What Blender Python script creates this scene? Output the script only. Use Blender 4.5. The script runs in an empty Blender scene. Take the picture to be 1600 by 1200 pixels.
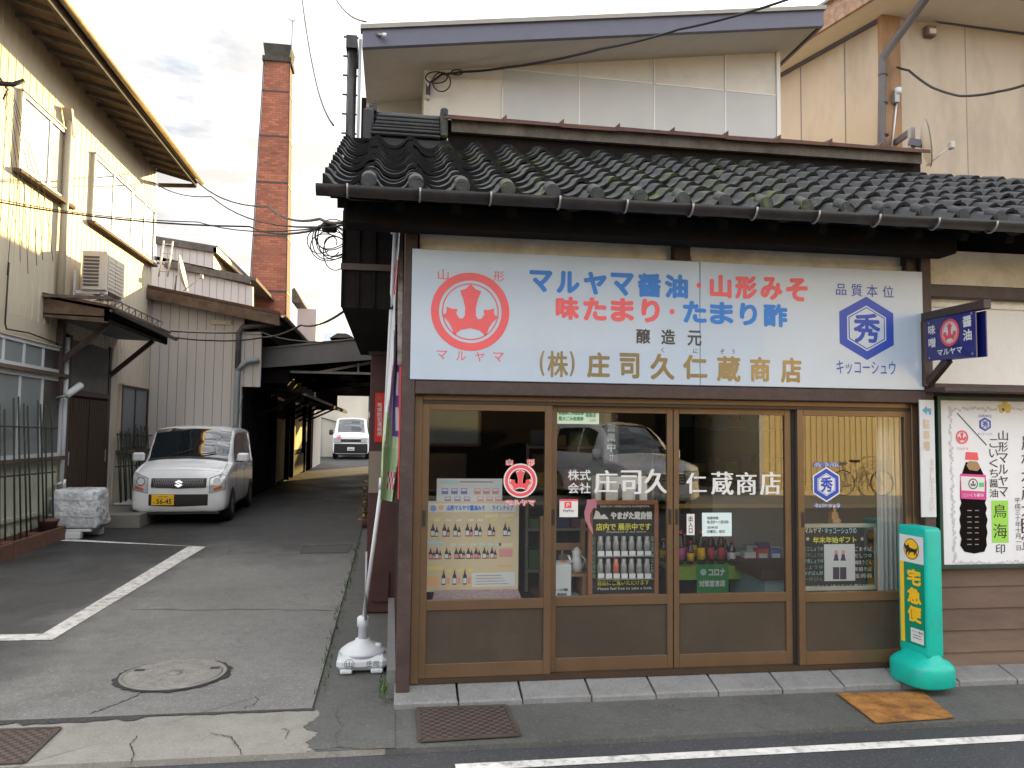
import bpy, math, random
from mathutils import Vector, Matrix
R_ = math.radians
random.seed(7)
scene = bpy.context.scene
col = scene.collection

# ------------------------------------------------------------------ camera, sky, sun, exposure
FPX, CX, CY, EYE = 1230.0, 800.0, 600.0, Vector((0, 0, 1.6))
_Y = Vector(((612 - CX) / FPX, -(674 - CY) / FPX, -1)).normalized()
_X = Vector(((9100 - CX) / FPX, -(770 - CY) / FPX, -1))
_X = (_X - _Y * _X.dot(_Y)).normalized()
_Z = _X.cross(_Y)
ROT = Matrix((_X, _Y, _Z))
cd = bpy.data.cameras.new('camera')
cam = bpy.data.objects.new('camera', cd)
col.objects.link(cam)
cd.sensor_width = 36.0
cd.lens = FPX / 1600 * 36
cd.clip_start = 0.05
cd.clip_end = 2000
cam.matrix_world = Matrix.Translation(EYE) @ ROT.to_4x4()
scene.camera = cam

SUN_AZ, SUN_EL = 30.0, 13.0
sdir = Vector((math.sin(R_(SUN_AZ)) * math.cos(R_(SUN_EL)), math.cos(R_(SUN_AZ)) * math.cos(R_(SUN_EL)), math.sin(R_(SUN_EL))))
sl = bpy.data.lights.new('sun', 'SUN')
sl.energy = 2.8
sl.angle = R_(0.55)
sl.color = (1.0, 0.69, 0.24)
so = bpy.data.objects.new('sun', sl)
so.rotation_euler = sdir.to_track_quat('Z', 'Y').to_euler()
col.objects.link(so)

w = bpy.data.worlds.new('World')
scene.world = w
w.use_nodes = True
nt = w.node_tree
nt.nodes.clear()
N = lambda t: nt.nodes.new(t)
wo = N('ShaderNodeOutputWorld')
bg = N('ShaderNodeBackground')
sky = N('ShaderNodeTexSky')
sky.sky_type = 'NISHITA'
sky.sun_disc = False
sky.sun_elevation = R_(SUN_EL)
sky.sun_rotation = R_(SUN_AZ)
sky.dust_density = 2.0
tc = N('ShaderNodeTexCoord')
mp = N('ShaderNodeMapping')
mp.inputs['Scale'].default_value = (2.2, 2.2, 6.5)
ns = N('ShaderNodeTexNoise')
ns.inputs['Scale'].default_value = 2.6
ns.inputs['Detail'].default_value = 7
ns.inputs['Roughness'].default_value = 0.6
rp = N('ShaderNodeValToRGB')          # cover of the cloud layer
rp.color_ramp.elements[0].position = 0.30
rp.color_ramp.elements[1].position = 0.52
ns2 = N('ShaderNodeTexNoise')
ns2.inputs['Scale'].default_value = 4.5
ns2.inputs['Detail'].default_value = 8
rc = N('ShaderNodeValToRGB')          # grey bellies and white tops of the clouds
rc.color_ramp.elements[0].position = 0.40
rc.color_ramp.elements[0].color = (5.0, 4.9, 4.9, 1)
rc.color_ramp.elements[1].position = 0.56
rc.color_ramp.elements[1].color = (8.0, 8.1, 8.4, 1)
mx = N('ShaderNodeMixRGB')
L = nt.links.new
L(tc.outputs['Generated'], mp.inputs['Vector'])
L(mp.outputs['Vector'], ns.inputs['Vector'])
L(mp.outputs['Vector'], ns2.inputs['Vector'])
L(ns.outputs['Fac'], rp.inputs['Fac'])
L(ns2.outputs['Fac'], rc.inputs['Fac'])
L(rp.outputs['Color'], mx.inputs['Fac'])
L(sky.outputs['Color'], mx.inputs['Color1'])
L(rc.outputs['Color'], mx.inputs['Color2'])
# the cloud layer is thinner overhead and behind the camera, thick and grey ahead; bright round the sun
def vdot(d):
    n = N('ShaderNodeVectorMath'); n.operation = 'DOT_PRODUCT'; n.inputs[1].default_value = d
    L(tc.outputs['Generated'], n.inputs[0]); return n.outputs['Value']
def vramp(f, stops):
    r = N('ShaderNodeValToRGB'); e = r.color_ramp.elements
    while len(e) < len(stops): e.new(.5)
    for k, (p, c) in enumerate(stops): e[k].position = p; e[k].color = (*c, 1)
    L(f, r.inputs['Fac']); return r.outputs['Color']
thick = vramp(vdot((0.0, .92, -.38)), [(0.0, (1, 1, 1)), (.38, (.85, .85, .85)), (.70, (.42, .415, .415))])
glow = vramp(vdot(tuple(sdir)), [(.64, (0, 0, 0)), (.84, (.75, .60, .36)), (1.0, (6, 5.0, 3.2))])
mt = N('ShaderNodeMixRGB'); mt.blend_type = 'MULTIPLY'; mt.inputs['Fac'].default_value = 1
L(mx.outputs['Color'], mt.inputs['Color1']); L(thick, mt.inputs['Color2'])
ma = N('ShaderNodeMixRGB'); ma.blend_type = 'ADD'; ma.inputs['Fac'].default_value = 1
L(mt.outputs['Color'], ma.inputs['Color1']); L(glow, ma.inputs['Color2'])
L(ma.outputs['Color'], bg.inputs['Color'])
bg.inputs['Strength'].default_value = 0.10
L(bg.outputs['Background'], wo.inputs['Surface'])

scene.view_settings.view_transform = 'Standard'
scene.view_settings.look = 'None'
scene.view_settings.exposure = 2.0
scene.view_settings.gamma = 1.0
scene.cycles.max_bounces = 8
scene.cycles.transparent_max_bounces = 16

# ------------------------------------------------------------------ measuring helpers (photograph pixel -> point on a known plane)
def ray(x, y): return ROT @ Vector(((x - CX) / FPX, -(y - CY) / FPX, -1))
def at(x, y, Y): r = ray(x, y); return EYE + r * (Y / r.y)
def atx(x, y, X): r = ray(x, y); return EYE + r * (X / r.x)
def atz(x, y, z): r = ray(x, y); return EYE + r * ((z - EYE.z) / r.z)
GP = [(-60, 0), (4.9, 0), (13, .10), (38, .25), (400, .25)]
def gz(Y):
    for (a, za), (b, zb) in zip(GP, GP[1:]):
        if a <= Y <= b: return za + (zb - za) * (Y - a) / (b - a)
    return 0
def atg(x, y):
    z = 0
    for i in range(40):
        p = atz(x, y, z); z = gz(p.y)
    return p

# ------------------------------------------------------------------ materials
MATS = {}
def mat(name, c, rough=.6, metal=0, var=.12, scale=6, bump=0, bscale=40, spec=.5, dirt=None, dscale=2.0, damt=.5, coat=0, stretch=None):
    if name in MATS: return MATS[name]
    m = bpy.data.materials.new(name); m.use_nodes = True
    t = m.node_tree; b = t.nodes['Principled BSDF']
    b.inputs['Roughness'].default_value = rough
    b.inputs['Metallic'].default_value = metal
    b.inputs['Specular IOR Level'].default_value = spec
    b.inputs['Coat Weight'].default_value = coat
    cc = (*c, 1)
    tcn = t.nodes.new('ShaderNodeTexCoord')
    vec = tcn.outputs['Object']
    if stretch:
        mpn = t.nodes.new('ShaderNodeMapping'); mpn.inputs['Scale'].default_value = stretch
        t.links.new(vec, mpn.inputs['Vector']); vec = mpn.outputs['Vector']
    out = None
    if var:
        n = t.nodes.new('ShaderNodeTexNoise'); n.inputs['Scale'].default_value = scale; n.inputs['Detail'].default_value = 6
        n.inputs['Roughness'].default_value = .65
        t.links.new(vec, n.inputs['Vector'])
        r = t.nodes.new('ShaderNodeValToRGB')
        r.color_ramp.elements[0].position = .3; r.color_ramp.elements[1].position = .7
        r.color_ramp.elements[0].color = (*[x * (1 - var) for x in c], 1)
        r.color_ramp.elements[1].color = (*[min(1, x * (1 + var)) for x in c], 1)
        t.links.new(n.outputs['Fac'], r.inputs['Fac']); out = r.outputs['Color']
    if dirt:
        n2 = t.nodes.new('ShaderNodeTexNoise'); n2.inputs['Scale'].default_value = dscale; n2.inputs['Detail'].default_value = 9
        n2.inputs['Roughness'].default_value = .7
        t.links.new(vec, n2.inputs['Vector'])
        r2 = t.nodes.new('ShaderNodeValToRGB'); r2.color_ramp.elements[0].position = .48; r2.color_ramp.elements[1].position = .72
        r2.color_ramp.elements[1].color = (damt,) * 3 + (1,)
        t.links.new(n2.outputs['Fac'], r2.inputs['Fac'])
        x = t.nodes.new('ShaderNodeMixRGB'); x.inputs['Color2'].default_value = (*dirt, 1)
        t.links.new(r2.outputs['Color'], x.inputs['Fac'])
        if out: t.links.new(out, x.inputs['Color1'])
        else: x.inputs['Color1'].default_value = cc
        out = x.outputs['Color']
    if out: t.links.new(out, b.inputs['Base Color'])
    else: b.inputs['Base Color'].default_value = cc
    if bump:
        n3 = t.nodes.new('ShaderNodeTexNoise'); n3.inputs['Scale'].default_value = bscale; n3.inputs['Detail'].default_value = 5
        t.links.new(vec, n3.inputs['Vector'])
        bn = t.nodes.new('ShaderNodeBump'); bn.inputs['Strength'].default_value = bump; bn.inputs['Distance'].default_value = .02
        t.links.new(n3.outputs['Fac'], bn.inputs['Height']); t.links.new(bn.outputs['Normal'], b.inputs['Normal'])
    MATS[name] = m
    return m

def glass(name, tint=(1, 1, 1), boost=1.7, rough=0.0):
    m = bpy.data.materials.new(name); m.use_nodes = True
    t = m.node_tree; t.nodes.clear()
    o = t.nodes.new('ShaderNodeOutputMaterial'); mixs = t.nodes.new('ShaderNodeMixShader')
    tr = t.nodes.new('ShaderNodeBsdfTransparent'); tr.inputs['Color'].default_value = (*tint, 1)
    g = t.nodes.new('ShaderNodeBsdfGlossy'); g.inputs['Roughness'].default_value = rough
    fr = t.nodes.new('ShaderNodeFresnel'); fr.inputs['IOR'].default_value = 1.5
    ge = t.nodes.new('ShaderNodeNewGeometry'); mi = t.nodes.new('ShaderNodeMath'); mi.operation = 'MULTIPLY_ADD'; mi.inputs[1].default_value = 1 / 1.5 - 1.5; mi.inputs[2].default_value = 1.5
    t.links.new(ge.outputs['Backfacing'], mi.inputs[0]); t.links.new(mi.outputs[0], fr.inputs['IOR'])      # a thin pane: the same reflection from both sides
    mu = t.nodes.new('ShaderNodeMath'); mu.operation = 'MULTIPLY'; mu.inputs[1].default_value = boost; mu.use_clamp = True
    t.links.new(fr.outputs[0], mu.inputs[0]); t.links.new(mu.outputs[0], mixs.inputs[0])
    t.links.new(tr.outputs[0], mixs.inputs[1]); t.links.new(g.outputs[0], mixs.inputs[2]); t.links.new(mixs.outputs[0], o.inputs[0])
    return m

def nodes_mat(name, rough=.8):
    m = bpy.data.materials.new(name); m.use_nodes = True
    t = m.node_tree; b = t.nodes['Principled BSDF']; b.inputs['Roughness'].default_value = rough
    tcn = t.nodes.new('ShaderNodeTexCoord')
    return m, t, b, tcn.outputs['Object']
def nz(t, vec, scale, detail=6, rough=.6):
    n = t.nodes.new('ShaderNodeTexNoise'); n.inputs['Scale'].default_value = scale; n.inputs['Detail'].default_value = detail; n.inputs['Roughness'].default_value = rough
    t.links.new(vec, n.inputs['Vector']); return n.outputs['Fac']
def ramp(t, fac, stops):
    r = t.nodes.new('ShaderNodeValToRGB')
    e = r.color_ramp.elements
    while len(e) < len(stops): e.new(.5)
    for k, (p, c) in enumerate(stops):
        e[k].position = p; e[k].color = (*c, 1) if len(c) == 3 else c
    t.links.new(fac, r.inputs['Fac']); return r.outputs['Color']
def mixc(t, fac, a, b, mode='MIX'):
    x = t.nodes.new('ShaderNodeMixRGB'); x.blend_type = mode
    for s, v in (('Fac', fac), ('Color1', a), ('Color2', b)):
        if isinstance(v, (float, int)): x.inputs[s].default_value = v
        elif isinstance(v, tuple): x.inputs[s].default_value = (*v, 1)
        else: t.links.new(v, x.inputs[s])
    return x.outputs['Color']
def bumpn(t, b, h, strength=.4, dist=.01):
    bn = t.nodes.new('ShaderNodeBump'); bn.inputs['Strength'].default_value = strength; bn.inputs['Distance'].default_value = dist
    t.links.new(h, bn.inputs['Height']); t.links.new(bn.outputs['Normal'], b.inputs['Normal'])
def g3(v): return (v, v, v)

def road_mat(name, lo, hi, speck, rough, crack=True, shade_damp=None):
    m, t, b, v = nodes_mat(name, rough)
    big = nz(t, v, .9, 8, .65)
    base = ramp(t, big, [(.3, lo), (.7, hi)])
    fine = nz(t, v, 62, 4, .75)
    mid = nz(t, v, 9, 6, .7)
    base = mixc(t, ramp(t, mid, [(.35, g3(.28)), (.55, g3(0))]), base, tuple(x * .55 for x in lo))
    base = mixc(t, ramp(t, fine, [(.56, g3(0)), (.70, g3(.8))]), base, speck)
    base = mixc(t, ramp(t, fine, [(.28, g3(.6)), (.42, g3(0))]), base, tuple(x * .35 for x in lo))
    if crack:
        vo = t.nodes.new('ShaderNodeTexVoronoi'); vo.feature = 'DISTANCE_TO_EDGE'; vo.inputs['Scale'].default_value = .55
        dn = nz(t, v, 3.5, 6, .7)
        ad = t.nodes.new('ShaderNodeVectorMath'); ad.operation = 'ADD'
        sc = t.nodes.new('ShaderNodeVectorMath'); sc.operation = 'SCALE'; sc.inputs['Scale'].default_value = .9
        t.links.new(dn, sc.inputs[0]); t.links.new(v, ad.inputs[0]); t.links.new(sc.outputs[0], ad.inputs[1]); t.links.new(ad.outputs[0], vo.inputs['Vector'])
        cr = ramp(t, vo.outputs['Distance'], [(0, g3(1)), (.007, g3(0))])
        gate = ramp(t, nz(t, v, .8, 2), [(.5, g3(0)), (.62, g3(.8))])
        cr = mixc(t, 1.0, cr, gate, 'MULTIPLY')
        base = mixc(t, cr, base, tuple(x * .3 for x in lo))
    if shade_damp:        # alley shade painted in, mixed with darker bay asphalt and dampness at the back
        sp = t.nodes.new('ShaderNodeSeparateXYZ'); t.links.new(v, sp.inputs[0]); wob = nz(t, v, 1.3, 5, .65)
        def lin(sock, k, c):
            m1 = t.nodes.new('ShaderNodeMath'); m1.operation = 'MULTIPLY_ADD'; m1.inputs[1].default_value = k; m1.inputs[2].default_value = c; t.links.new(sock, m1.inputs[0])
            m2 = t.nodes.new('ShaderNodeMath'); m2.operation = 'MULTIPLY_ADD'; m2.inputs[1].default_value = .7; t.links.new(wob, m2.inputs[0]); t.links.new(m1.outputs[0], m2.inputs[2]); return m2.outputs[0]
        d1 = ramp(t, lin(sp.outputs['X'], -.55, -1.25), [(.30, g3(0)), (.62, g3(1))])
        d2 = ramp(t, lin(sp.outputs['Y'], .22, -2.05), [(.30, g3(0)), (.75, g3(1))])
        base = mixc(t, d1, base, mixc(t, 1.0, base, shade_damp, 'MULTIPLY'))
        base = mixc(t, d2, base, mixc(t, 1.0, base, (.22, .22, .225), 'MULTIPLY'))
    t.links.new(base, b.inputs['Base Color'])
    rr = ramp(t, big, [(.35, g3(rough - .22)), (.6, g3(rough))])
    t.links.new(rr, b.inputs['Roughness'])
    bumpn(t, b, fine, .5, .006)
    return m

M = {}
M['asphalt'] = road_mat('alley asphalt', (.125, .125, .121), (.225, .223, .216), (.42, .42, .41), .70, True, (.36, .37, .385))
M['road'] = road_mat('road asphalt', (.04, .042, .047), (.056, .058, .063), (.17, .17, .175), .82, False)
M['concrete'] = road_mat('pavement concrete', (.20, .193, .175), (.30, .288, .26), (.42, .41, .38), .9)
M['pavement'] = road_mat('dark pavement', (.068, .072, .068), (.118, .12, .113), (.2, .2, .19), .85)
M['stone'] = road_mat('kerb stone', (.16, .16, .16), (.24, .24, .238), (.3, .3, .3), .88, False)
M['paint_line'] = mat('road paint', (.66, .65, .62), .8, var=.15, scale=5, dirt=(.13, .13, .125), dscale=14, damt=.95, bump=.2, bscale=120)
M['brown_paint'] = mat('dark brown painted timber', (.050, .030, .027), .55, var=.25, scale=5, dirt=(.12, .085, .07), dscale=14, damt=.35, bump=.15, stretch=(1, 1, 1))
M['maroon'] = mat('maroon painted board', (.058, .022, .020), .5, var=.2, scale=4, dirt=(.10, .06, .05), dscale=9, damt=.4)
M['black_wood'] = mat('blackened timber', (.011, .009, .0085), .85, var=.3, scale=9, bump=.3, bscale=30, spec=.15)
M['old_wood'] = mat('weathered timber', (.115, .075, .048), .85, var=.35, scale=4, dirt=(.03, .022, .018), dscale=7, damt=.8, bump=.4, bscale=25, stretch=(1, .25, 1))
M['grey_wood'] = mat('grey weathered timber', (.11, .095, .08), .9, var=.3, scale=5, dirt=(.035, .028, .022), dscale=6, damt=.8, bump=.4, bscale=30)
M['new_wood'] = mat('orange brown timber', (.27, .155, .075), .7, var=.2, scale=7, dirt=(.12, .07, .035), dscale=8, damt=.6, stretch=(1, 1, .2))
M['plaster'] = mat('white plaster', (.80, .79, .76), .9, var=.06, scale=3, dirt=(.62, .57, .47), dscale=3, damt=.45, bump=.15, bscale=20)
M['plaster_old'] = mat('aged cream plaster', (.82, .79, .70), .95, var=.12, scale=3, dirt=(.56, .49, .37), dscale=4.5, damt=.75, bump=.45, bscale=22)
M['bronze'] = mat('bronze aluminium', (.155, .098, .055), .38, .4, var=.08, scale=3, dirt=(.10, .07, .045), dscale=5, damt=.5)
M['bronze_panel'] = mat('bronze lower panel', (.062, .049, .037), .5, .3, var=.1, scale=2, dirt=(.11, .09, .07), dscale=2.5, damt=.35)
M['bronze_dark'] = mat('dark bronze', (.055, .035, .022), .5, .3)
M['tile'] = None
M['gutter'] = mat('dark brown gutter', (.014, .012, .0115), .4, .1, var=.2, scale=8, dirt=(.07, .06, .05), dscale=14, damt=.4)
M['rust_cap'] = mat('rusted ridge sheet', (.085, .038, .026), .6, .3, var=.35, scale=5, dirt=(.03, .018, .014), dscale=9, damt=.8)
M['signwhite'] = mat('white enamel sign', (.455, .555, .675), .28, var=.03, scale=2, dirt=(.40, .45, .49), dscale=3, damt=.3, coat=.3)
M['white'] = mat('white', (.66, .67, .67), .5, var=.03)
M['paper'] = mat('white paper', (.62, .64, .65), .7, var=.03)
M['red'] = mat('sign red', (.74, .085, .10), .5, var=.05)
M['letter_red'] = mat('faded sign red', (.78, .115, .13), .4, var=.05)
M['letter_blue'] = mat('sign sky blue', (.015, .19, .62), .4, var=.05)
M['navy'] = mat('sign ultramarine', (.012, .06, .42), .4, var=.05)
M['black'] = mat('black print', (.018, .017, .017), .5, var=0)
M['dkgrey'] = mat('grey print', (.06, .055, .05), .5, var=0)
M['gold'] = mat('dull gold lettering', (.25, .195, .10), .36, .55, var=.25, scale=3)
M['enamel_navy'] = mat('navy enamel', (.012, .012, .16), .25, var=.1, scale=6, dirt=(.01, .02, .035), dscale=7, damt=.8, coat=.4)
M['teal'] = mat('teal plastic', (.0, .44, .35), .42, var=.06, scale=4, dirt=(.03, .27, .22), dscale=6, damt=.5)
M['teal_face'] = mat('teal sign film', (.0, .23, .13), .4, var=.05)
M['yellow'] = mat('sign yellow', (.86, .50, .012), .5, var=.04)
M['rusty'] = None
M['black_gloss'] = mat('black rubber', (.012, .012, .013), .7, var=0)
M['whiteplastic'] = mat('white plastic', (.60, .63, .66), .45, var=.04, dirt=(.55, .56, .56), dscale=10, damt=.5)
M['grey_metal'] = mat('grey metal', (.30, .30, .30), .45, .5, var=.1)
M['pole'] = mat('white pole', (.62, .64, .66), .4, var=.05)
M['siding'] = mat('cream steel siding', (.52, .46, .345), .55, var=.06, scale=1.2, dirt=(.40, .35, .27), dscale=1.6, damt=.55, stretch=(1, 1, .25))
M['siding_grey'] = mat('pale grey steel siding', (.49, .46, .435), .6, var=.06, scale=1.0, dirt=(.36, .33, .29), dscale=1.5, damt=.5, stretch=(1, 1, .25))
M['green_siding'] = mat('pale green dado', (.50, .52, .42), .6, var=.06, dirt=(.36, .36, .28), dscale=2, damt=.5)
M['groove'] = mat('panel joint', (.22, .20, .18), .8, var=.1)
M['alu'] = mat('silver aluminium', (.50, .50, .49), .4, .6, var=.06)
M['sky_white'] = mat('sky reflection white', (.74, .74, .72), .9, var=.03)  # bright sky mirrored in the upper panes, put in as a colour
M['curtain_beige'] = mat('beige curtain', (.48, .38, .25), .9, var=.06)
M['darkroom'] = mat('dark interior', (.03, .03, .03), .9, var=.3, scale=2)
M['pane_grey'] = mat('frosted pane', (.22, .245, .245), .32, var=.12, scale=1.5)
M['house_panel'] = mat('cement panel', (.57, .53, .47), .9, var=.06, scale=1.2, dirt=(.34, .32, .29), dscale=2.2, damt=.4)
M['house_panel_grey'] = mat('grey cement panel', (.46, .46, .45), .9, var=.06, scale=2.0, dirt=(.45, .45, .435), dscale=8, damt=.45)
M['soffit'] = mat('soffit board', (.56, .51, .45), .9, var=.05)
M['fascia_blue'] = mat('slate blue fascia', (.085, .085, .125), .45, var=.06)
M['fascia_cap'] = mat('roof edge sheet', (.24, .225, .20), .5, .2, var=.1)
M['right_wall'] = mat('tan cement panel', (.42, .35, .27), .9, var=.08, scale=1.0, dirt=(.24, .20, .16), dscale=1.3, damt=.7, stretch=(1, 1, .35))
M['rust_fascia'] = mat('peeling rust fascia', (.30, .17, .10), .8, var=.35, scale=9, dirt=(.36, .34, .33), dscale=14, damt=.85)
M['pipe_grey'] = mat('grey pipe', (.26, .29, .30), .5, var=.1)
M['pipe_brown'] = mat('brown pipe', (.085, .075, .075), .5, var=.15)
M['terracotta'] = mat('terracotta', (.135, .064, .042), .8, var=.2, scale=8)
M['stake'] = mat('green black stake', (.03, .038, .026), .7, var=.3, scale=20)
M['wire'] = mat('black cable', (.012, .012, .012), .6, var=0)
M['sat'] = mat('dish grey', (.42, .40, .37), .5, var=.05)
M['leaf'] = mat('leaf', (.06, .11, .03), .7, var=.4, scale=12)
M['siding_brown'] = mat('brown lap siding', (.135, .088, .068), .75, var=.25, scale=2.5, dirt=(.20, .145, .105), dscale=2.2, damt=.7, stretch=(.4, 1, 1.5))
M['glass'] = glass('window glass', (.97, .985, .98), 2.9)
M['carglass'] = glass('car glass', (.30, .34, .35), 2.6)

def build_special():
    m, t, b, v = nodes_mat('grey roof tile', .68)
    n1 = nz(t, v, 4, 8, .7); n2 = nz(t, v, 28, 6, .7)
    c = ramp(t, n1, [(.3, (.010, .011, .013)), (.55, (.020, .021, .024)), (.75, (.048, .048, .049))])
    c = mixc(t, ramp(t, n2, [(.55, g3(0)), (.8, g3(.5))]), c, (.085, .082, .075))
    sx = t.nodes.new('ShaderNodeSeparateXYZ'); t.links.new(v, sx.inputs[0])
    mr = t.nodes.new('ShaderNodeMath'); mr.operation = 'MULTIPLY_ADD'; mr.inputs[1].default_value = .2; mr.inputs[2].default_value = .40
    t.links.new(sx.outputs['X'], mr.inputs[0])
    gate = ramp(t, mr.outputs[0], [(.04, g3(0)), (.14, g3(1)), (.50, g3(.9)), (.75, g3(0))])
    moss = ramp(t, nz(t, v, 11, 8, .75), [(.53, g3(0)), (.58, g3(1))])
    patch = ramp(t, nz(t, v, 1.7, 3, .5), [(.40, g3(0)), (.52, g3(1))])
    k = mixc(t, 1.0, mixc(t, 1.0, moss, gate, 'MULTIPLY'), patch, 'MULTIPLY')
    c = mixc(t, k, c, mixc(t, n2, (.03, .042, .008), (.085, .11, .02)))
    t.links.new(c, b.inputs['Base Color'])
    bumpn(t, b, n2, .5, .008)
    M['tile'] = m
    m, t, b, v = nodes_mat('rusted steel', .85)
    n1 = nz(t, v, 7, 9, .7); n2 = nz(t, v, 60, 4, .7)
    c = ramp(t, n1, [(.28, (.07, .03, .012)), (.46, (.26, .105, .02)), (.62, (.40, .19, .04)), (.8, (.20, .11, .05))])
    c = mixc(t, ramp(t, n2, [(.5, g3(0)), (.75, g3(.6))]), c, (.10, .045, .018))
    t.links.new(c, b.inputs['Base Color']); bumpn(t, b, n2, .6, .006)
    M['rusty'] = m
    m, t, b, v = nodes_mat('red brick', .9)
    sx = t.nodes.new('ShaderNodeSeparateXYZ'); t.links.new(v, sx.inputs[0])
    ad = t.nodes.new('ShaderNodeMath'); t.links.new(sx.outputs['X'], ad.inputs[0]); t.links.new(sx.outputs['Y'], ad.inputs[1])
    cb = t.nodes.new('ShaderNodeCombineXYZ'); t.links.new(ad.outputs[0], cb.inputs['X']); t.links.new(sx.outputs['Z'], cb.inputs['Y'])
    br = t.nodes.new('ShaderNodeTexBrick'); t.links.new(cb.outputs[0], br.inputs['Vector'])
    br.inputs['Scale'].default_value = 1; br.inputs['Brick Width'].default_value = .23; br.inputs['Row Height'].default_value = .085
    br.inputs['Mortar Size'].default_value = .009; br.inputs['Bias'].default_value = -.1
    br.inputs['Color1'].default_value = (.42, .135, .07, 1); br.inputs['Color2'].default_value = (.25, .075, .042, 1); br.inputs['Mortar'].default_value = (.16, .10, .075, 1)
    soot = ramp(t, nz(t, v, 1.1, 8, .75), [(.45, g3(0)), (.75, g3(.75))])
    c = mixc(t, soot, br.outputs['Color'], (.10, .045, .035))
    t.links.new(c, b.inputs['Base Color']); bumpn(t, b, br.outputs['Fac'], -.5, .02)
    M['brick'] = m
    m, t, b, v = nodes_mat('crushed clear plastic wrap', .22)
    n1 = nz(t, v, 5, 4, .55)
    t.links.new(ramp(t, n1, [(.38, (.48, .50, .52)), (.55, (.66, .69, .72))]), b.inputs['Base Color']); bumpn(t, b, nz(t, v, 9, 3, .5), .9, .06)
    M['wrap'] = m
    m, t, b, v = nodes_mat('checker plate', .6)
    b.inputs['Metallic'].default_value = .3
    ck = t.nodes.new('ShaderNodeTexChecker'); ck.inputs['Scale'].default_value = 34
    t.links.new(v, ck.inputs['Vector'])
    n1 = nz(t, v, 6, 6)
    c = mixc(t, ramp(t, n1, [(.3, g3(.2)), (.7, g3(.8))]), (.085, .062, .055), (.14, .11, .10))
    c = mixc(t, ck.outputs['Fac'], c, (.05, .038, .035))
    t.links.new(c, b.inputs['Base Color']); bumpn(t, b, ck.outputs['Fac'], .8, .01)
    M['checker'] = m
build_special()

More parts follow.
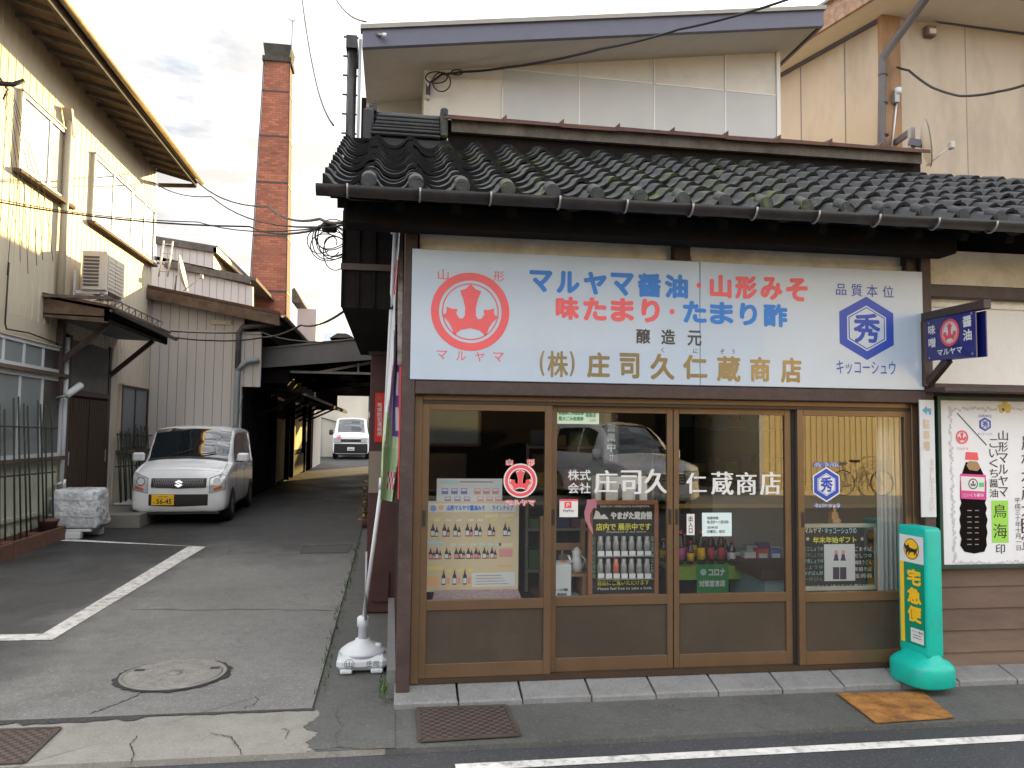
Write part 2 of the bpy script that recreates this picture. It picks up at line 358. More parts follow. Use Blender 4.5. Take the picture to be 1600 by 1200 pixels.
# ------------------------------------------------------------------ mesh builder
ORIGIN = {}
def org(o):
    while o is not None and o.parent is not None: o = o.parent
    return ORIGIN.get(o.name, Vector((0, 0, 0))) if o is not None else Vector((0, 0, 0))
class MB:
    def __init__(s): s.v = []; s.f = []; s.m = []; s.mats = []; s.sm = []
    def mi(s, m):
        if m not in s.mats: s.mats.append(m)
        return s.mats.index(m)
    def add(s, vs, fs, m, smooth=False):
        b = len(s.v); s.v += [Vector(v) for v in vs]; i = s.mi(m)
        for f in fs: s.f.append([b + k for k in f]); s.m.append(i); s.sm.append(smooth)
        return s
    def box(s, a, b, m, bev=0):
        (x0, y0, z0), (x1, y1, z1) = [min(p, q) for p, q in zip(a, b)], [max(p, q) for p, q in zip(a, b)]
        if bev and min(x1 - x0, y1 - y0, z1 - z0) > 2 * bev:
            k = bev; vs = []; idx = {}
            for sx in (0, 1):
                for sy in (0, 1):
                    for sz in (0, 1):
                        X, Y, Z = (x0, x1)[sx], (y0, y1)[sy], (z0, z1)[sz]
                        ix, iy, iz = (k, -k)[sx], (k, -k)[sy], (k, -k)[sz]
                        idx[sx, sy, sz] = len(vs)
                        vs += [(X, Y + iy, Z + iz), (X + ix, Y, Z + iz), (X + ix, Y + iy, Z)]
            fs = []
            for sx in (0, 1): fs.append([idx[sx, a_, b_] for a_, b_ in ((0, 0), (1, 0), (1, 1), (0, 1))][::(-1 if sx == 0 else 1)])
            for sy in (0, 1): fs.append([idx[a_, sy, b_] + 1 for a_, b_ in ((0, 0), (1, 0), (1, 1), (0, 1))][::(1 if sy == 0 else -1)])
            for sz in (0, 1): fs.append([idx[a_, b_, sz] + 2 for a_, b_ in ((0, 0), (1, 0), (1, 1), (0, 1))][::(-1 if sz == 0 else 1)])
            for a_ in (0, 1):
                for b_ in (0, 1):
                    fs.append([idx[a_, b_, 0], idx[a_, b_, 1], idx[a_, b_, 1] + 1, idx[a_, b_, 0] + 1])
                    fs.append([idx[a_, 0, b_], idx[a_, 1, b_], idx[a_, 1, b_] + 2, idx[a_, 0, b_] + 2])
                    fs.append([idx[0, a_, b_] + 1, idx[1, a_, b_] + 1, idx[1, a_, b_] + 2, idx[0, a_, b_] + 2])
            for k2 in idx.values(): fs.append([k2, k2 + 1, k2 + 2])
            return s.add(vs, fs, m)
        vs = [(x0, y0, z0), (x1, y0, z0), (x1, y1, z0), (x0, y1, z0), (x0, y0, z1), (x1, y0, z1), (x1, y1, z1), (x0, y1, z1)]
        return s.add(vs, [[3, 2, 1, 0], [4, 5, 6, 7], [0, 1, 5, 4], [1, 2, 6, 5], [2, 3, 7, 6], [3, 0, 4, 7]], m)
    def quad(s, a, b, c, d, m): return s.add([a, b, c, d], [[0, 1, 2, 3]], m)
    def slab(s, pts, dz, m):            # polygon (ccw from the side dz points away to) thickened by the vector dz
        n = len(pts); d = Vector(dz); p = [Vector(q) for q in pts]
        return s.add(p + [q + d for q in p], [list(range(n))[::-1], list(range(n, 2 * n))] + [[i, (i + 1) % n, n + (i + 1) % n, n + i] for i in range(n)], m)
    def bar(s, a, b, w, h, m, up=(0, 0, 1)):
        a, b = Vector(a), Vector(b); d = (b - a).normalized(); u = Vector(up)
        x = d.cross(u)
        if x.length < 1e-4: x = d.cross(Vector((1, 0, 0)))
        x.normalize(); u = x.cross(d)
        vs = [p + x * i * w / 2 + u * j * h / 2 for p in (a, b) for i, j in ((-1, -1), (1, -1), (1, 1), (-1, 1))]
        return s.add(vs, [[0, 1, 2, 3], [7, 6, 5, 4], [0, 4, 5, 1], [1, 5, 6, 2], [2, 6, 7, 3], [3, 7, 4, 0]], m)
    def tube(s, pts, r, m, n=8, cap=True):
        pts = [Vector(p) for p in pts]; rs = r if isinstance(r, (list, tuple)) else [r] * len(pts)
        vs = []; fs = []; prev = None
        for i, p in enumerate(pts):
            d = (pts[min(i + 1, len(pts) - 1)] - pts[max(i - 1, 0)]).normalized()
            if prev is None: x = d.cross(Vector((0, 0, 1)) if abs(d.z) < .9 else Vector((1, 0, 0))).normalized()
            else: x = (prev - d * prev.dot(d)).normalized()
            prev = x; y = d.cross(x)
            for k in range(n):
                a = 2 * math.pi * k / n; vs.append(p + (x * math.cos(a) + y * math.sin(a)) * rs[i])
        for i in range(len(pts) - 1):
            for k in range(n): fs.append([i * n + k, i * n + (k + 1) % n, (i + 1) * n + (k + 1) % n, (i + 1) * n + k])
        if cap: fs += [list(range(n))[::-1], list(range((len(pts) - 1) * n, len(pts) * n))]
        return s.add(vs, fs, m, True)
    def lathe(s, c, prof, m, n=20, sx=1, sy=1):
        c = Vector(c); vs = []; fs = []
        for r, z in prof:
            for k in range(n):
                a = 2 * math.pi * k / n; vs.append(c + Vector((r * sx * math.cos(a), r * sy * math.sin(a), z)))
        for i in range(len(prof) - 1):
            for k in range(n): fs.append([i * n + k, i * n + (k + 1) % n, (i + 1) * n + (k + 1) % n, (i + 1) * n + k])
        fs += [list(range(n))[::-1], list(range((len(prof) - 1) * n, len(prof) * n))]
        return s.add(vs, fs, m, True)
    def poly(s, pts2, fr, m, off=0):      # flat polygon, fr=(origin,u,v,normal)
        o, u, v, n = fr
        return s.add([o + u * x + v * y + n * off for x, y in pts2], [list(range(len(pts2)))], m)
    def ring(s, r0, r1, fr, m, off=0, n=48, c=(0, 0), e=1.0):
        o, u, v, nn = fr; vs = []
        for r in (r0, r1):
            for k in range(n):
                a = 2 * math.pi * k / n; vs.append(o + u * (c[0] + r * math.cos(a)) + v * (c[1] + r * e * math.sin(a)) + nn * off)
        return s.add(vs, [[k, (k + 1) % n, n + (k + 1) % n, n + k] for k in range(n)], m)
    def disc(s, r, fr, m, off=0, n=48, c=(0, 0), e=1.0):
        return s.poly([(c[0] + r * math.cos(2 * math.pi * k / n), c[1] + r * e * math.sin(2 * math.pi * k / n)) for k in range(n)], fr, m, off)
    def build(s, name, parent=None, local=False):
        me = bpy.data.meshes.new(name)
        o_ = Vector((0, 0, 0)) if local else org(parent)
        me.from_pydata([v - o_ for v in s.v], [], s.f)
        for m in s.mats: me.materials.append(m)
        me.polygons.foreach_set('material_index', s.m)
        me.polygons.foreach_set('use_smooth', s.sm)
        me.update()
        o = bpy.data.objects.new(name, me); col.objects.link(o)
        if parent is not None: o.parent = parent
        return o
def tag(o, label=None, cat=None, group=None, kind=None):
    for k, v in (('label', label), ('category', cat), ('group', group), ('kind', kind)):
        if v: o[k] = v
    return o
def thing(name, label, cat, loc=(0, 0, 0), rz=0, group=None):
    o = bpy.data.objects.new(name, None); col.objects.link(o)
    o.location = loc; o.rotation_euler = (0, 0, rz); o.empty_display_size = .1
    ORIGIN[o.name] = Vector(loc)
    return tag(o, label, cat, group)
def box(name, parent, a, b, m, bev=0, local=False): return MB().box(a, b, m, bev).build(name, parent, local)
def copy_tree(o, parent=None):
    c = o.copy(); col.objects.link(c)
    if parent is not None: c.parent = parent
    for ch in list(o.children): copy_tree(ch, c)
    return c

# ------------------------------------------------------------------ lettering
_tc = {}
def glyphs(body, line=1.0, space=1.0, align='LEFT'):
    key = (body, line, space, align)
    if key in _tc: return _tc[key]
    cu = bpy.data.curves.new('t', 'FONT'); cu.body = body
    cu.space_line = line; cu.space_character = space; cu.align_x = align; cu.resolution_u = 3
    o = bpy.data.objects.new('t', cu); col.objects.link(o)
    dg = bpy.context.evaluated_depsgraph_get()
    me = bpy.data.meshes.new_from_object(o.evaluated_get(dg))
    vs = [(v.co.x, v.co.y) for v in me.vertices]; fs = [list(p.vertices) for p in me.polygons]
    bpy.data.meshes.remove(me); bpy.data.objects.remove(o); bpy.data.curves.remove(cu)
    _tc[key] = (vs, fs); return vs, fs
def put_text(mb, body, fr, x0, y0, x1, y1, m, off=.0015, bold=0.0, mincho=0.0, **kw):
    """fit the lettering into the rectangle x0..x1, y0..y1 of the frame fr; weight is built up from shifted copies of the strokes"""
    vs, fs = glyphs(body, **kw)
    if not vs: return
    em = (y1 - y0) / max(1, body.count('\n') + 1)
    if mincho: sh = [(-mincho * em, 0), (0, 0), (mincho * em, 0)]; px_, py_ = mincho * em, 0
    elif bold:
        e = bold * em; sh = [(e * math.cos(k * math.pi / 4), e * math.sin(k * math.pi / 4)) for k in range(8)] + [(0, 0)]; px_ = py_ = e
    else: sh = [(0, 0)]; px_ = py_ = 0
    x0, x1, y0, y1 = x0 + px_, x1 - px_, y0 + py_, y1 - py_
    a0 = min(v[0] for v in vs); a1 = max(v[0] for v in vs); b0 = min(v[1] for v in vs); b1 = max(v[1] for v in vs)
    sx = (x1 - x0) / max(a1 - a0, 1e-6); sy = (y1 - y0) / max(b1 - b0, 1e-6)
    o, u, v, n = fr
    for i, (dx, dy) in enumerate(sh):
        mb.add([o + u * (x0 + dx + (p[0] - a0) * sx) + v * (y0 + dy + (p[1] - b0) * sy) + n * (off + i * .00006) for p in vs], fs, m)
def frameY(Y): return (Vector((0, Y, 0)), Vector((1, 0, 0)), Vector((0, 0, 1)), Vector((0, -1, 0)))
def ptext(mb, body, px, Y, m, **kw):           # rectangle given in the photograph's pixels on a wall plane at depth Y
    a = at(px[0], px[3], Y); b = at(px[2], px[1], Y)
    put_text(mb, body, frameY(Y), a.x, a.z, b.x, b.z, m, **kw)
def vert(s): return '\n'.join(s)
CROWN = [(0, .70), (.13, .58), (.27, .53), (.19, .33), (.135, .10), (.14, -.10), (.20, -.19), (.29, -.17), (.36, -.06), (.33, .06), (.47, .055), (.60, .11), (.61, -.05), (.70, -.12), (.55, -.28), (.47, -.42), (.40, -.61), (.24, -.47), (0, -.42)]
def crest(mb, fr, cx, cz, r, red, white, off=.0015, back=None):
    o, u, v, n = fr; f2 = (o + u * cx + v * cz, u * r, v * r, n)
    if back: mb.disc(1.1, f2, white, off)
    mb.ring(.80, 1.0, f2, red, off + .0007, 56)
    mb.ring(.695, .725, f2, red, off + .0007, 56)
    pts = CROWN + [(-x, y) for x, y in CROWN[-2:0:-1]]
    mb.poly(pts, f2, red, off + .0007)
def hexmark(mb, fr, cx, cz, rx, rz, blue, white, off=.0015, back=False):
    o, u, v, n = fr
    hx = lambda k: [(cx + rx * k * math.cos(R_(a)) / math.cos(R_(30)), cz + rz * k * math.sin(R_(a))) for a in (30, 90, 150, 210, 270, 330)]
    if back: mb.poly(hx(1.1), fr, white, off - .0005)
    for i, (k, c) in enumerate(((1, blue), (.72, white), (.67, blue), (.635, white))): mb.poly(hx(k), fr, c, off + .0006 * i)
    put_text(mb, '秀', fr, cx - rx * .5, cz - rz * .47, cx + rx * .5, cz + rz * .47, blue, off=off + .003, bold=.03)

# ================================================================== GROUND
def struct(o): return tag(o, kind='structure')
def sheet(name, X0, X1, ys, dz, m, left=None, right=None):
    mb = MB()
    for a, b in zip(ys, ys[1:]):
        l0, l1 = (left(a), left(b)) if left else (X0, X0); r0, r1 = (right(a), right(b)) if right else (X1, X1)
        mb.quad((l0, a, gz(a) + dz), (r0, a, gz(a) + dz), (r1, b, gz(b) + dz), (l1, b, gz(b) + dz), m)
    return struct(mb.build(name))
mb = MB(); mb.add([(900 * math.cos(k * math.pi / 32), 900 * math.sin(k * math.pi / 32), -.42) for k in range(64)], [list(range(64))], mat('far ground', (.10, .10, .095), .95, var=.2, scale=.05)); struct(mb.build('ground'))
box('road', None, (-80, -7.0, -.4), (80, 4.13, -.03), M['road']); struct(bpy.data.objects['road'])
struct(box('gutter_strip', None, (-60, 4.13, -.4), (.0, 4.74, .0), M['concrete']))
struct(box('pavement', None, (.0, 4.13, -.4), (60, 4.90, -.004), M['pavement']))
rn = random.Random(77); mb = MB()
ed = []; wx = -.40
for k in range(61):
    wx += rn.uniform(-.012, .0135); ed.append((wx + .03 * math.sin(k * .21), 4.74 - .61 * k / 60))
mb.add([(x, y, .003) for x, y in ed] + [(.05, y, .003) for x, y in ed], [[k, k + 1, 62 + k, 61 + k] for k in range(60)], M['pavement']); struct(mb.build('pavement_patch'))
mb = MB(); ed = [(-7 + 6.6 * k / 130, 4.725 + rn.uniform(-.012, .012) - (.05 * rn.random() if k in range(90, 112) else 0)) for k in range(131)]
mb.add([(x, y, .0045) for x, y in ed] + [(x, 4.76, .0045) for x, y in ed], [[k, k + 1, 132 + k, 131 + k] for k in range(130)], mat('crumbled asphalt edge', (.05, .05, .05), .95, var=.4, scale=40, bump=.6, bscale=70)); struct(mb.build('asphalt_edge'))
def crack(px, w_, X=None):
    P_ = []
    for a, b in zip(px, px[1:]):
        for k in range(6): P_.append((a[0] + (b[0] - a[0]) * k / 6 + rn.uniform(-1.5, 1.5), a[1] + (b[1] - a[1]) * k / 6 + rn.uniform(-1, 1)))
    P_ = [atg(*p) for p in P_ + [px[-1]]]; mb = MB(); L_ = []; R2 = []
    for i, p in enumerate(P_):
        d = (P_[min(i + 1, len(P_) - 1)] - P_[max(i - 1, 0)]).normalized(); s_ = Vector((-d.y, d.x, 0)) * w_ * rn.uniform(.3, 1); L_.append(p + s_ + Vector((0, 0, .0065))); R2.append(p - s_ + Vector((0, 0, .0065)))
    n = len(P_); mb.add(L_ + R2, [[i, i + 1, n + i + 1, n + i] for i in range(n - 1)], mat('crack', (.03, .03, .03), .95, var=0)); struct(mb.build('pavement_crack'))
crack([(205, 953), (330, 954), (430, 953), (540, 956)], .006)
crack([(222, 1084), (196, 1096), (165, 1108), (140, 1117)], .006); crack([(215, 1152), (204, 1164), (208, 1180), (205, 1195)], .004); crack([(330, 1147), (360, 1152), (372, 1168), (378, 1181)], .004)
crack([(400, 1090), (404, 1096), (394, 1104), (380, 1108)], .004); crack([(480, 1176), (530, 1169), (580, 1173), (640, 1170)], .004); crack([(440, 1140), (452, 1143), (446, 1156)], .003); crack([(1180, 1135), (1230, 1150), (1300, 1146)], .004)
struct(box('far_pavement', None, (-60, -9.4, -.4), (60, -7.0, .06), M['concrete']))
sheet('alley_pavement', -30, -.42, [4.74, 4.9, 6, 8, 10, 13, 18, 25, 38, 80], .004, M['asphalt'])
sheet('side_strip', -.42, .12, [4.74, 4.9, 6, 8, 13, 20], -.012, M['pavement'])
mb = MB()
mb.quad((.34, 3.885, -.026), (14, 3.885, -.026), (14, 3.98, -.026), (.34, 3.965, -.026), M['paint_line']); struct(mb.build('road_edge_line'))
mb = MB(); z = .009
g = lambda x, y, d=.009: (x, y, gz(y) + d)
mb.quad(g(-2.60, 6.58), g(-2.46, 6.40), g(-2.35, 10.78), g(-2.58, 10.86), M['paint_line'])
mb.quad(g(-7.0, 6.50), g(-2.46, 6.40), g(-2.60, 6.58), g(-7.0, 6.68), M['paint_line'])
mb.quad(g(-4.36, 11.43), g(-2.58, 10.86), g(-2.35, 10.78), g(-4.33, 11.58), M['paint_line']); struct(mb.build('parking_line'))

# kerb stones in front of the shop, each its own stone
xs = [.04, .42, .80, 1.22, 1.62, 2.02, 2.44, 2.86, 3.26, 3.66, 4.08, 4.5, 4.9, 5.3, 5.7]
mb = MB()
for i, (a, b) in enumerate(zip(xs, xs[1:])):
    j = random.uniform(-.006, .006)
    a_, b_ = a + .004, b - .004; zf = .034 + j * .6; yf_ = 4.70 + j
    mb.add([(a_, yf_, -.05), (b_, yf_, -.05), (b_, yf_, zf - .01), (a_, yf_, zf - .01), (a_ + .006, yf_ + .012, zf), (b_ - .006, yf_ + .012, zf), (b_ - .004, 4.915, .088), (a_ + .004, 4.915, .088), (a_, 4.915, -.05), (b_, 4.915, -.05)], [[0, 1, 2, 3], [3, 2, 5, 4], [4, 5, 6, 7], [0, 3, 4, 7, 8], [1, 9, 6, 5, 2]], M['stone'])
o = struct(mb.build('kerb'))

# ================================================================== THE SHOP
F = 4.88
shop = thing('soy_sauce_shop', 'single storey timber shopfront under a dark tiled roof with bronze sliding doors', 'shop', (1.8, F, 0))
mb = MB(); BP = M['brown_paint']
# walls: plaster infill
pw = MB()
pw.box((.15, 4.90, 2.60), (3.46, 4.98, 2.90), M['plaster_old'])
pw.box((3.56, 4.90, 2.64), (7.2, 4.98, 2.90), M['plaster_old'])
pw.build('plaster_panel', shop)
pw = MB(); pw.box((3.60, 4.90, 1.97), (7.2, 4.98, 2.56), M['plaster']); pw.build('plaster_wall', shop)
# crumbling lower lip of the old plaster
rn = random.Random(3)
for (xa, xb, zc) in ((.16, 1.76, 2.775), (1.93, 3.44, 2.775), (3.66, 7.0, 2.685)):
    lip = MB(); n = int((xb - xa) / .035); pr = None
    for k in range(n + 1):
        x = xa + (xb - xa) * k / n; zz = zc + rn.uniform(-.012, .012)
        if pr: lip.slab([(pr[0], 4.893, 2.5), (x, 4.893, 2.5), (x, 4.893, zz), (pr[0], 4.893, pr[1])], (0, -.006, 0), M['plaster_old'])
        pr = (x, zz)
    lip.build('plaster_edge', shop)
# timber frame
for name, a, b in (
    ('corner_post', (.055, 4.80, .0), (.135, 4.98, 2.9)),
    ('corner_post', (3.52, 4.80, .08), (3.60, 4.98, 2.9)),
    ('post', (1.79, 4.83, 2.6), (1.90, 4.98, 2.90)),
    ('post', (3.44, 4.835, 2.6), (3.52, 4.98, 2.90)),
    ('lintel', (.135, 4.80, 1.828), (3.52, 4.98, 1.915)),
    ('beam', (3.60, 4.82, 2.555), (7.2, 4.97, 2.645)),
    ('beam', (3.60, 4.80, 1.915), (7.2, 4.97, 1.965)),
    ):
    box(name, shop, a, b, BP, .006)
box('ledge', shop, (3.53, 4.60, 1.90), (7.2, 4.80, 1.93), BP, .004)
box('eave_beam', shop, (-.30, 4.56, 2.795), (3.61, 4.74, 2.93), M['black_wood'], .008)
# eave soffit with rafters
sf = MB(); sf.slab([(-.36, 4.36, 2.875), (7.2, 4.36, 2.875), (7.2, 6.2, 3.80), (-.36, 6.2, 3.80)], (0, 0, .03), M['black_wood'])
for k in range(24):
    x = -.30 + k * .32; sf.bar((x, 4.40, 2.865), (x, 5.2, 3.26), .05, .06, M['black_wood'])
sf.build('soffit', shop)
# overhanging boarded gable end at the alley side
gb = MB()
gb.box((-.33, 5.05, 2.38), (.05, 8.2, 3.0), M['black_wood'])
for k in range(4): gb.box((-.335 + k * .1, 5.035, 2.38), (-.325 + k * .1, 5.05, 3.0), M['black_wood'])
gb.box((-.34, 5.03, 2.62), (.05, 5.05, 2.66), M['brown_paint'])
gb.slab([(-.33, 5.05, 3.0), (.0, 5.05, 3.0), (.0, 6.3, 3.75), (-.33, 6.3, 3.75)], (0, 2.0, 0), M['black_wood'])
gb.build('gable_boarding', shop)
sw = MB(); sw.box((.065, 4.98, .0), (.14, 12, 2.95), M['maroon'])
for k in range(30): sw.box((.053, 5.0 + k * .23, .02), (.065, 5.02 + k * .23, 2.5), M['brown_paint'])
sw.build('side_wall', shop)
box('plinth', shop, (.0, 4.90, -.02), (.053, 7.0, .16), M['stone'])
# lap siding low at the right
sd = MB(); ns_ = 5
for k in range(ns_):
    z0 = .02 + k * .145; sd.slab([(3.62, 4.86, z0), (7.2, 4.86, z0), (7.2, 4.872, z0 + .143), (3.62, 4.872, z0 + .143)], (0, .08, 0), M['siding_brown'])
sd.build('lap_siding', shop)
sh = MB(); sh.box((3.60, 4.90, .70), (7.2, 4.96, 1.92), BP); sh.build('wall', shop)
# rear roof and body so that the place closes behind
rb = MB(); rb.box((.1, 8.9, 0), (7.2, 9.0, 3.0), M['black_wood']); rb.box((7.1, 4.98, 0), (7.2, 9, 3.0), M['black_wood'])
rb.slab([(-.36, 6.28, 3.86), (7.3, 6.28, 3.86), (7.3, 8.4, 2.85), (-.36, 8.4, 2.85)], (0, 0, .08), M['black_wood']); rb.build('rear_wall', shop)

# ---- tiled roof
def tile_roof():
    mb = MB(); T = M['tile']; PITCH, X0, NC = .2545, -.395, 30
    Y0, Z0, Y1, Z1 = 4.31, 2.925, 6.17, 3.875
    rows = 12; sl = Vector((0, Y1 - Y0, Z1 - Z0)); Ls = sl.length; d = sl / Ls; nrm = Vector((0, -d.z, d.y))
    step = Ls / rows; rn = random.Random(11)
    def prof(u):            # u = fraction of a column measured from the middle of a roll
        dd = min(u, 1 - u)
        if dd < .21: return -.004 + .040 * max(0, 1 - (dd / .21) ** 2.4) ** .75
        q = (dd - .21) / .29; return -.004 - .031 * (1 - (1 - q) ** 2)
    SUB = 20
    for r in range(rows):
        for c in range(NC):
            jx, jn, jy = rn.uniform(-.004, .004), rn.uniform(-.006, .006), rn.uniform(-.008, .008)
            tilt = rn.uniform(-.010, .010)
            base = X0 + c * PITCH
            top = []; low = []; lip = []
            # a tile runs from trough edge to trough edge, roll inside
            us = [i / SUB for i in range(SUB + 1)]
            if c == 0: us = [u for u in us]
            ph = .0
            for u in us:
                uu = (u + ph - .96) % 1.0
                h = prof(uu)
                x = base + u * PITCH + jx
                s0 = r * step + jy - (.03 if r == 0 else 0); s1 = (r + 1) * step + .05
                p = Vector((x, Y0, Z0)) + d * s0 + nrm * (h + .036 + jn + tilt * (u - .5))
                q = Vector((x, Y0, Z0)) + d * s1 + nrm * (h + .004 + jn)
                thick = .024 if r else .055
                low.append(p); top.append(q); lip.append(p - nrm * thick + d * .004)
            n = len(us); vs = low + top + lip
            fs = [[i, i + 1, n + i + 1, n + i] for i in range(n - 1)]
            mb.add(vs, fs, T, True)
            mb.add(low + lip, [[n + i, n + i + 1, i + 1, i] for i in range(n - 1)], T, False)
            if c == 0:      # verge tile: turned-down side
                a, b = low[0], top[0]; dn = Vector((0, 0, -.12))
                mb.add([a, b, b + dn, a + dn], [[0, 1, 2, 3]], T)
            mb.add([low[0], top[0], top[0] - nrm * .03, lip[0]], [[0, 1, 2, 3]], T)
            mb.add([low[-1], top[-1], top[-1] - nrm * .03, lip[-1]], [[0, 1, 2, 3]], T)
    # round ends of the rolls along the eave
    for c in range(0, NC):
        x = X0 + (c + .96) * PITCH
        ctr = Vector((x, Y0, Z0)) + d * (-.035) + nrm * .048
        n = 16
        for (rr, off) in ((.042, 0), (.031, -.004)):
            v0 = [ctr + Vector((rr * math.cos(2 * math.pi * k / n), 0, rr * math.sin(2 * math.pi * k / n))) + Vector((0, -.006 + off, 0)) for k in range(n)]
            v1 = [p + d * .10 for p in v0]
            mb.add(v0 + v1, [list(range(n))[::-1]], T)
            mb.add(v0 + v1, [[k, (k + 1) % n, n + (k + 1) % n, n + k] for k in range(n)], T, True)
    # batten slab under everything
    mb.slab([(-.37, Y0 + .02, Z0 - .05), (7.2, Y0 + .02, Z0 - .05), (7.2, Y1 + .1, Z1 - .02), (-.37, Y1 + .1, Z1 - .02)], (0, 0, .035), M['black_wood'])
    return mb.build('tiled_roof', shop)
roof = tile_roof()
# ridge: tiled stub at the left end, long rusted sheet cap over a board
rd = MB(); T = M['tile']
a = -.22; b = .33
for k, (hw, z0, z1) in enumerate(((.13, 3.80, 3.90), (.165, 3.905, 3.93), (.16, 3.94, 3.965), (.15, 3.97, 3.992), (.14, 3.998, 4.025), (.13, 4.03, 4.06), (.12, 4.065, 4.09))):
    rd.box((a + .01 * k, 6.24 - hw, z0), (b, 6.24 + hw, z1), T, .008)
rd.tube([(a + .03, 6.24, 4.09), (b + .02, 6.24, 4.09)], .055, T, 12)
rd.box((b, 6.08, 3.92), (b + .06, 6.40, 4.16), T, .015)
rd.box((a - .05, 6.10, 3.86), (a + .03, 6.40, 4.12), T, .015)
for k in range(4): rd.box((a - .03 + .02 * k, 6.16 + .02 * k, 4.12 + .03 * k), (a + .05, 6.34 - .02 * k, 4.15 + .03 * k), T, .006)
rd.build('ridge_tiles', roof)
cap = MB(); RC = M['rust_cap']
cap.box((.42, 6.13, 3.985), (4.53, 6.17, 4.085), M['grey_wood'])
for k in range(9):
    x0 = .36 + k * .468; x1 = x0 + .472
    zj = rn.uniform(-.006, .006)
    cap.slab([(x0, 6.08, 4.085 + zj), (x1, 6.08, 4.083), (x1, 6.30, 4.145), (x0, 6.30, 4.147 + zj)], (0, 0, .012), RC)
    cap.box((x0, 6.075, 4.062 + zj), (x1, 6.082, 4.087), RC)
    if k: cap.add([(x0 - .02, 6.09, 4.095), (x0 + .03, 6.09, 4.095), (x0 + .03, 6.09, 4.14), (x0 + .02, 6.30, 4.16)], [[0, 1, 2], [0, 2, 3]], RC)
cap.slab([(.36, 6.30, 4.135), (4.57, 6.30, 4.135), (4.57, 6.5, 4.07), (.36, 6.5, 4.07)], (0, 0, .012), RC)
cap.box((.40, 6.19, 3.80), (4.56, 6.23, 4.08), M['black_wood']); cap.build('ridge_cap', roof)  # black slab added as the shade in the gap under the ridge board
# gutter
def gutter(name, parent, pa, pb, r, m, open_=True):
    pa, pb = Vector(pa), Vector(pb); d = (pb - pa).normalized(); side = Vector((0, 0, 1)).cross(d); n = 12; vs = []; fs = []
    for p in (pa, pb):
        for rr in (r, r * .88):
            for k in range(n + 1):
                a_ = math.pi + math.pi * k / n; vs.append(p + side * math.cos(a_) * rr + Vector((0, 0, math.sin(a_) * rr)))
    q = n + 1
    for k in range(n):
        fs += [[k, k + 1, 2 * q + k + 1, 2 * q + k], [q + k, 3 * q + k, 3 * q + k + 1, q + k + 1]]
    fs += [[0, 2 * q, 3 * q, q], [n, q + n, 3 * q + n, 2 * q + n]]
    for b_ in (0, 2 * q):
        fs.append([b_ + k for k in range(q)])
    mb = MB(); mb.add(vs, fs, m, True); return mb.build(name, parent)
gut = gutter('gutter', shop, (-.425, 4.245, 2.905), (7.2, 4.245, 2.925), .052, M['gutter'])
for k in range(13):
    x = -.26 + k * .385
    bk = MB(); bk.tube([(x, 4.245 + .058 * math.cos(a_), 2.910 + .058 * math.sin(a_)) for a_ in [math.pi + math.pi * i / 8 for i in range(9)]] + [(x, 4.38, 2.93)], .006, M['grey_metal'], 6)
    bk.build('gutter_bracket', shop)

# ---- sliding doors
BZ = M['bronze']
fr = MB()
fr.box((.137, 4.86, .085), (.185, 4.95, 1.828), BZ, .003); fr.box((3.475, 4.86, .085), (3.519, 4.95, 1.828), BZ, .003)
fr.box((.185, 4.86, 1.795), (3.475, 4.95, 1.828), BZ, .003); fr.box((.185, 4.865, .083), (3.475, 4.95, .112), M['bronze_dark'])
fr.box((.185, 4.87, 1.775), (3.475, 4.90, 1.795), M['bronze_dark'])
fr.build('door_frame', shop)
doors = []
def door(x0, x1, yf, label):
    d = MB(); t = .035; b = .002
    d.box((x0, yf, .112), (x0 + .045, yf + t, 1.775), BZ, b); d.box((x1 - .045, yf, .112), (x1, yf + t, 1.775), BZ, b)
    d.box((x0 + .045, yf + .001, 1.735), (x1 - .045, yf + t - .001, 1.775), BZ, b)
    d.box((x0 + .045, yf + .001, .515), (x1 - .045, yf + t - .001, .575), BZ, b)
    d.box((x0 + .045, yf + .001, .112), (x1 - .045, yf + t - .001, .195), BZ, b)
    o = d.build('sliding_door', shop); tag(o, label)
    box('lower_panel', o, (x0 + .045, yf + .012, .195), (x1 - .045, yf + .022, .515), M['bronze_panel'])
    g_ = MB(); g_.quad((x0 + .045, yf + .016, .575), (x1 - .045, yf + .016, .575), (x1 - .045, yf + .016, 1.735), (x0 + .045, yf + .016, 1.735), M['glass'])
    g_.build('glass_pane', o)
    doors.append(o); return o
d1 = door(.185, 1.000, 4.875, 'sliding door with the round red crest on its glass')
d2 = door(.995, 1.815, 4.913, 'sliding door with a green notice at the top of its glass')
d3 = door(1.805, 2.630, 4.913, 'sliding door with the opening hours card')
d4 = door(2.655, 3.475, 4.875, 'sliding door with the blue hexagon crest on its glass')
box('door_jamb', shop, (2.628, 4.905, .112), (2.660, 4.95, 1.775), M['black_gloss'])
for d_, x, z0, yf in ((d1, .195, 1.02, 4.875), (d2, 1.008, 1.02, 4.913), (d2, 1.775, 1.02, 4.913), (d3, 1.822, 1.02, 4.913), (d4, 2.675, 1.0, 4.875)):
    h = MB(); h.box((x, yf - .003, z0), (x + .022, yf + .002, z0 + .10), M['bronze_dark'], .001); h.box((x + .006, yf - .004, z0 + .012), (x + .016, yf - .003, z0 + .088), M['black'])
    h.build('handle', d_)
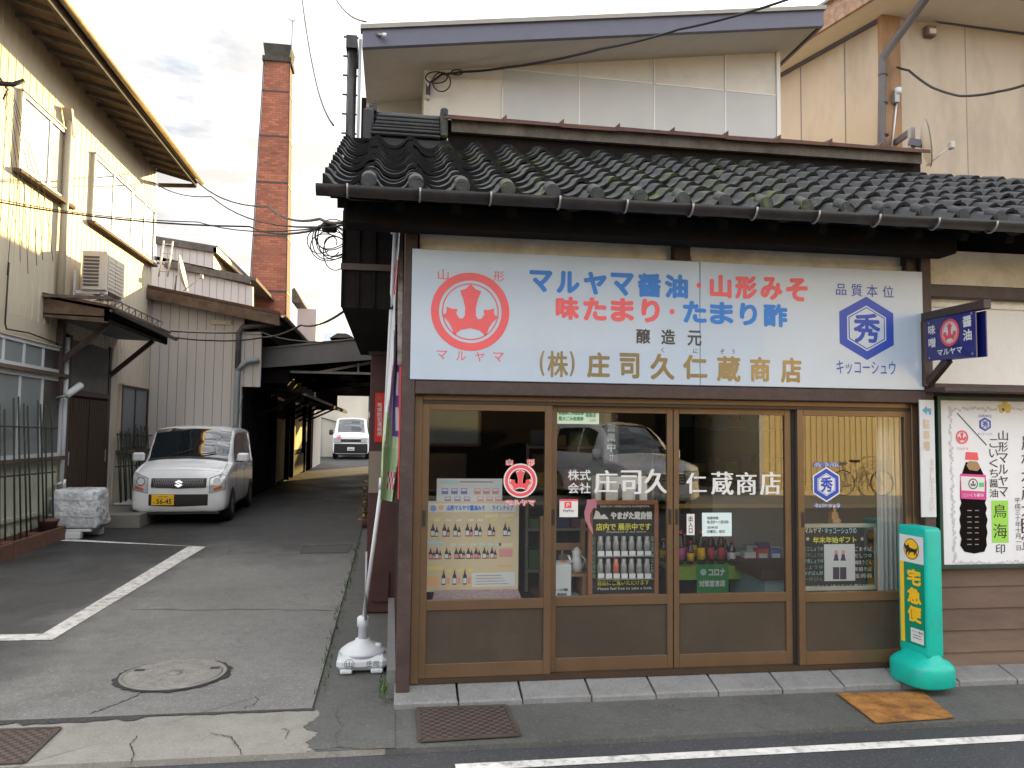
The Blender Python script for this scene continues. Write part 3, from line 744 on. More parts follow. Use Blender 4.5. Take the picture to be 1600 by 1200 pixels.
# lettering and stickers on the glass (plane of the panes)
G1 = 4.875 + .014; G2 = 4.913 + .014
lt = MB(); W_ = M['white']
ptext(lt, '株式\n会社', (887, 734, 923, 771), G2, W_, bold=.012, line=1.15)
for ch, b_ in (('庄', (928, 735, 965, 770)), ('司', (970, 735, 1002, 772)), ('久', (1006, 733, 1043, 771))): ptext(lt, ch, b_, G2, W_, mincho=.03)
lt.build('lettering', d2)
lt = MB()
for ch, b_ in (('仁', (1072, 739, 1104, 771)), ('蔵', (1111, 737, 1146, 773)), ('商', (1150, 738, 1182, 773)), ('店', (1187, 737, 1220, 773))): ptext(lt, ch, b_, G2, W_, mincho=.03)
lt.build('lettering', d3)
st = MB(); fy = frameY(G1); c0 = at(813, 751, G1); r0 = .098
crest(st, fy, c0.x, c0.z, r0, M['red'], M['white'], .002, False)
st.ring(1.0 * r0, 1.09 * r0, fy, M['white'], .0022, c=(c0.x, c0.z)); st.ring(.725 * r0, .80 * r0, fy, M['white'], .0022, c=(c0.x, c0.z)); 
o_, u_, v_, n_ = fy
st.poly([(c0.x + x * r0 * 1.13, c0.z + (y - .05) * r0 * 1.12 + .004) for x, y in CROWN + [(-x, y) for x, y in CROWN[-2:0:-1]]], fy, M['white'], .0018)
for ch, b_ in (('山', (790, 717, 802, 728)), ('形', (823, 717, 836, 729)), ('マルヤマ', (789, 780, 837, 791))):
    ptext(st, ch, b_, G1, M['white'], bold=.09, off=.002); ptext(st, ch, b_, G1, M['red'], bold=.02, off=.003)
st.build('sticker', d1)
st = MB(); c0 = at(1291, 757, G1)
hexmark(st, fy, c0.x, c0.z, .088, .106, M['navy'], M['white'], .002, True)
for ch, b_ in (('品質本位', (1271, 722, 1311, 730)), ('キッコーシュウ', (1272, 786, 1313, 794))):
    ptext(st, ch, b_, G1, M['white'], bold=.10, off=.002); ptext(st, ch, b_, G1, M['navy'], bold=.02, off=.003)
st.build('sticker', d4)
def card(parent, px, Y, m, name='sticker', th=.0015):
    a = at(px[0], px[3], Y); b = at(px[2], px[1], Y); mb = MB()
    mb.box((a.x, Y - th, a.z), (b.x, Y, b.z), m); return mb, Y - th
GRN = mat('notice green', (.05, .30, .12), .6, var=0)
mb, Y = card(d2, (868, 632, 936, 662), G2 - .001, mat('pale green card', (.62, .76, .60), .6, var=.03))
ptext(mb, '指定ごみ袋', (873, 635, 912, 640), Y, GRN, bold=.01)
ptext(mb, '家庭系ごみ指定袋', (873, 642, 912, 648), Y, GRN, bold=.03); ptext(mb, '粗大ごみ処理券', (873, 651, 912, 657), Y, GRN, bold=.03); ptext(mb, '取扱店', (915, 645, 931, 652), Y, GRN, bold=.02); ptext(mb, '山形市', (921, 655, 931, 659), Y, GRN)
mb.build('sticker', d2)
mb, Y = card(d2, (874, 780, 903, 808), G2 - .001, M['white'])
mb.box((at(874, 780, Y).x, Y - .0006, at(874, 783, Y).z), (at(903, 780, Y).x, Y, at(874, 780, Y).z), M['red'])
a = at(882, 794, Y); b = at(893, 784, Y); mb.box((a.x, Y - .0008, a.z), (b.x, Y, b.z), M['red'])
ptext(mb, 'P', (885, 786, 890, 792), Y - .001, M['white'], bold=.03); ptext(mb, 'PayPay', (880, 796, 897, 800.5), Y, M['dkgrey'], bold=.01)
mb.build('sticker', d2)
mb, Y = card(d3, (1097, 801, 1143, 838), G2 - .001, mat('pale blue card', (.60, .74, .76), .5, var=.03))
for s, b_ in (('営業時間', (1105, 807, 1122, 811.5)), ('8:30～18:00', (1105, 813, 1138, 818)), ('定休日', (1105, 822, 1121, 826)), ('日曜日、祝日', (1105, 828, 1132, 833))): ptext(mb, s, b_, Y, M['dkgrey'], bold=.01)
mb.build('sticker', d3)
mb, Y = card(d3, (1073, 803, 1085, 836), G2 - .001, M['white'])
ptext(mb, vert('出入口'), (1075.5, 806, 1082.5, 833), Y, M['black'], bold=.015)
mb.build('sticker', d3)

# interior shell
DR = M['darkroom']
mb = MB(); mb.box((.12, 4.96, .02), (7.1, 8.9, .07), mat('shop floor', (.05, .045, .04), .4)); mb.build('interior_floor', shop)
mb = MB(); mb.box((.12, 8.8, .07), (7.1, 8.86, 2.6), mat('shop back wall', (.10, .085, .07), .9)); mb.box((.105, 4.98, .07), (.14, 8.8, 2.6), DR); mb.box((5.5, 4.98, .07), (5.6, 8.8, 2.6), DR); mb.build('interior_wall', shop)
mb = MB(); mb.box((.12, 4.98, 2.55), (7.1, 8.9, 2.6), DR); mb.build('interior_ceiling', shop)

# ================================================================== SIGNS ON THE FRONT
SY = 4.79
sign = thing('shop_sign', 'long white signboard over the sliding doors with red crest and blue hexagon crest', 'sign', (1.8, SY, 1.92))
for a_, b_ in ((.103, 1.945), (1.949, 3.525)): box('sign_panel', sign, (a_, SY, 1.916), (b_, SY + .035, 2.718), M['signwhite'], .003)
fy = frameY(SY)
em = MB(); c = at(735, 487, SY); crest(em, fy, c.x, c.z, .242, M['letter_red'], M['signwhite'])
for ch, b_ in (('山', (684, 421, 701, 437)), ('形', (771, 424, 788, 440)), ('マ', (682, 548, 699, 561)), ('ル', (713, 549, 728, 563)), ('ヤ', (742, 550, 757, 565)), ('マ', (770, 551, 787, 565))): ptext(em, ch, b_, SY, M['letter_red'], bold=.0)
em.build('red_crest', sign)
em = MB(); c = at(1354, 513, SY); hexmark(em, fy, c.x, c.z, .195, .212, M['navy'], M['signwhite'])
for ch, b_ in (('品', (1306, 444, 1322, 461)), ('質', (1330, 444, 1347, 463)), ('本', (1354, 445, 1371, 464)), ('位', (1379, 447, 1396, 465)), ('キッコーシュウ', (1307, 565, 1399, 584))): ptext(em, ch, b_, SY, M['navy'], bold=.004)
em.build('blue_crest', sign)
lt = MB(); B_ = M['letter_blue']; RD = M['letter_red']
for i, ch in enumerate('マルヤマ醤油'):
    x0 = 827 + i * 42.3; ptext(lt, ch, (x0, 423 + i * 1.3, x0 + 36.5, 456 + i * 1.9), SY, B_, bold=.052)
for i, ch in enumerate('山形みそ'):
    x0 = 1109 + i * 39.6; ptext(lt, ch, (x0, 430 + i * 1.6, x0 + 34, 465 + i * 1.8), SY, RD, bold=.052)
for i, ch in enumerate('味たまり'):
    x0 = 868 + i * 43; ptext(lt, ch, (x0 + (5 if ch == 'り' else 0), 464 + i * 1.2, x0 + (34 if ch == 'り' else 37), 499 + i * 1.6), SY, RD, bold=.052)
for i, ch in enumerate('たまり酢'):
    x0 = 1067 + i * 42; ptext(lt, ch, (x0 + (5 if ch == 'り' else 0), 471 + i * 1.5, x0 + (32 if ch == 'り' else 37), 504 + i * 2.2), SY, B_, bold=.052)
for px, py, in ((1092, 446), (1050, 487)):
    c = at(px, py, SY); lt.disc(.017, fy, RD, .0015, 20, (c.x, c.z))
lt.build('product_lettering', sign)
lt = MB()
for ch, x, y in (('醸', 994, 514), ('造', 1033, 515), ('元', 1074, 517)): ptext(lt, ch, (x, y, x + 22, y + 23), SY, M['dkgrey'], bold=.025)
for ch, b_ in (('く', (1033, 543, 1038, 551)), ('に', (1083, 545, 1090, 552)), ('ぞ', (1125, 546, 1132, 553)), ('う', (1143, 546, 1148, 553))): ptext(lt, ch, b_, SY, M['dkgrey'])
GD = M['gold']
for ch, b_ in (('(', (843, 548, 851, 587)), ('株', (855, 549, 888, 589)), (')', (890, 549, 898, 588))): ptext(lt, ch, b_, SY, GD if ch == '株' else GD, bold=.02)
for ch, b_ in (('庄', (917, 551, 953, 590)), ('司', (968, 552, 999, 591)), ('久', (1016, 553, 1054, 593)), ('仁', (1067, 555, 1105, 592)), ('蔵', (1120, 557, 1157, 596)), ('商', (1172, 558, 1203, 596)), ('店', (1220, 559, 1252, 598))):
    ptext(lt, ch, b_, SY, GD, bold=.034, off=.0014)
lt.build('company_lettering', sign)

# blue enamel hanging sign on a timber bracket
hs = thing('hanging_sign', 'small navy enamel sign with red crest hanging from a timber bracket', 'sign', (3.6, 4.8, 2.2))
xh, z0, z1 = 3.515, 2.105, 2.375
br = MB()
br.box((xh - .005, 4.22, z1 + .005), (xh + .045, 4.81, z1 + .06), BP, .004)
br.bar((xh + .03, 4.79, 1.95), (xh + .03, 4.58, z0 - .0), .04, .045, BP)
br.box((xh - .01, 4.76, 1.94), (xh + .045, 4.80, z1 + .005), BP, .003); br.build('bracket', hs)
pl = MB(); pl.slab([(xh - .008, 4.74, z0), (xh - .008, 4.29, z0 - .012), (xh - .008, 4.29, z1), (xh - .008, 4.74, z1 + .003)], (.008, 0, 0), M['enamel_navy']); pl.slab([(xh + .045, 4.68, z0), (xh + .045, 4.27, z0 - .012), (xh + .045, 4.27, z1), (xh + .045, 4.68, z1 + .003)], (.008, 0, 0), M['enamel_navy']); pl.build('enamel_plate', hs)
lt = MB(); fh = (Vector((xh - .008, 4.74, z0)), Vector((0, -1, 0)), Vector((0, 0, 1)), Vector((-1, 0, 0)))
o2 = (fh[0] + fh[1] * .225 + Vector((0, 0, .165)), fh[1], fh[2], fh[3])
lt.disc(.075, o2, M['white'], .0012, 40); crest(lt, o2, 0, 0, .088, M['red'], M['white'], .002)
for ch, b_ in (('味', (.025, .17, .095, .235)), ('噌', (.025, .085, .095, .15)), ('醤', (.345, .18, .42, .25)), ('油', (.345, .095, .42, .165)), ('マルヤマ', (.11, .025, .335, .066))): put_text(lt, ch, fh, *b_, M['white'], bold=.035, off=.003)
for y_, z_ in ((.03, .25), (.42, .26), (.03, .02), (.42, .01)): lt.disc(.008, fh, M['grey_metal'], .002, 10, (y_, z_))
lt.build('lettering', hs)

# poster board with the soy sauce bottle
PY = 4.80
pb = thing('poster_board', 'framed white poster of a dark soy sauce bottle with a pink label', 'poster', (4.4, PY, .7))
a = at(1466, 890, PY); zt = at(1466, 619, PY).z; zb = at(1476, 889, PY).z; x0 = at(1468, 750, PY).x
fb = MB(); GRNF = mat('dark green frame', (.012, .045, .035), .5)
fb.box((x0, PY, zb), (6.2, PY + .06, zb + .025), GRNF); fb.box((x0, PY, zt - .025), (6.2, PY + .06, zt), GRNF); fb.box((x0, PY + .001, zb + .025), (x0 + .022, PY + .06, zt - .025), GRNF); fb.build('frame', pb)
sh = MB(); sh.box((x0 + .022, PY + .02, zb + .025), (6.2, PY + .05, zt - .025), mat('poster sheet', (.72, .74, .78), .45, var=.03)); sh.build('sheet', pb)
PS = PY + .019; fy = frameY(PS)
bt = MB(); PX = lambda x, y: (at(x, y, PS).x, at(x, y, PS).z)
BLK = mat('soy dark', (.006, .004, .004), .8, var=.2, scale=30, spec=.1); PINK = mat('label pink', (.62, .05, .26), .5, var=0)
sil = [(1503, 740), (1537, 742), (1541, 752), (1541, 780), (1539, 786), (1542, 794), (1540, 802), (1543, 812), (1541, 822), (1543, 832), (1541, 842), (1542, 852), (1538, 862), (1522, 865), (1507, 862), (1500, 852), (1502, 842), (1499, 832), (1501, 822), (1499, 812), (1501, 802), (1499, 794), (1502, 786), (1500, 778), (1500, 752)]
bt.poly([PX(*p) for p in sil][::-1], fy, BLK, .001)
bt.poly([PX(*p) for p in ((1509, 722), (1528, 723), (1537, 742), (1503, 740))][::-1], fy, BLK, .0012)
bt.poly([PX(*p) for p in ((1514, 720), (1526, 721), (1532, 731), (1527, 736), (1514, 734), (1510, 727))][::-1], fy, mat('soy amber', (.32, .20, .10), .4, var=0), .0016)
bt.poly([PX(*p) for p in ((1500, 740), (1540, 742), (1540, 781), (1501, 779))][::-1], fy, PINK, .002)
bt.poly([PX(*p) for p in ((1501, 744), (1538, 746), (1538, 768), (1502, 766))][::-1], fy, M['white'], .0025)
bt.poly([PX(*p) for p in ((1509, 706), (1527, 707), (1529, 719), (1508, 718))][::-1], fy, M['red'], .002)
c = PX(1520, 756); bt.disc(.036, fy, M['black'], .003, 24, c); bt.disc(.029, fy, M['white'], .0033, 24, c)
bt.poly([(c[0] + x * .03, c[1] + y * .03) for x, y in CROWN + [(-x, y) for x, y in CROWN[-2:0:-1]]], fy, M['black'], .0036)
bt.poly([PX(*p) for p in ((1529, 754), (1537, 754), (1537, 761), (1529, 761))][::-1], fy, mat('label green', (.10, .5, .2), .5, var=0), .003)
ptext(bt, 'こいくち醤油', (1505, 771, 1536, 776), PS, M['white'], bold=.02, off=.003)
for y in (797, 807, 815, 824, 832, 842, 850):
    bt.poly([PX(*p) for p in ((1511, y), (1518, y), (1518, y + 1.2), (1511, y + 1.2))][::-1], fy, M['grey_metal'], .0016); bt.poly([PX(*p) for p in ((1523, y), (1529, y), (1529, y + 1.2), (1523, y + 1.2))][::-1], fy, M['grey_metal'], .0016)
bt.build('bottle_print', pb)
lt = MB(); K = M['black']
for i, ch in enumerate('山形マルヤマ'): ptext(lt, ch, (1560, 673 + i * 17.6, 1574.5, 688 + i * 17.6), PS, K, mincho=.008)
for i, ch in enumerate('こいくち醤油'): ptext(lt, ch, (1546, 686 + i * 15.6, 1559, 699 + i * 15.6), PS, K, mincho=.006)
lt.poly([PX(*p) for p in ((1549, 782), (1575, 782), (1576, 848), (1550, 848))][::-1], fy, mat('poster lime', (.30, .62, .08), .6, var=0), .0008)
ptext(lt, '鳥', (1552, 788, 1572, 809), PS, K, mincho=.006); ptext(lt, '海', (1552, 818, 1573, 841), PS, K, mincho=.006); ptext(lt, '印', (1556, 850, 1570, 865), PS, K, mincho=.008)
ptext(lt, vert('平成三十年十月一日'), (1587, 778, 1594, 860), PS, M['dkgrey'])
for i, ch in enumerate('農林水産大臣賞'): ptext(lt, ch, (1596, 680 + i * 26, 1618, 703 + i * 26), PS, K, mincho=.006)
c = PX(1503, 683); crest(lt, fy, c[0], c[1], .046, M['red'], M['white'], .001)
c = PX(1539, 663); hexmark(lt, fy, c[0], c[1], .044, .047, M['navy'], M['white'], .001)
ptext(lt, '品質本位', (1529, 648, 1549, 652), PS, M['navy']); ptext(lt, 'キッコーシュウ', (1528, 676, 1550, 680), PS, M['navy']); ptext(lt, 'マルヤマ', (1494, 699, 1513, 703), PS, M['red'])
lt.slab([Vector((at(1495, 646, PS).x, PS - .001, at(1495, 646, PS).z)), Vector((at(1541, 696, PS).x, PS - .001, at(1541, 696, PS).z)), Vector((at(1542, 695, PS).x, PS - .001, at(1542, 695, PS).z)), Vector((at(1496, 645, PS).x, PS - .001, at(1496, 645, PS).z))], (0, -.0005, 0), M['dkgrey'])
# ornamental border
SIL = mat('silver print', (.50, .51, .53), .5, var=0); rn2 = random.Random(5)
for i in range(60):
    y = 640 + i * 4.0; c = PX(1484 + .035 * (y - 640) + rn2.uniform(-2, 2), y); lt.disc(rn2.uniform(.006, .013), fy, SIL, .0006 + .00002 * i, 7, c)
for i in range(36):
    x = 1484 + i * 4; c = PX(x, 639 + rn2.uniform(-2.5, 2.5)); lt.disc(rn2.uniform(.006, .012), fy, SIL, .0004 + .00002 * i, 7, c)
    c = PX(x + 6, 879 + rn2.uniform(-2.5, 2.5)); lt.disc(rn2.uniform(.006, .012), fy, SIL, .0004 + .00002 * i, 7, c)
GY = mat('poster gold', (.62, .47, .12), .5, var=0)
for dx, dy, rr in ((0, 0, .028), (-7, 0, .018), (7, 0, .018), (0, -6, .02), (-5, 5, .02), (5, 5, .02)): lt.disc(rr, fy, GY, .0009 + .0001 * abs(dx + dy), 14, PX(1570 + dx, 636 + dy))
lt.build('lettering', pb)

# narrow parking sign on the post
ks = thing('parking_sign', 'narrow white sign with a blue arrow and faded orange writing beside the poster', 'sign', (3.63, 4.79, 1.1))
xs0, xs1 = at(1438, 700, 4.79).x, at(1461, 700, 4.79).x; zs0, zs1 = at(1450, 808, 4.79).z, at(1450, 625, 4.79).z
box('sign_plate', ks, (xs0, 4.79, zs0), (xs1, 4.798, zs1), M['whiteplastic'])
lt = MB(); AB = mat('faded blue arrow', (.10, .34, .52), .5); AO = mat('faded orange print', (.62, .48, .34), .6)
fy = frameY(4.789); q_ = lambda x, y: (at(x, y, 4.789).x, at(x, y, 4.789).z)
lt.poly([q_(*p) for p in ((1441, 641), (1448, 634), (1448, 638), (1455, 638), (1455, 648), (1451, 648), (1451, 643.5), (1448, 643.5), (1448, 648))][::-1], fy, AB, .001)
for i, ch in enumerate('駐車場'): ptext(lt, ch, (1442, 655 + i * 17, 1453, 670 + i * 17), 4.789, AO, bold=.02)
for i, ch in enumerate('左折して下さい'): ptext(lt, ch, (1453, 716 + i * 12, 1459, 726 + i * 12), 4.789, AO, bold=.0)
lt.build('lettering', ks)

# ================================================================== LEFT HOUSE
HX = -4.7
house = thing('corrugated_house', 'two storey house clad in cream ribbed steel along the left of the alley', 'house', (HX, 12, 0))
SD = M['siding']
def ribs_x(mb, X, y0, y1, z0, z1, step, m, d=.007, wdt=.05):
    y = y0
    while y < y1 - wdt:
        mb.add([(X, y, z0), (X + d, y + wdt * .3, z0), (X + d, y + wdt * .7, z0), (X, y + wdt, z0), (X, y, z1), (X + d, y + wdt * .3, z1), (X + d, y + wdt * .7, z1), (X, y + wdt, z1)], [[0, 1, 5, 4], [1, 2, 6, 5], [2, 3, 7, 6]], m)
        y += step
def ribs_y(mb, Y, x0, x1, zf, z0, step, m, d=.012, wdt=.03):
    x = x0
    while x < x1 - wdt:
        mb.box((x, Y - d, z0), (x + wdt, Y, zf(x)), m); x += step
mb = MB(); mb.box((-9.5, 5, -.1), (HX, 16.15, 6.72), SD); ribs_x(mb, HX, 5.0, 16.15, 3.0, 6.7, .19, SD); ribs_x(mb, HX, 13.6, 16.15, .1, 3.0, .19, M['siding_grey']); ribs_x(mb, HX, 11.9, 12.15, .1, 3.0, .19, SD)
mb.box((HX, 11.9, 2.98), (HX + .02, 12.5, 3.02), SD); mb.build('wall', house)
mb = MB(); mb.box((HX, 5, 0), (HX + .016, 12.05, 1.17), M['green_siding']); ribs_x(mb, HX + .016, 5, 12.0, 0, 1.17, .30, M['green_siding'], .008, .02); mb.box((HX, 5, 1.14), (HX + .035, 12.05, 1.19), M['brown_paint']); mb.box((HX, 5, .42), (HX + .05, 11.7, .47), M['green_siding']); mb.build('dado', house)
# roof with boarded eave
mb = MB()
mb.slab([(-3.93, 4.6, 6.62), (-3.93, 16.45, 6.62), (-9.6, 16.45, 8.6), (-9.6, 4.6, 8.6)], (0, 0, .07), M['rust_cap'])
n_ = 40
for k in range(n_): mb.bar((-3.93, 4.7 + k * .3, 6.70), (-9.5, 4.7 + k * .3, 8.64), .03, .03, M['rust_cap'])
mb.build('roof', house)
mb = MB(); mb.slab([(HX, 4.6, 6.73), (-3.98, 4.6, 6.545), (-3.98, 16.4, 6.545), (HX, 16.4, 6.73)], (0, 0, .03), M['old_wood'])
for k in range(26): mb.bar((HX, 4.8 + k * .455, 6.70), (-4.0, 4.8 + k * .455, 6.52), .045, .05, M['grey_wood'])
mb.box((-4.03, 4.6, 6.48), (-3.99, 16.4, 6.60), M['grey_wood']); mb.bar((HX, 16.32, 6.45), (-4.0, 16.40, 6.50), .05, .07, M['grey_wood'])
mb.build('eave_soffit', house)
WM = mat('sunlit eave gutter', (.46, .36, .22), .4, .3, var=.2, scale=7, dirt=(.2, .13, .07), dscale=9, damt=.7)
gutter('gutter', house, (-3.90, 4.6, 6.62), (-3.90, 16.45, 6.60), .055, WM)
gb = MB(); gb.slab([(HX, 16.15, 6.7), (-9.5, 16.15, 6.7), (-9.5, 16.15, 8.5), (HX, 16.15, 6.85)], (0, -.1, 0), SD); gb.build('gable', house)
# upper windows
def window(parent, y0, y1, z0, z1, panes, X=HX, name='window', fr_m=None, deep=.06, label=None):
    fm = fr_m or M['alu']; mb = MB(); t = .05
    mb.box((X, y0, z0), (X + deep, y0 + t, z1), fm); mb.box((X, y1 - t, z0), (X + deep, y1, z1), fm)
    mb.box((X, y0 + t, z0), (X + deep, y1 - t, z0 + t), fm); mb.box((X, y0 + t, z1 - t), (X + deep, y1 - t, z1), fm)
    for a_, b_, cm in panes[1:]: mb.box((X + .005, a_ - .025, z0 + t), (X + deep - .008, a_ + .025, z1 - t), fm)
    o = mb.build(name, parent)
    sl_ = MB(); sl_.box((X, y0 - .06, z0 - .05), (X + deep + .05, y1 + .06, z0), M['old_wood']); sl_.box((X, y0 - .03, z1), (X + deep + .02, y1 + .03, z1 + .018), M['siding']); sl_.box((X, y0 - .02, z0), (X + deep - .01, y0, z1), M['siding']); sl_.box((X, y1, z0), (X + deep - .01, y1 + .02, z1), M['siding']); sl_.build('window_surround', o)
    for a_, b_, cm in panes:
        if fr_m is not None: box('pane', o, (X + .012, a_ + .02, z0 + t), (X + deep - .02, b_ - .02, z1 - t), cm); continue
        box('curtain', o, (X + .012, a_ + .02, z0 + t), (X + .020, b_ - .02, z1 - t), cm)  # beige ones are curtains, white ones a painted sky reflection
        g_ = MB(); g_.quad((X + deep - .02, a_ + .02, z0 + t), (X + deep - .02, b_ - .02, z0 + t), (X + deep - .02, b_ - .02, z1 - t), (X + deep - .02, a_ + .02, z1 - t), M['glass']); g_.build('pane', o)
    if label: tag(o, label)
    return o
SKYW, CB = M['sky_white'], M['curtain_beige']
window(house, 10.42, 12.0, 4.80, 5.80, [(10.45, 11.28, SKYW), (11.28, 11.97, CB)])
window(house, 12.85, 16.04, 4.80, 5.86, [(12.9, 13.75, SKYW), (13.75, 14.7, CB), (14.7, 15.4, CB), (15.4, 16.0, SKYW)])
PG = M['pane_grey']
window(house, 8.6, 12.05, 2.36, 2.72, [(8.6, 9.3, PG), (9.3, 10.28, PG), (10.28, 10.82, PG), (10.82, 11.38, PG), (11.38, 12.0, mat('dim pane', (.055, .055, .05), .3))], fr_m=M['whiteplastic'])
window(house, 8.6, 12.05, 1.20, 2.30, [(8.6, 9.7, PG), (9.7, 10.75, PG), (10.75, 11.4, PG), (11.4, 12.0, mat('dim pane', (.055, .055, .05), .3))], fr_m=M['whiteplastic'])
window(house, 14.55, 16.05, 1.22, 2.36, [(14.6, 15.3, mat('blue grey pane', (.13, .15, .17), .3)), (15.3, 16.0, MATS['blue grey pane'])], fr_m=M['bronze_dark'])
# recessed entrance with dark slatted sliding doors
mb = MB(); y0, y1 = 12.30, 13.95
mb.box((HX - .01, y0 - .1, .12), (HX + .06, y0, 2.95), M['brown_paint']); mb.box((HX - .01, y1, .12), (HX + .03, y1 + .1, 2.95), M['brown_paint'])
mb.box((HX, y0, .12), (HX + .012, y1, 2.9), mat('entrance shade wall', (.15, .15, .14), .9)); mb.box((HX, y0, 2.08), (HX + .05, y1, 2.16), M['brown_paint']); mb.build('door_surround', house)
for k in range(2):
    a = y0 + k * .82; dm = MB(); dm.box((HX + .012, a, .14), (HX + .03, a + .83, 2.08), M['black_wood'])
    for j in range(12): dm.box((HX + .03, a + .03 + j * .066, .2), (HX + .042, a + .06 + j * .066, 2.04), mat('door slat', (.06, .038, .026), .6))
    d_ = dm.build('sliding_door', house); box('handle', d_, (HX + .043, a + (.06 if k == 0 else .74), 1.05), (HX + .05, a + (.085 if k == 0 else .765), 1.25), M['alu'])
box('door_step', house, (HX, 12.75, .05), (-3.75, 15.6, .30), mat('step concrete', (.19, .185, .16), .9, var=.15, dirt=(.09, .09, .075), dscale=3), .01)
# lean-to canopy over the entrance
q0 = atx(68, 470, HX); q1 = at(168, 483, q0.y); q2 = atx(262, 527, q1.x)
cx1, cy0, cy1 = q1.x, q0.y, q2.y
mb = MB(); zc = q1.z
mb.slab([(HX, cy0 - .05, zc + .16), (cx1 + .05, cy0 - .05, zc + .02), (cx1 + .05, cy1, zc + .02), (HX, cy1, zc + .16)], (0, 0, .035), M['rust_cap'])
mb.slab([(HX, cy0, zc + .13), (cx1, cy0, zc - .01), (cx1, cy0, zc - .19), (HX, cy0, zc - .13)], (0, .05, 0), M['old_wood'])
mb.box((HX, cy0 - .06, zc + .13), (cx1 + .04, cy0 - .02, zc + .17), M['grey_wood'])
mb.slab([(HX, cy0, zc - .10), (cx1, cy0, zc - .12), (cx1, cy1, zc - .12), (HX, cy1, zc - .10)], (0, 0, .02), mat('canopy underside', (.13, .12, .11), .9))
mb.box((cx1 - .04, cy0, zc - .17), (cx1, cy1, zc), M['black_wood'])
for yy in (cy0 + .5, cy1 - .3): mb.bar((HX, yy, zc - .75), (cx1 - .15, yy, zc - .14), .06, .07, M['brown_paint'])
mb.box((HX, cy0 + .45, zc - 1.2), (HX + .09, cy0 + .55, zc - .05), M['brown_paint'])
can = mb.build('entrance_canopy', house)
gutter('canopy_gutter', can, (cx1 + .07, cy0 - .02, zc + .0), (cx1 + .07, cy1 + .25, zc - .03), .045, M['gutter'])
mb = MB()
yy = cy0
while yy < cy1 - .2:
    mb.bar((cx1 - .1, yy, zc + .06), (cx1 - .1, yy, zc + .22), .012, .012, M['pipe_brown']); mb.bar((cx1 - .1, yy, zc + .06), (cx1 - .1, yy + .3, zc + .22), .01, .01, M['pipe_brown']); yy += .3
for z_ in (.07, .22): mb.bar((cx1 - .1, cy0, zc + z_), (cx1 - .1, cy1, zc + z_), .015, .015, M['pipe_brown'])
mb.build('snow_guard', can)
# downpipe and hopper of the house
p = atx(108, 200, HX + .08); 
mb = MB(); mb.tube([(HX + .07, p.y, 5.95), (HX + .07, p.y, 3.3)], .05, M['siding'], 10); mb.slab([(HX + .02, p.y - .13, 6.1), (HX + .14, p.y - .1, 6.1), (HX + .12, p.y + .06, 5.8), (HX + .02, p.y + .06, 5.8)], (0, .06, 0), M['siding']); mb.build('downpipe', house)
mb = MB(); mb.tube([(HX + .06, 12.12, .6), (HX + .06, 12.12, 2.9)], .035, M['whiteplastic'], 8); mb.tube([(HX + .06, 11.85, .1), (HX + .06, 11.85, .8), (HX + .2, 11.85, .84)], .025, M['alu'], 8); mb.tube([(HX + .2, 11.85, .88), (HX + .2, 11.85, .74)], .03, M['alu'], 8); mb.tube([(HX + .22, 11.87, .78), (HX + .24, 11.95, .5), (HX + .2, 12.1, .2)], .012, mat('green hose', (.01, .22, .07), .5), 8); mb.build('standpipe', house)

# upstairs air conditioner on a bracket
def ac_unit(name, label, loc, rz, lx, ly, lz, legs=True):
    t = thing(name, label, 'air conditioner', loc, rz)
    c_ = mat('ac casing', (.58, .55, .49), .5, var=.04)
    box('casing', t, (-lx / 2, -ly / 2, 0), (lx / 2, ly / 2, lz), c_, .012, True)
    g_ = MB()
    for k in range(9): g_.box((-lx / 2 + .03, -ly / 2 - .012, .06 + k * (lz - .12) / 9), (lx / 2 - .1, -ly / 2 - .004, .06 + (k + .55) * (lz - .12) / 9), M['pipe_brown'])
    g_.build('side_grille', t, True)
    g_ = MB(); 
    for k in range(2): g_.box((lx / 2, -ly / 2 + .05 + k * .33, .04), (lx / 2 + .006, -ly / 2 + .36 + k * .33, lz - .05), mat('ac grille', (.46, .43, .36), .5))
    for k in range(8): g_.box((lx / 2 + .006, -ly / 2 + .06, .06 + k * .055), (lx / 2 + .012, ly / 2 - .08, .08 + k * .055), c_)
    g_.build('fan_grille', t, True)
    if legs:
        b_ = MB(); b_.box((-lx / 2 - .1, -ly / 2 + .05, -.05), (lx / 2, -ly / 2 + .09, 0), M['whiteplastic']); b_.box((-lx / 2 - .1, ly / 2 - .09, -.05), (lx / 2, ly / 2 - .05, 0), M['whiteplastic'])
        b_.box((-lx / 2 - .12, -ly / 2 + .05, -.3), (-lx / 2 - .09, -ly / 2 + .09, .3), M['whiteplastic'])
        b_.bar((-lx / 2 - .1, -ly / 2 + .07, -.3), (lx / 2, -ly / 2 + .07, -.03), .03, .03, M['whiteplastic']); b_.bar((-lx / 2 - .1, ly / 2 - .07, -.3), (lx / 2, ly / 2 - .07, -.03), .03, .03, M['whiteplastic']); b_.build('bracket', t, True)
    return t
pa = at(118, 452, 12.15); 
ac_unit('air_conditioner', 'cream air conditioner unit bracketed high on the left house above the canopy', (HX + .36, 12.55, pa.z), 0, .34, .80, .58)

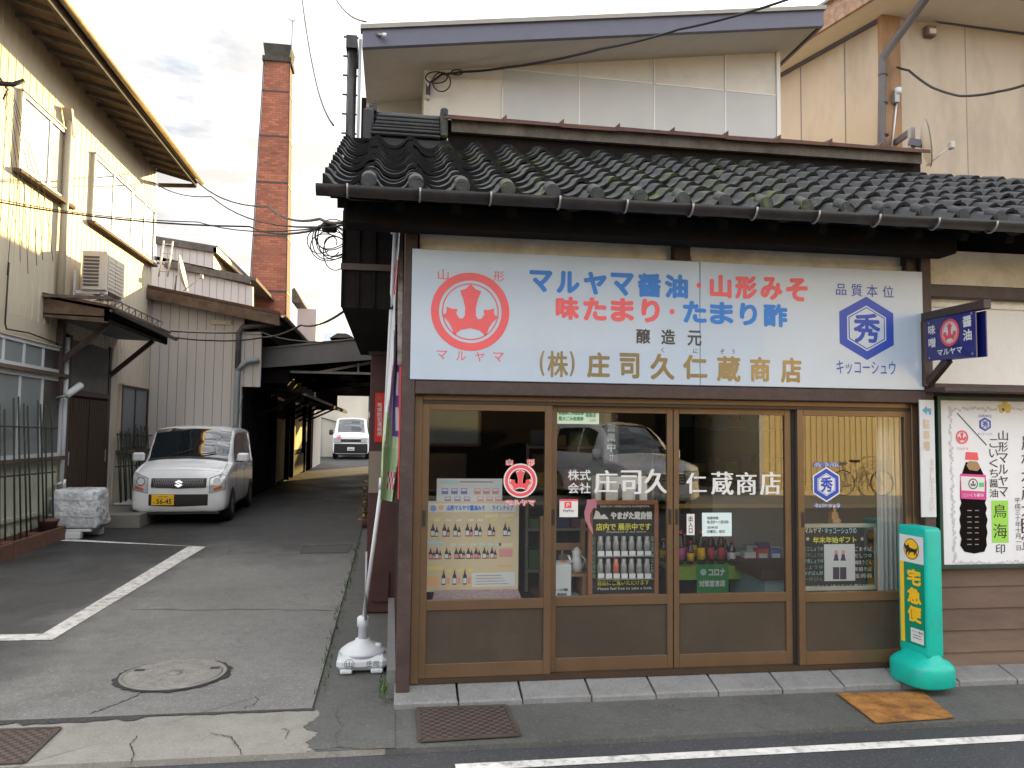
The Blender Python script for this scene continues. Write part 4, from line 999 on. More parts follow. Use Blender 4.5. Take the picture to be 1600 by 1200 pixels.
# ================================================================== WING, CHIMNEY AND ROOFS BEHIND
wing = thing('rear_workshop', 'low workshop with pale grey board front behind the small white car', 'workshop', (-3.8, 16.15, 0))
SG = M['siding_grey']; WY = 16.15
zr = lambda x: 4.32 - (x + 4.8) * .178
mb = MB(); mb.slab([(-9, WY, 0), (-2.95, WY, 0), (-2.95, WY, zr(-2.95) - .15), (-4.7, WY, zr(-4.7) - .15), (-9, WY, zr(-4.7) + .6)], (0, .12, 0), SG)
ribs_y(mb, WY, -4.68, -2.97, lambda x: zr(x) - .16, 0.1, .17, M['groove'], .003, .012)
mb.box((-2.95, WY + .02, 2.45), (-2.60, WY + .10, 3.5), SG); ribs_y(mb, WY + .02, -2.92, -2.62, lambda x: 3.48, 2.45, .17, M['groove'], .003, .012)
mb.box((-4.7, WY - .02, 3.5), (-2.6, WY - .003, 3.54), SG); mb.box((-3.0, WY - .015, 3.5), (-2.94, WY, zr(-2.95) - .18), SG); mb.build('front_wall', wing)
mb = MB(); mb.box((-3.07, WY + .12, 2.5), (-2.95, 31, 3.8), M['black_wood']); mb.box((-9, 30.8, 0), (-3.0, 31, 4.0), M['black_wood']); mb.build('side_wall', wing)
mb = MB(); x1 = -2.22; mb.slab([(-9, WY - .3, zr(-9)), (x1, WY - .3, zr(x1)), (x1, 31, zr(x1)), (-9, 31, zr(-9))], (0, 0, .06), M['rust_cap'])
mb.slab([(-4.9, WY - .32, zr(-4.9) - .20), (x1, WY - .32, zr(x1) - .22), (x1, WY - .32, zr(x1) - .01), (-4.9, WY - .32, zr(-4.9) - .01)], (0, .05, 0), M['old_wood'])
mb.slab([(-4.9, WY - .27, zr(-4.9) - .06), (x1, WY - .27, zr(x1) - .06), (x1, 31, zr(x1) - .06), (-4.9, 31, zr(-4.9) - .06)], (0, 0, .02), M['black_wood'])
mb.build('roof', wing)
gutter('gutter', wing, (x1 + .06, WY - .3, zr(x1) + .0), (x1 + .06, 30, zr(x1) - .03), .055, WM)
mb = MB(); mb.tube([(x1, WY - .1, zr(x1) - .14), (-2.95, WY - .08, 3.62), (-3.02, WY - .08, 3.5), (-3.02, WY - .08, 2.75)], .055, M['pipe_brown'], 10); mb.tube([(-2.62, WY - .06, 2.98), (-2.86, WY - .07, 2.95), (-3.02, WY - .08, 2.80), (-3.02, WY - .08, .2)], .055, M['pipe_grey'], 10); mb.build('downpipe', wing)
p0 = at(330, 500, WY); box('vent_cover', wing, (p0.x, WY - .04, p0.z - .09), (at(363, 505, WY).x, WY - .003, p0.z), M['siding'], .01)
sd_ = thing('satellite_dish', 'pale satellite dish seen edge on, standing on the workshop roof', 'satellite dish', (-4.35, 16.6, 4.4))
def dish(t, c, nrm_, r, m):
    nrm_ = Vector(nrm_).normalized(); x = nrm_.cross(Vector((0, 0, 1))).normalized(); y = x.cross(nrm_); mb = MB(); vs = [Vector(c)]; fs = []; n = 20
    for i, k in enumerate((.35, .7, 1.0)):
        for j in range(n):
            a_ = 2 * math.pi * j / n; vs.append(Vector(c) + (x * math.cos(a_) + y * 1.05 * math.sin(a_)) * r * k + nrm_ * .22 * r * k * k)
    fs = [[0, 1 + j, 1 + (j + 1) % n] for j in range(n)] + [[1 + i * n + j, 1 + (i + 1) * n + j, 1 + (i + 1) * n + (j + 1) % n, 1 + i * n + (j + 1) % n] for i in range(2) for j in range(n)]
    mb.add(vs, fs, m, True)
    mb.add([v - nrm_ * .012 for v in vs], [f[::-1] for f in fs], m, True)
    mb.build('dish', t)
    f_ = MB(); tip = Vector(c) + nrm_ * r * 1.1 - y * r * .35; f_.tube([Vector(c) - y * r, tip], .012, m, 6); f_.box(tip - Vector((.03, .03, .04)), tip + Vector((.03, .05, .05)), m, .01); f_.build('feed_arm', t)
dish(sd_, (-4.33, 16.7, 4.75), (.95, .10, .22), .36, M['sat'])
mb = MB(); mb.tube([(-4.42, 16.72, 4.35), (-4.40, 16.7, 4.72)], .02, M['grey_metal'], 8); mb.build('mast', sd_)
ld = thing('aluminium_ladder', 'thin aluminium ladder leaning on the roof beside the satellite dish', 'ladder', (-4.3, 17.2, 4.4))
mb = MB(); a0, b0 = at(248, 432, 17.2), at(256, 376, 17.4); a1, b1 = at(262, 432, 17.2), at(270, 377, 17.4); mb.tube([a0, b0], .018, M['alu'], 6); mb.tube([a1, b1], .018, M['alu'], 6)
for k in range(4):
    f_ = .15 + k * .25; mb.tube([a0.lerp(b0, f_), a1.lerp(b1, f_)], .012, M['alu'], 6)
mb.build('frame', ld)
# raised monitor roofs
mon = thing('brewery_hall', 'grey boarded hall with a raised clerestory roof left of the brick chimney', 'hall', (-6.5, 24, 0))
mb = MB(); Y0 = 23.5
P2 = lambda x, y: at(x, y, Y0)
mb.slab([P2(228, 476), P2(395, 500), P2(395, 448), P2(240, 408)], (0, .15, 0), SG); ribs_y(mb, Y0, P2(235, 450).x, P2(392, 450).x, lambda x: 6.1, 4.2, .2, M['groove'], .003, .015)
mb.slab([P2(245, 412), P2(331, 425), P2(331, 392), P2(245, 378)], (0, 6, 0), SG); mb.slab([P2(331, 424), P2(334, 424), P2(334, 394), P2(331, 394)], (0, 6, 0), WM); ribs_y(mb, Y0, P2(250, 400).x, P2(329, 400).x, lambda x: 6.75, 6.2, .2, M['groove'], .003, .015); mb.build('wall', mon)
mb = MB(); RW = M['grey_wood']
mb.slab([P2(236, 380), P2(340, 396), P2(340, 388), P2(236, 369)], (0, -.1, 0), RW); mb.slab([P2(340, 388) + Vector((0, -.1, 0)), P2(340, 396) + Vector((0, -.1, 0)), P2(357, 408) + Vector((0, 3, 0)), P2(354, 401) + Vector((0, 3, 0))], (-.1, 0, .02), WM)
mb.slab([P2(236, 374), P2(340, 391), P2(340, 391) + Vector((.35, 6, -.2)), P2(236, 374) + Vector((0, 6, 0))], (0, 0, .12), RW)
mb.slab([P2(258, 418), P2(392, 444), P2(392, 436), P2(262, 407)], (0, -.15, 0), RW); mb.slab([P2(240, 405), P2(400, 439), P2(400, 439) + Vector((0, 7, 0)), P2(240, 405) + Vector((0, 7, 0))], (0, 0, .10), RW); mb.build('roof', mon)
# chimney
ch = thing('brick_chimney', 'tall tapering red brick chimney with iron bands rising behind the workshop', 'chimney', (-4.15, 27.6, 0))
mb = MB(); bx0, bx1, tx0, tx1 = -4.92, -3.52, -4.57, -3.75
def chx(z): f_ = (z) / 14.4; return (bx0 + (tx0 - bx0) * f_, bx1 + (tx1 - bx1) * f_)
def ch_sq(z, e=0): a_, b_ = chx(z); w_ = (b_ - a_); return [(a_ - e, 27 + (1.4 - w_) / 2 - e, z), (b_ + e, 27 + (1.4 - w_) / 2 - e, z), (b_ + e, 27 + (1.4 + w_) / 2 + e, z), (a_ - e, 27 + (1.4 + w_) / 2 + e, z)]
def fru(mb, z0, z1, e0, e1, m):
    mb.add(ch_sq(z0, e0) + ch_sq(z1, e1), [[3, 2, 1, 0], [4, 5, 6, 7]] + [[i, (i + 1) % 4, 4 + (i + 1) % 4, 4 + i] for i in range(4)], m)
fru(mb, 0, 14.35, 0, 0, M['brick']); mb.build('shaft', ch)
mb = MB(); SOOT = mat('sooty mortar cap', (.055, .05, .04), .95, var=.4, scale=4, dirt=(.10, .09, .07), dscale=5, damt=.6); fru(mb, 14.25, 14.42, .07, .07, SOOT); fru(mb, 14.42, 14.86, .0, .07, SOOT); mb.build('cap', ch)
for py in (140, 211, 284, 368, 455):
    z_ = at(440, py, 27.1).z; mb = MB(); fru(mb, z_ - .026, z_ + .026, .015, .015, mat('iron band', (.055, .048, .045), .7)); mb.build('iron_band', ch)
mb = MB()
for X_ in (0, 1):
    mb.tube([Vector(ch_sq(.5, .02)[X_]), Vector(ch_sq(14.2, .02)[X_])], .02, MATS['iron band'], 6)
mb.build('corner_iron', ch)
mb = MB(); t_ = at(455, 64, 27.1); mb.tube([(t_.x, 27.2, 14.3), (t_.x + .02, 27.2, 15.75)], .022, M['grey_metal'], 6); mb.tube([(t_.x - .12, 27.2, 15.78), (t_.x + .02, 27.2, 15.66), (t_.x + .15, 27.2, 15.78)], .015, M['grey_metal'], 6); mb.build('lightning_rod', ch)
gp = thing('distant_gable', 'small dark gable roof peeping out right of the chimney foot', 'roof', (-2.9, 30, 0))
mb = MB(); mb.slab([at(456, 472, 30), at(474, 474, 30), at(460, 449, 30), at(456, 452, 30)], (0, 4, 0), RW); mb.build('roof', gp); mb = MB(); mb.box((-3.6, 30.3, 0), (-2.9, 33.5, at(460, 480, 30).z), SG); mb.build('wall', gp)

# ================================================================== CARPORT AND PASSAGE
cp = thing('passage_roof', 'dark carport roof bridging the alley with a grey sheet metal front board', 'carport', (-1.4, 17, 0))
mb = MB(); Fy = 17.0
q = [at(407.5, 575, Fy), at(579, 562, Fy), at(620, 559, Fy), at(620, 524, Fy), at(407.5, 545.5, Fy)]
mb.slab([q[0], q[2], q[3], q[4]], (0, .06, 0), mat('grey sheet board', (.12, .115, .115), .5, .2, var=.1, scale=1.5, dirt=(.09, .085, .08), dscale=2, damt=.6)); mb.slab([q[4] + Vector((0, -.03, -.01)), q[3] + Vector((0, -.03, -.01)), q[3] + Vector((0, -.03, .03)), q[4] + Vector((0, -.03, .03))], (0, .1, 0), MATS['grey sheet board']); mb.build('front_board', cp)
mb = MB(); rn = random.Random(21)
BW = M['black_wood']
yy = 17.06
while yy < 31:                         # old sheets with gaps between them where the light comes in
    ln = rn.uniform(1.3, 2.2)
    xx = -3.0
    while xx < 1.0:
        wd = rn.uniform(.5, .9); gx = rn.choice((0, .02, .06, .14)); gy = rn.choice((0, .08, .2, .4))
        za = 3.30 + (xx + 3) * .1 + rn.uniform(-.015, .015); zb_ = za + wd * .1
        mb.slab([(xx + gx, yy + gy, za), (xx + wd, yy + gy, zb_), (xx + wd, yy + ln, zb_ + .03), (xx + gx, yy + ln, za + .03)], (0, 0, .02), BW); xx += wd
    yy += ln
for k in range(8): mb.bar((-3.0, 17.6 + k * 1.8, 3.10), (1.0, 17.6 + k * 1.8, 3.44), .09, .14, BW)
for x_ in (-2.4, -1.2, 0): mb.bar((x_, 17.1, 3.26 + (x_ + 3) * .1), (x_, 31, 3.26 + (x_ + 3) * .1), .06, .05, BW)
mb.build('roof', cp)
mb = MB(); mb.bar((-2.9, 17.5, 2.86), (.0, 17.5, 2.86), .06, .05, M['grey_metal']); mb.bar((-1.6, 17.5, 2.86), (-.4, 17.5, 3.12), .05, .05, M['grey_metal']); mb.bar((-.75, 17.48, 2.86), (-.75, 17.48, 3.08), .10, .04, M['siding_grey']); mb.box((-2.95, 17.3, 2.6), (-2.2, 17.45, 2.9), BW); mb.build('tie_beam', cp)
mb = MB(); e_ = at(520, 618, 31); mb.box((-3.0, 31.0, e_.z), (.4, 31.15, 3.75), BW); e2 = at(527, 641, 31); mb.box((-3.2, 30.9, e2.z), (e2.x, 31.0, e_.z + .05), BW); mb.build('end_board', cp)
# dark shed along the left of the passage
sd_ = thing('dark_shed', 'black timber lean-to shed lining the left side of the covered passage', 'shed', (-2.95, 20, 0))
mb = MB(); mb.box((-3.4, 16.35, .1), (-2.98, 20.3, 2.6), BW); mb.box((-3.1, 20.3, .1), (-2.98, 31, 2.4), BW)
for k in range(8): mb.box((-2.98, 16.4 + k * .5, .1), (-2.96, 16.46 + k * .5, 2.5), BW)
mb.build('wall', sd_)
PWN = mat('yellowed board', (.46, .37, .24), .8, var=.1)
for (a_, b_, z0, z1) in ((20.4, 22.8, .25, 1.9), (24.3, 27.0, 1.0, 2.05), (27.6, 28.6, 1.2, 2.0)):
    mb = MB(); mb.box((-2.98, a_, z0), (-2.95, b_, z1), PWN); mb.box((-2.95, a_, z1), (-2.93, b_, z1 + .05), BW); mb.build('pale_panel', sd_)
for y_ in (20.35, 23.0, 24.1, 27.3, 29.0): box('post', sd_, (-2.98, y_, .2), (-2.85, y_ + .12, 2.45), BW)
box('low_board', sd_, (-2.98, 24.4, .25), (-2.88, 27.0, .85), BW)
mb = MB(); mb.slab([(-3.1, 17.6, 2.62), (-1.95, 17.6, 2.36), (-1.75, 31, 2.36), (-3.1, 31, 2.62)], (0, 0, .05), BW); mb.bar((-1.93, 17.6, 2.32), (-1.73, 31, 2.32), .05, .1, BW)
for k in range(6): mb.bar((-2.95, 18 + k * 2, 1.9), (-2.0, 18 + k * 2, 2.34), .05, .06, BW)
mb.build('lean_to_roof', sd_)
gutter('gutter', sd_, (-1.88, 17.6, 2.40), (-1.80, 24, 2.38), .05, M['grey_metal'])
# unseen block added behind the shop, sized to shade the left house wall
rs = thing('unseen_shade_block', 'unseen dark block added behind the shop to shade the left house wall', 'storehouse', (.5, 16, 0))
mb = MB(); mb.box((.0, 12.05, -.1), (4, 28.2, 5.95), M['maroon']); mb.build('wall', rs); mb = MB(); mb.slab([(-.1, 12.0, 5.95), (4.2, 12.0, 5.95), (4.2, 28.4, 5.95), (-.1, 28.4, 5.95)], (0, 0, .1), BW); mb.build('roof', rs)
# far end
fw = thing('far_storehouse', 'cream plastered storehouse closing the far end of the alley behind the van', 'storehouse', (-2.5, 42, 0))
mb = MB(); FWM = mat('cream plaster', (.50, .46, .38), .9, var=.08, scale=.8); mb.box((-9, 42, 0), (-1.25, 48, 5.0), FWM); mb.box((-1.25, 43.5, 0), (6, 48, 4.6), M['brown_paint']); mb.build('wall', fw)
p0, p1 = at(484, 718, 42), at(503, 653, 42); box('door', fw, (p0.x, 41.95, .25), (p1.x, 42, p1.z), mat('pale grey door', (.36, .36, .37), .6)); 
mb = MB(); p0, p1 = at(557, 652, 43.5), at(579, 644, 43.5); mb.box((p0.x, 43.45, p0.z), (p1.x + 1, 43.5, p1.z), M['paper']); mb.build('window', fw)
mb = MB(); mb.box((-9.2, 41.6, 5.0), (7, 48.3, 5.15), M['grey_wood']); mb.tube([at(500, 652, 41.9), at(535, 662, 41.9), at(560, 660, 41.9)], .03, M['black'], 6); mb.build('roof', fw)
fh_ = thing('pale_factory', 'distant factory with a pale ribbed metal roof above the carport', 'factory', (-3, 62, 0))
mb = MB(); a_, b_ = at(470, 511, 62), at(640, 511, 62); PM = mat('pale ribbed roof', (.36, .39, .41), .5, .1)
mb.slab([(a_.x - 3, 62, a_.z - 2.5), (b_.x + 8, 62, a_.z - 2.5), (b_.x + 8, 66, a_.z), (a_.x - 3, 66, a_.z)], (0, 0, .1), PM)
k = a_.x - 3
while k < b_.x + 8: mb.bar((k, 61.98, a_.z - 2.45), (k, 66, a_.z + .05), .08, .09, PM); k += .7
mb.build('roof', fh_); mb = MB(); mb.box((a_.x - 3, 62.3, 0), (b_.x + 8, 70, a_.z - 2.5), FWM); mb.build('wall', fh_)
tg = thing('small_ridge_roof', 'small dark ridged roof top rising just above the carport board', 'roof', (-1.2, 20, 3.5))
mb = MB(); mb.slab([at(515, 528, 20), at(552, 527, 20), at(541, 521, 20), at(527, 520.5, 20)], (0, 1.5, 0), RW); mb.box((at(519, 528, 20).x, 20.1, 3.4), (at(548, 528, 20).x, 21.3, at(530, 528.5, 20).z), BW); mb.build('roof', tg)

# ================================================================== HOUSES BEHIND THE SHOP
H2 = 8.5
h2 = thing('panelled_house', 'two storey house of pale cement panels with a slate blue roof edge behind the shop', 'house', (2.3, H2, 0))
A = lambda x, y, Y=H2: at(x, y, Y)
wl, wr = A(663, 120).x, A(1218, 120).x
zt = lambda x: A(663, 95).z + (x - wl) * (A(1218, 70).z - A(663, 95).z) / (wr - wl)
mb = MB(); mb.slab([(wl, H2, 2), (wr, H2, 2), (wr, H2, zt(wr)), (wl, H2, zt(wl))], (0, 8, 0), M['house_panel']); mb.build('wall', h2)
zj = lambda x: A(785, 108).z + (x - A(785, 108).x) * (A(1218, 150).z - A(785, 108).z) / (wr - A(785, 108).x)
mb = MB(); xa = A(663, 100).x + .03; mb.slab([(A(785, 108).x + .008, H2, 2), (wr - .05, H2, 2), (wr - .05, H2, zj(wr)), (A(785, 108).x + .008, H2, zj(A(785, 108).x))], (0, -.006, 0), M['house_panel_grey']); mb.build('grey_panels', h2)
mb = MB(); jt = mat('white joint', (.66, .65, .62), .8, var=0)
for px in (785, 905, 1022, 1133): x_ = A(px, 140).x; mb.box((x_ - .007, H2 - .011, 2), (x_ + .007, H2 - .006, zt(x_) - (.35 if px == 785 else .02)), jt)
for px0, px1 in ((785, 1216),): mb.bar((A(px0, 0).x, H2 - .009, zj(A(785, 0).x)), (A(px1, 0).x, H2 - .009, zj(wr)), .004, .014, jt)
mb.box((wr - .045, H2 - .02, 2), (wr, H2, zt(wr)), jt); mb.box((wl, H2 - .02, 2), (wl + .03, H2, zt(wl)), M['house_panel']); mb.build('joint_strips', h2)
YF = 7.85; fl, frr = at(566, 60, YF), at(1287, 20, YF)
zf0 = lambda x: at(568, 74, YF).z + (x - fl.x) * (at(1287, 40, YF).z - at(568, 74, YF).z) / (frr.x - fl.x)
hgt = (at(568, 47, YF).z - at(568, 74, YF).z)
mb = MB(); mb.slab([(fl.x, YF, zf0(fl.x)), (frr.x, YF, zf0(frr.x)), (frr.x, YF, zf0(frr.x) + hgt), (fl.x, YF, zf0(fl.x) + hgt)], (0, .06, 0), M['fascia_blue'])
mb.slab([(fl.x - .02, YF - .03, zf0(fl.x) + hgt), (frr.x + .02, YF - .03, zf0(frr.x) + hgt), (frr.x + .02, YF - .03, zf0(frr.x) + hgt + .045), (fl.x - .02, YF - .03, zf0(fl.x) + hgt + .045)], (0, .12, 0), M['fascia_cap'])
mb.slab([(frr.x - .02, YF + .06, zf0(frr.x)), (frr.x - .02, 16.5, zf0(frr.x)), (frr.x - .02, 16.5, zf0(frr.x) + hgt), (frr.x - .02, YF + .06, zf0(frr.x) + hgt)], (.03, 0, 0), M['fascia_blue'])
mb.build('roof_edge', h2)
mb = MB(); mb.slab([(fl.x, YF + .02, zf0(fl.x) + .18), (frr.x - .03, YF + .02, zf0(frr.x) + .18), (frr.x - .03, 16.4, zf0(frr.x) + .18), (fl.x, 16.4, zf0(fl.x) + .18)], (0, 0, .05), M['fascia_cap']); mb.build('roof', h2)
mb = MB(); mb.slab([(fl.x, YF + .06, zf0(fl.x) - .0 + .02), (frr.x - .03, YF + .06, zf0(frr.x) + .02), (frr.x - .03, 16.2, zf0(frr.x) + .02), (fl.x, 16.2, zf0(fl.x) + .02)], (0, 0, .03), M['soffit']); mb.build('soffit', h2)
# left return: boarded fin, recess wall, downpipe
mb = MB(); mb.box((fl.x - .06, 9.3, 3.12), (fl.x, 16, zf0(fl.x) + .1), M['black_wood']); mb.build('side_wall', h2)
mb = MB(); mb.box((fl.x, 9.31, 3.1), (wl, 16, 3.2), M['soffit']); mb.box((fl.x, 9.3, 3.2), (wl, 9.4, 5.9), M['soffit']); mb.box((fl.x, 9.25, 3.1), (wl, 9.3, at(600, 152, 9.3).z), M['house_panel_grey']); mb.build('recess_wall', h2)
mb = MB(); mb.tube([(fl.x - .10, YF + .1, 3.5), (fl.x - .10, YF + .1, zf0(fl.x) + .12)], .05, M['gutter'], 10); mb.tube([(fl.x - .02, YF + .04, 3.5), (fl.x - .02, YF + .04, zf0(fl.x) + .1)], .014, M['pipe_grey'], 8); mb.box((fl.x - .16, YF + .02, zf0(fl.x) + .0), (fl.x - .05, YF + .5, zf0(fl.x) + .13), M['gutter'])
for k in range(8): mb.bar((fl.x - .19, YF + .1, 4.2 + k * .2), (fl.x - .04, YF + .1, 4.2 + k * .2), .02, .012, M['gutter'])
mb.build('downpipe', h2)
mb = MB(); c = A(668, 137); mb.box((c.x - .02, H2 - .07, c.z - .1), (c.x + .03, H2, c.z + .04), M['black']); mb.tube([(c.x, H2 - .06, c.z + .08), (c.x, H2 - .02, c.z - .14)], .028, M['whiteplastic'], 8); mb.build('cable_anchor', h2)
mb = MB(); c = at(596, 56, YF - .05); mb.tube([(c.x - .05, YF, c.z + .04), (c.x + .02, YF - .06, c.z)], .016, M['grey_metal'], 6); mb.tube([(c.x + .01, YF - .07, c.z), (c.x + .05, YF - .07, c.z)], .022, M['whiteplastic'], 8); mb.build('insulator', h2)

# right house
h3 = thing('tan_house', 'tan panelled house with a timber corner post and peeling eaves at the right', 'house', (7, 9.5, 0))
CYR = 9.5; kc = at(1385, 200, CYR); RWM = M['right_wall']
pr = at(1600, 51, CYR); ztc = at(1392, 22, CYR).z
slope = (at(1600, 51, CYR + .0).z - at(1406, 24.5, CYR).z) / (at(1600, 51, CYR).x - at(1406, 24.5, CYR).x)
# left face runs back and to the left from the corner
ld_ = Vector((-.30, 1, 0)).normalized()
def onleft(x, y):
    r = ray(x, y); n_ = Vector((1, .30, 0)); t_ = (kc - EYE).dot(n_) / r.dot(n_); return EYE + r * t_
la = onleft(1219, 117); lb = kc.copy()
mb = MB(); lt_ = onleft(1383, 25).z
mb.slab([Vector((lb.x, lb.y, 2)), Vector((la.x, la.y, 2)), la, Vector((lb.x, lb.y, lt_))], ( .1, .03, 0), RWM)
mb.slab([Vector((kc.x, CYR, 2)), Vector((kc.x + 9, CYR, 2)), Vector((kc.x + 9, CYR, ztc + 9 * slope)), Vector((kc.x, CYR, ztc))], (0, .1, 0), RWM)
mb.build('wall', h3)
mb = MB(); pw_ = at(1406, 200, CYR).x - at(1376, 200, CYR).x; mb.box((kc.x - pw_ * .25, CYR - .04, 2), (kc.x + pw_ * .72, CYR + .05, ztc - .01), M['new_wood']); mb.build('corner_post', h3)
mb = MB()
for px in (1510,): x_ = at(px, 150, CYR).x; mb.box((x_ - .006, CYR - .003, 2), (x_ + .006, CYR + .001, ztc + (x_ - kc.x) * slope - .02), M['groove'])
for fr_ in (.35, .78):
    p_ = lb.lerp(la, fr_); zz = lt_ + (la.z - lt_) * fr_; mb.bar(Vector((p_.x - .004, p_.y - .002, 2)), Vector((p_.x - .004, p_.y - .002, zz)), .012, .008, M['groove'], (1, 0, 0))
mb.build('panel_joint', h3)
mb = MB(); mb.bar(Vector((lb.x - .02, lb.y, lt_ - .02)), Vector((la.x - .02, la.y, la.z - .02)), .05, .06, M['fascia_blue']); mb.bar(Vector((kc.x + pw_ * .72, CYR - .03, ztc - .02)), Vector((kc.x + 9, CYR - .03, ztc + 9 * slope - .02)), .05, .05, M['fascia_blue']); mb.build('wall_trim', h3)
def shift(p, y, x=0): return Vector((p.x + x, p.y + y, p.z))
o1 = Vector((-.33, -.1, .0)); l_far = la.lerp(lb, -1.2); l_far.z = la.z + (la.z - lt_) * 1.2
cn = Vector((lb.x, lb.y, lt_)); oc = cn + Vector((-.28, -.75, .02)); of = l_far + o1
rr_ = Vector((kc.x + 9, CYR, ztc + 9 * slope)); orr = rr_ + Vector((0, -.75, .02))
mb = MB(); mb.slab([cn, of + Vector((.33, .1, 0)), of, oc], (0, 0, .04), M['soffit']); mb.slab([cn, oc, orr, rr_], (0, 0, .04), M['soffit']); mb.build('soffit', h3)
mb = MB(); mb.bar(oc + Vector((0, 0, .15)), of + Vector((0, 0, .15)), .05, .32, M['rust_fascia']); mb.bar(oc + Vector((0, 0, .10)), orr + Vector((0, 0, .10)), .05, .22, M['rust_fascia']); mb.bar(oc + Vector((-.03, -.03, .33)), of + Vector((-.03, 0, .33)), .10, .04, M['fascia_cap']); mb.build('roof_edge', h3)
mb = MB(); mb.slab([oc + Vector((0, 0, .2)), orr + Vector((0, 0, .2)), orr + Vector((0, 9, 2)), oc + Vector((0, 9, 2))], (0, 0, .05), M['fascia_cap']); mb.slab([oc + Vector((0, 0, .2)), oc + Vector((0, 9, 2)), of + Vector((0, 4, .8)), of + Vector((0, 0, .2))], (0, 0, .05), M['fascia_cap']); mb.build('roof', h3)
mb = MB(); a_ = at(1445, 0, CYR - .7); b_ = at(1379, 90, CYR - .12); c_ = at(1377, 235, CYR - .12)
mb.tube([a_ + (a_ - b_) * .3, a_, b_, Vector((b_.x, b_.y, b_.z - .1)), c_, Vector((c_.x, c_.y, 3))], .052, M['pipe_brown'], 10)
for z_ in (b_.z - .25, (b_.z + c_.z) / 2, c_.z + .2): mb.tube([(b_.x, b_.y, z_), (b_.x, b_.y, z_ + .035)], .062, M['pipe_brown'], 10)
mb.build('downpipe', h3)
mb = MB(); c = at(1449, 53, CYR); mb.box((c.x - .07, CYR - .1, c.z - .07), (c.x + .07, CYR, c.z + .08), M['siding_brown'], .01); mb.box((c.x - .05, CYR - .12, c.z - .05), (c.x + .05, CYR - .1, c.z + .02), M['soffit'], .005); mb.build('vent_hood', h3)
mb = MB(); c = at(1400, 150, CYR - .08); mb.box((c.x - .04, CYR - .12, c.z - .1), (c.x + .03, CYR - .04, c.z + .04), M['grey_metal'], .006); mb.tube([(c.x + .02, CYR - .1, c.z + .10), (c.x + .02, CYR - .1, c.z + .02)], .045, M['whiteplastic'], 10)
mb.tube([(c.x + .02, CYR - .06, c.z - .1), (c.x - .02, CYR - .06, c.z - .4), (c.x - .06, CYR - .06, c.z - .7)], .012, M['whiteplastic'], 6); mb.build('service_head', h3)
ds = thing('wall_dish', 'grey round satellite dish seen from the side beside the timber corner post', 'satellite dish', (8, 8.9, 4))
c = at(1441, 225, 8.6); dish(ds, tuple(c), (.86, -.5, .12), .28, M['sat'])
mb = MB(); d_ = at(1400, 222, CYR - .04); mb.bar(d_, at(1424, 205, 8.7), .05, .07, M['fascia_blue']); mb.bar(at(1424, 200, 8.7), at(1424, 236, 8.7), .06, .06, M['grey_metal'], (1, 0, 0)); mb.bar(at(1421, 222, 8.7), c, .08, .08, M['fascia_blue']); mb.build('mount', ds)

# ================================================================== VEHICLES
PAINT = mat('white car paint', (.80, .82, .84), .28, var=.02, coat=.6)
CGL = mat('car window', (.012, .016, .019), .04, var=0, spec=.9, coat=1.0)
BPL = mat('black plastic trim', (.016, .016, .018), .5, var=.1)
LAMP = mat('headlamp', (.55, .57, .58), .12, .15, var=.3, scale=25, coat=1.0)
AMB = mat('amber lens', (.55, .12, .02), .2, var=0, coat=.8)
CHR = mat('chrome', (.75, .75, .76), .12, 1.0, var=0)
def section(s):
    hw, zb, belt, hwb, zt_, hwt, cr = s
    return [(0, zb), (.8 * hw, zb), (.97 * hw, zb + .05), (hw, zb + .22 * (belt - zb)), (hw, zb + .6 * (belt - zb)), (hw * .99, belt - .03), (hwb, belt),
            (hwb + (hwt - hwb) * .5, belt + (zt_ - .05 - belt) * .55), (hwt + .012, zt_ - .055), (hwt - .035, zt_ - .014), (.62 * hwt, zt_ + cr * .55), (0, zt_ + cr)]
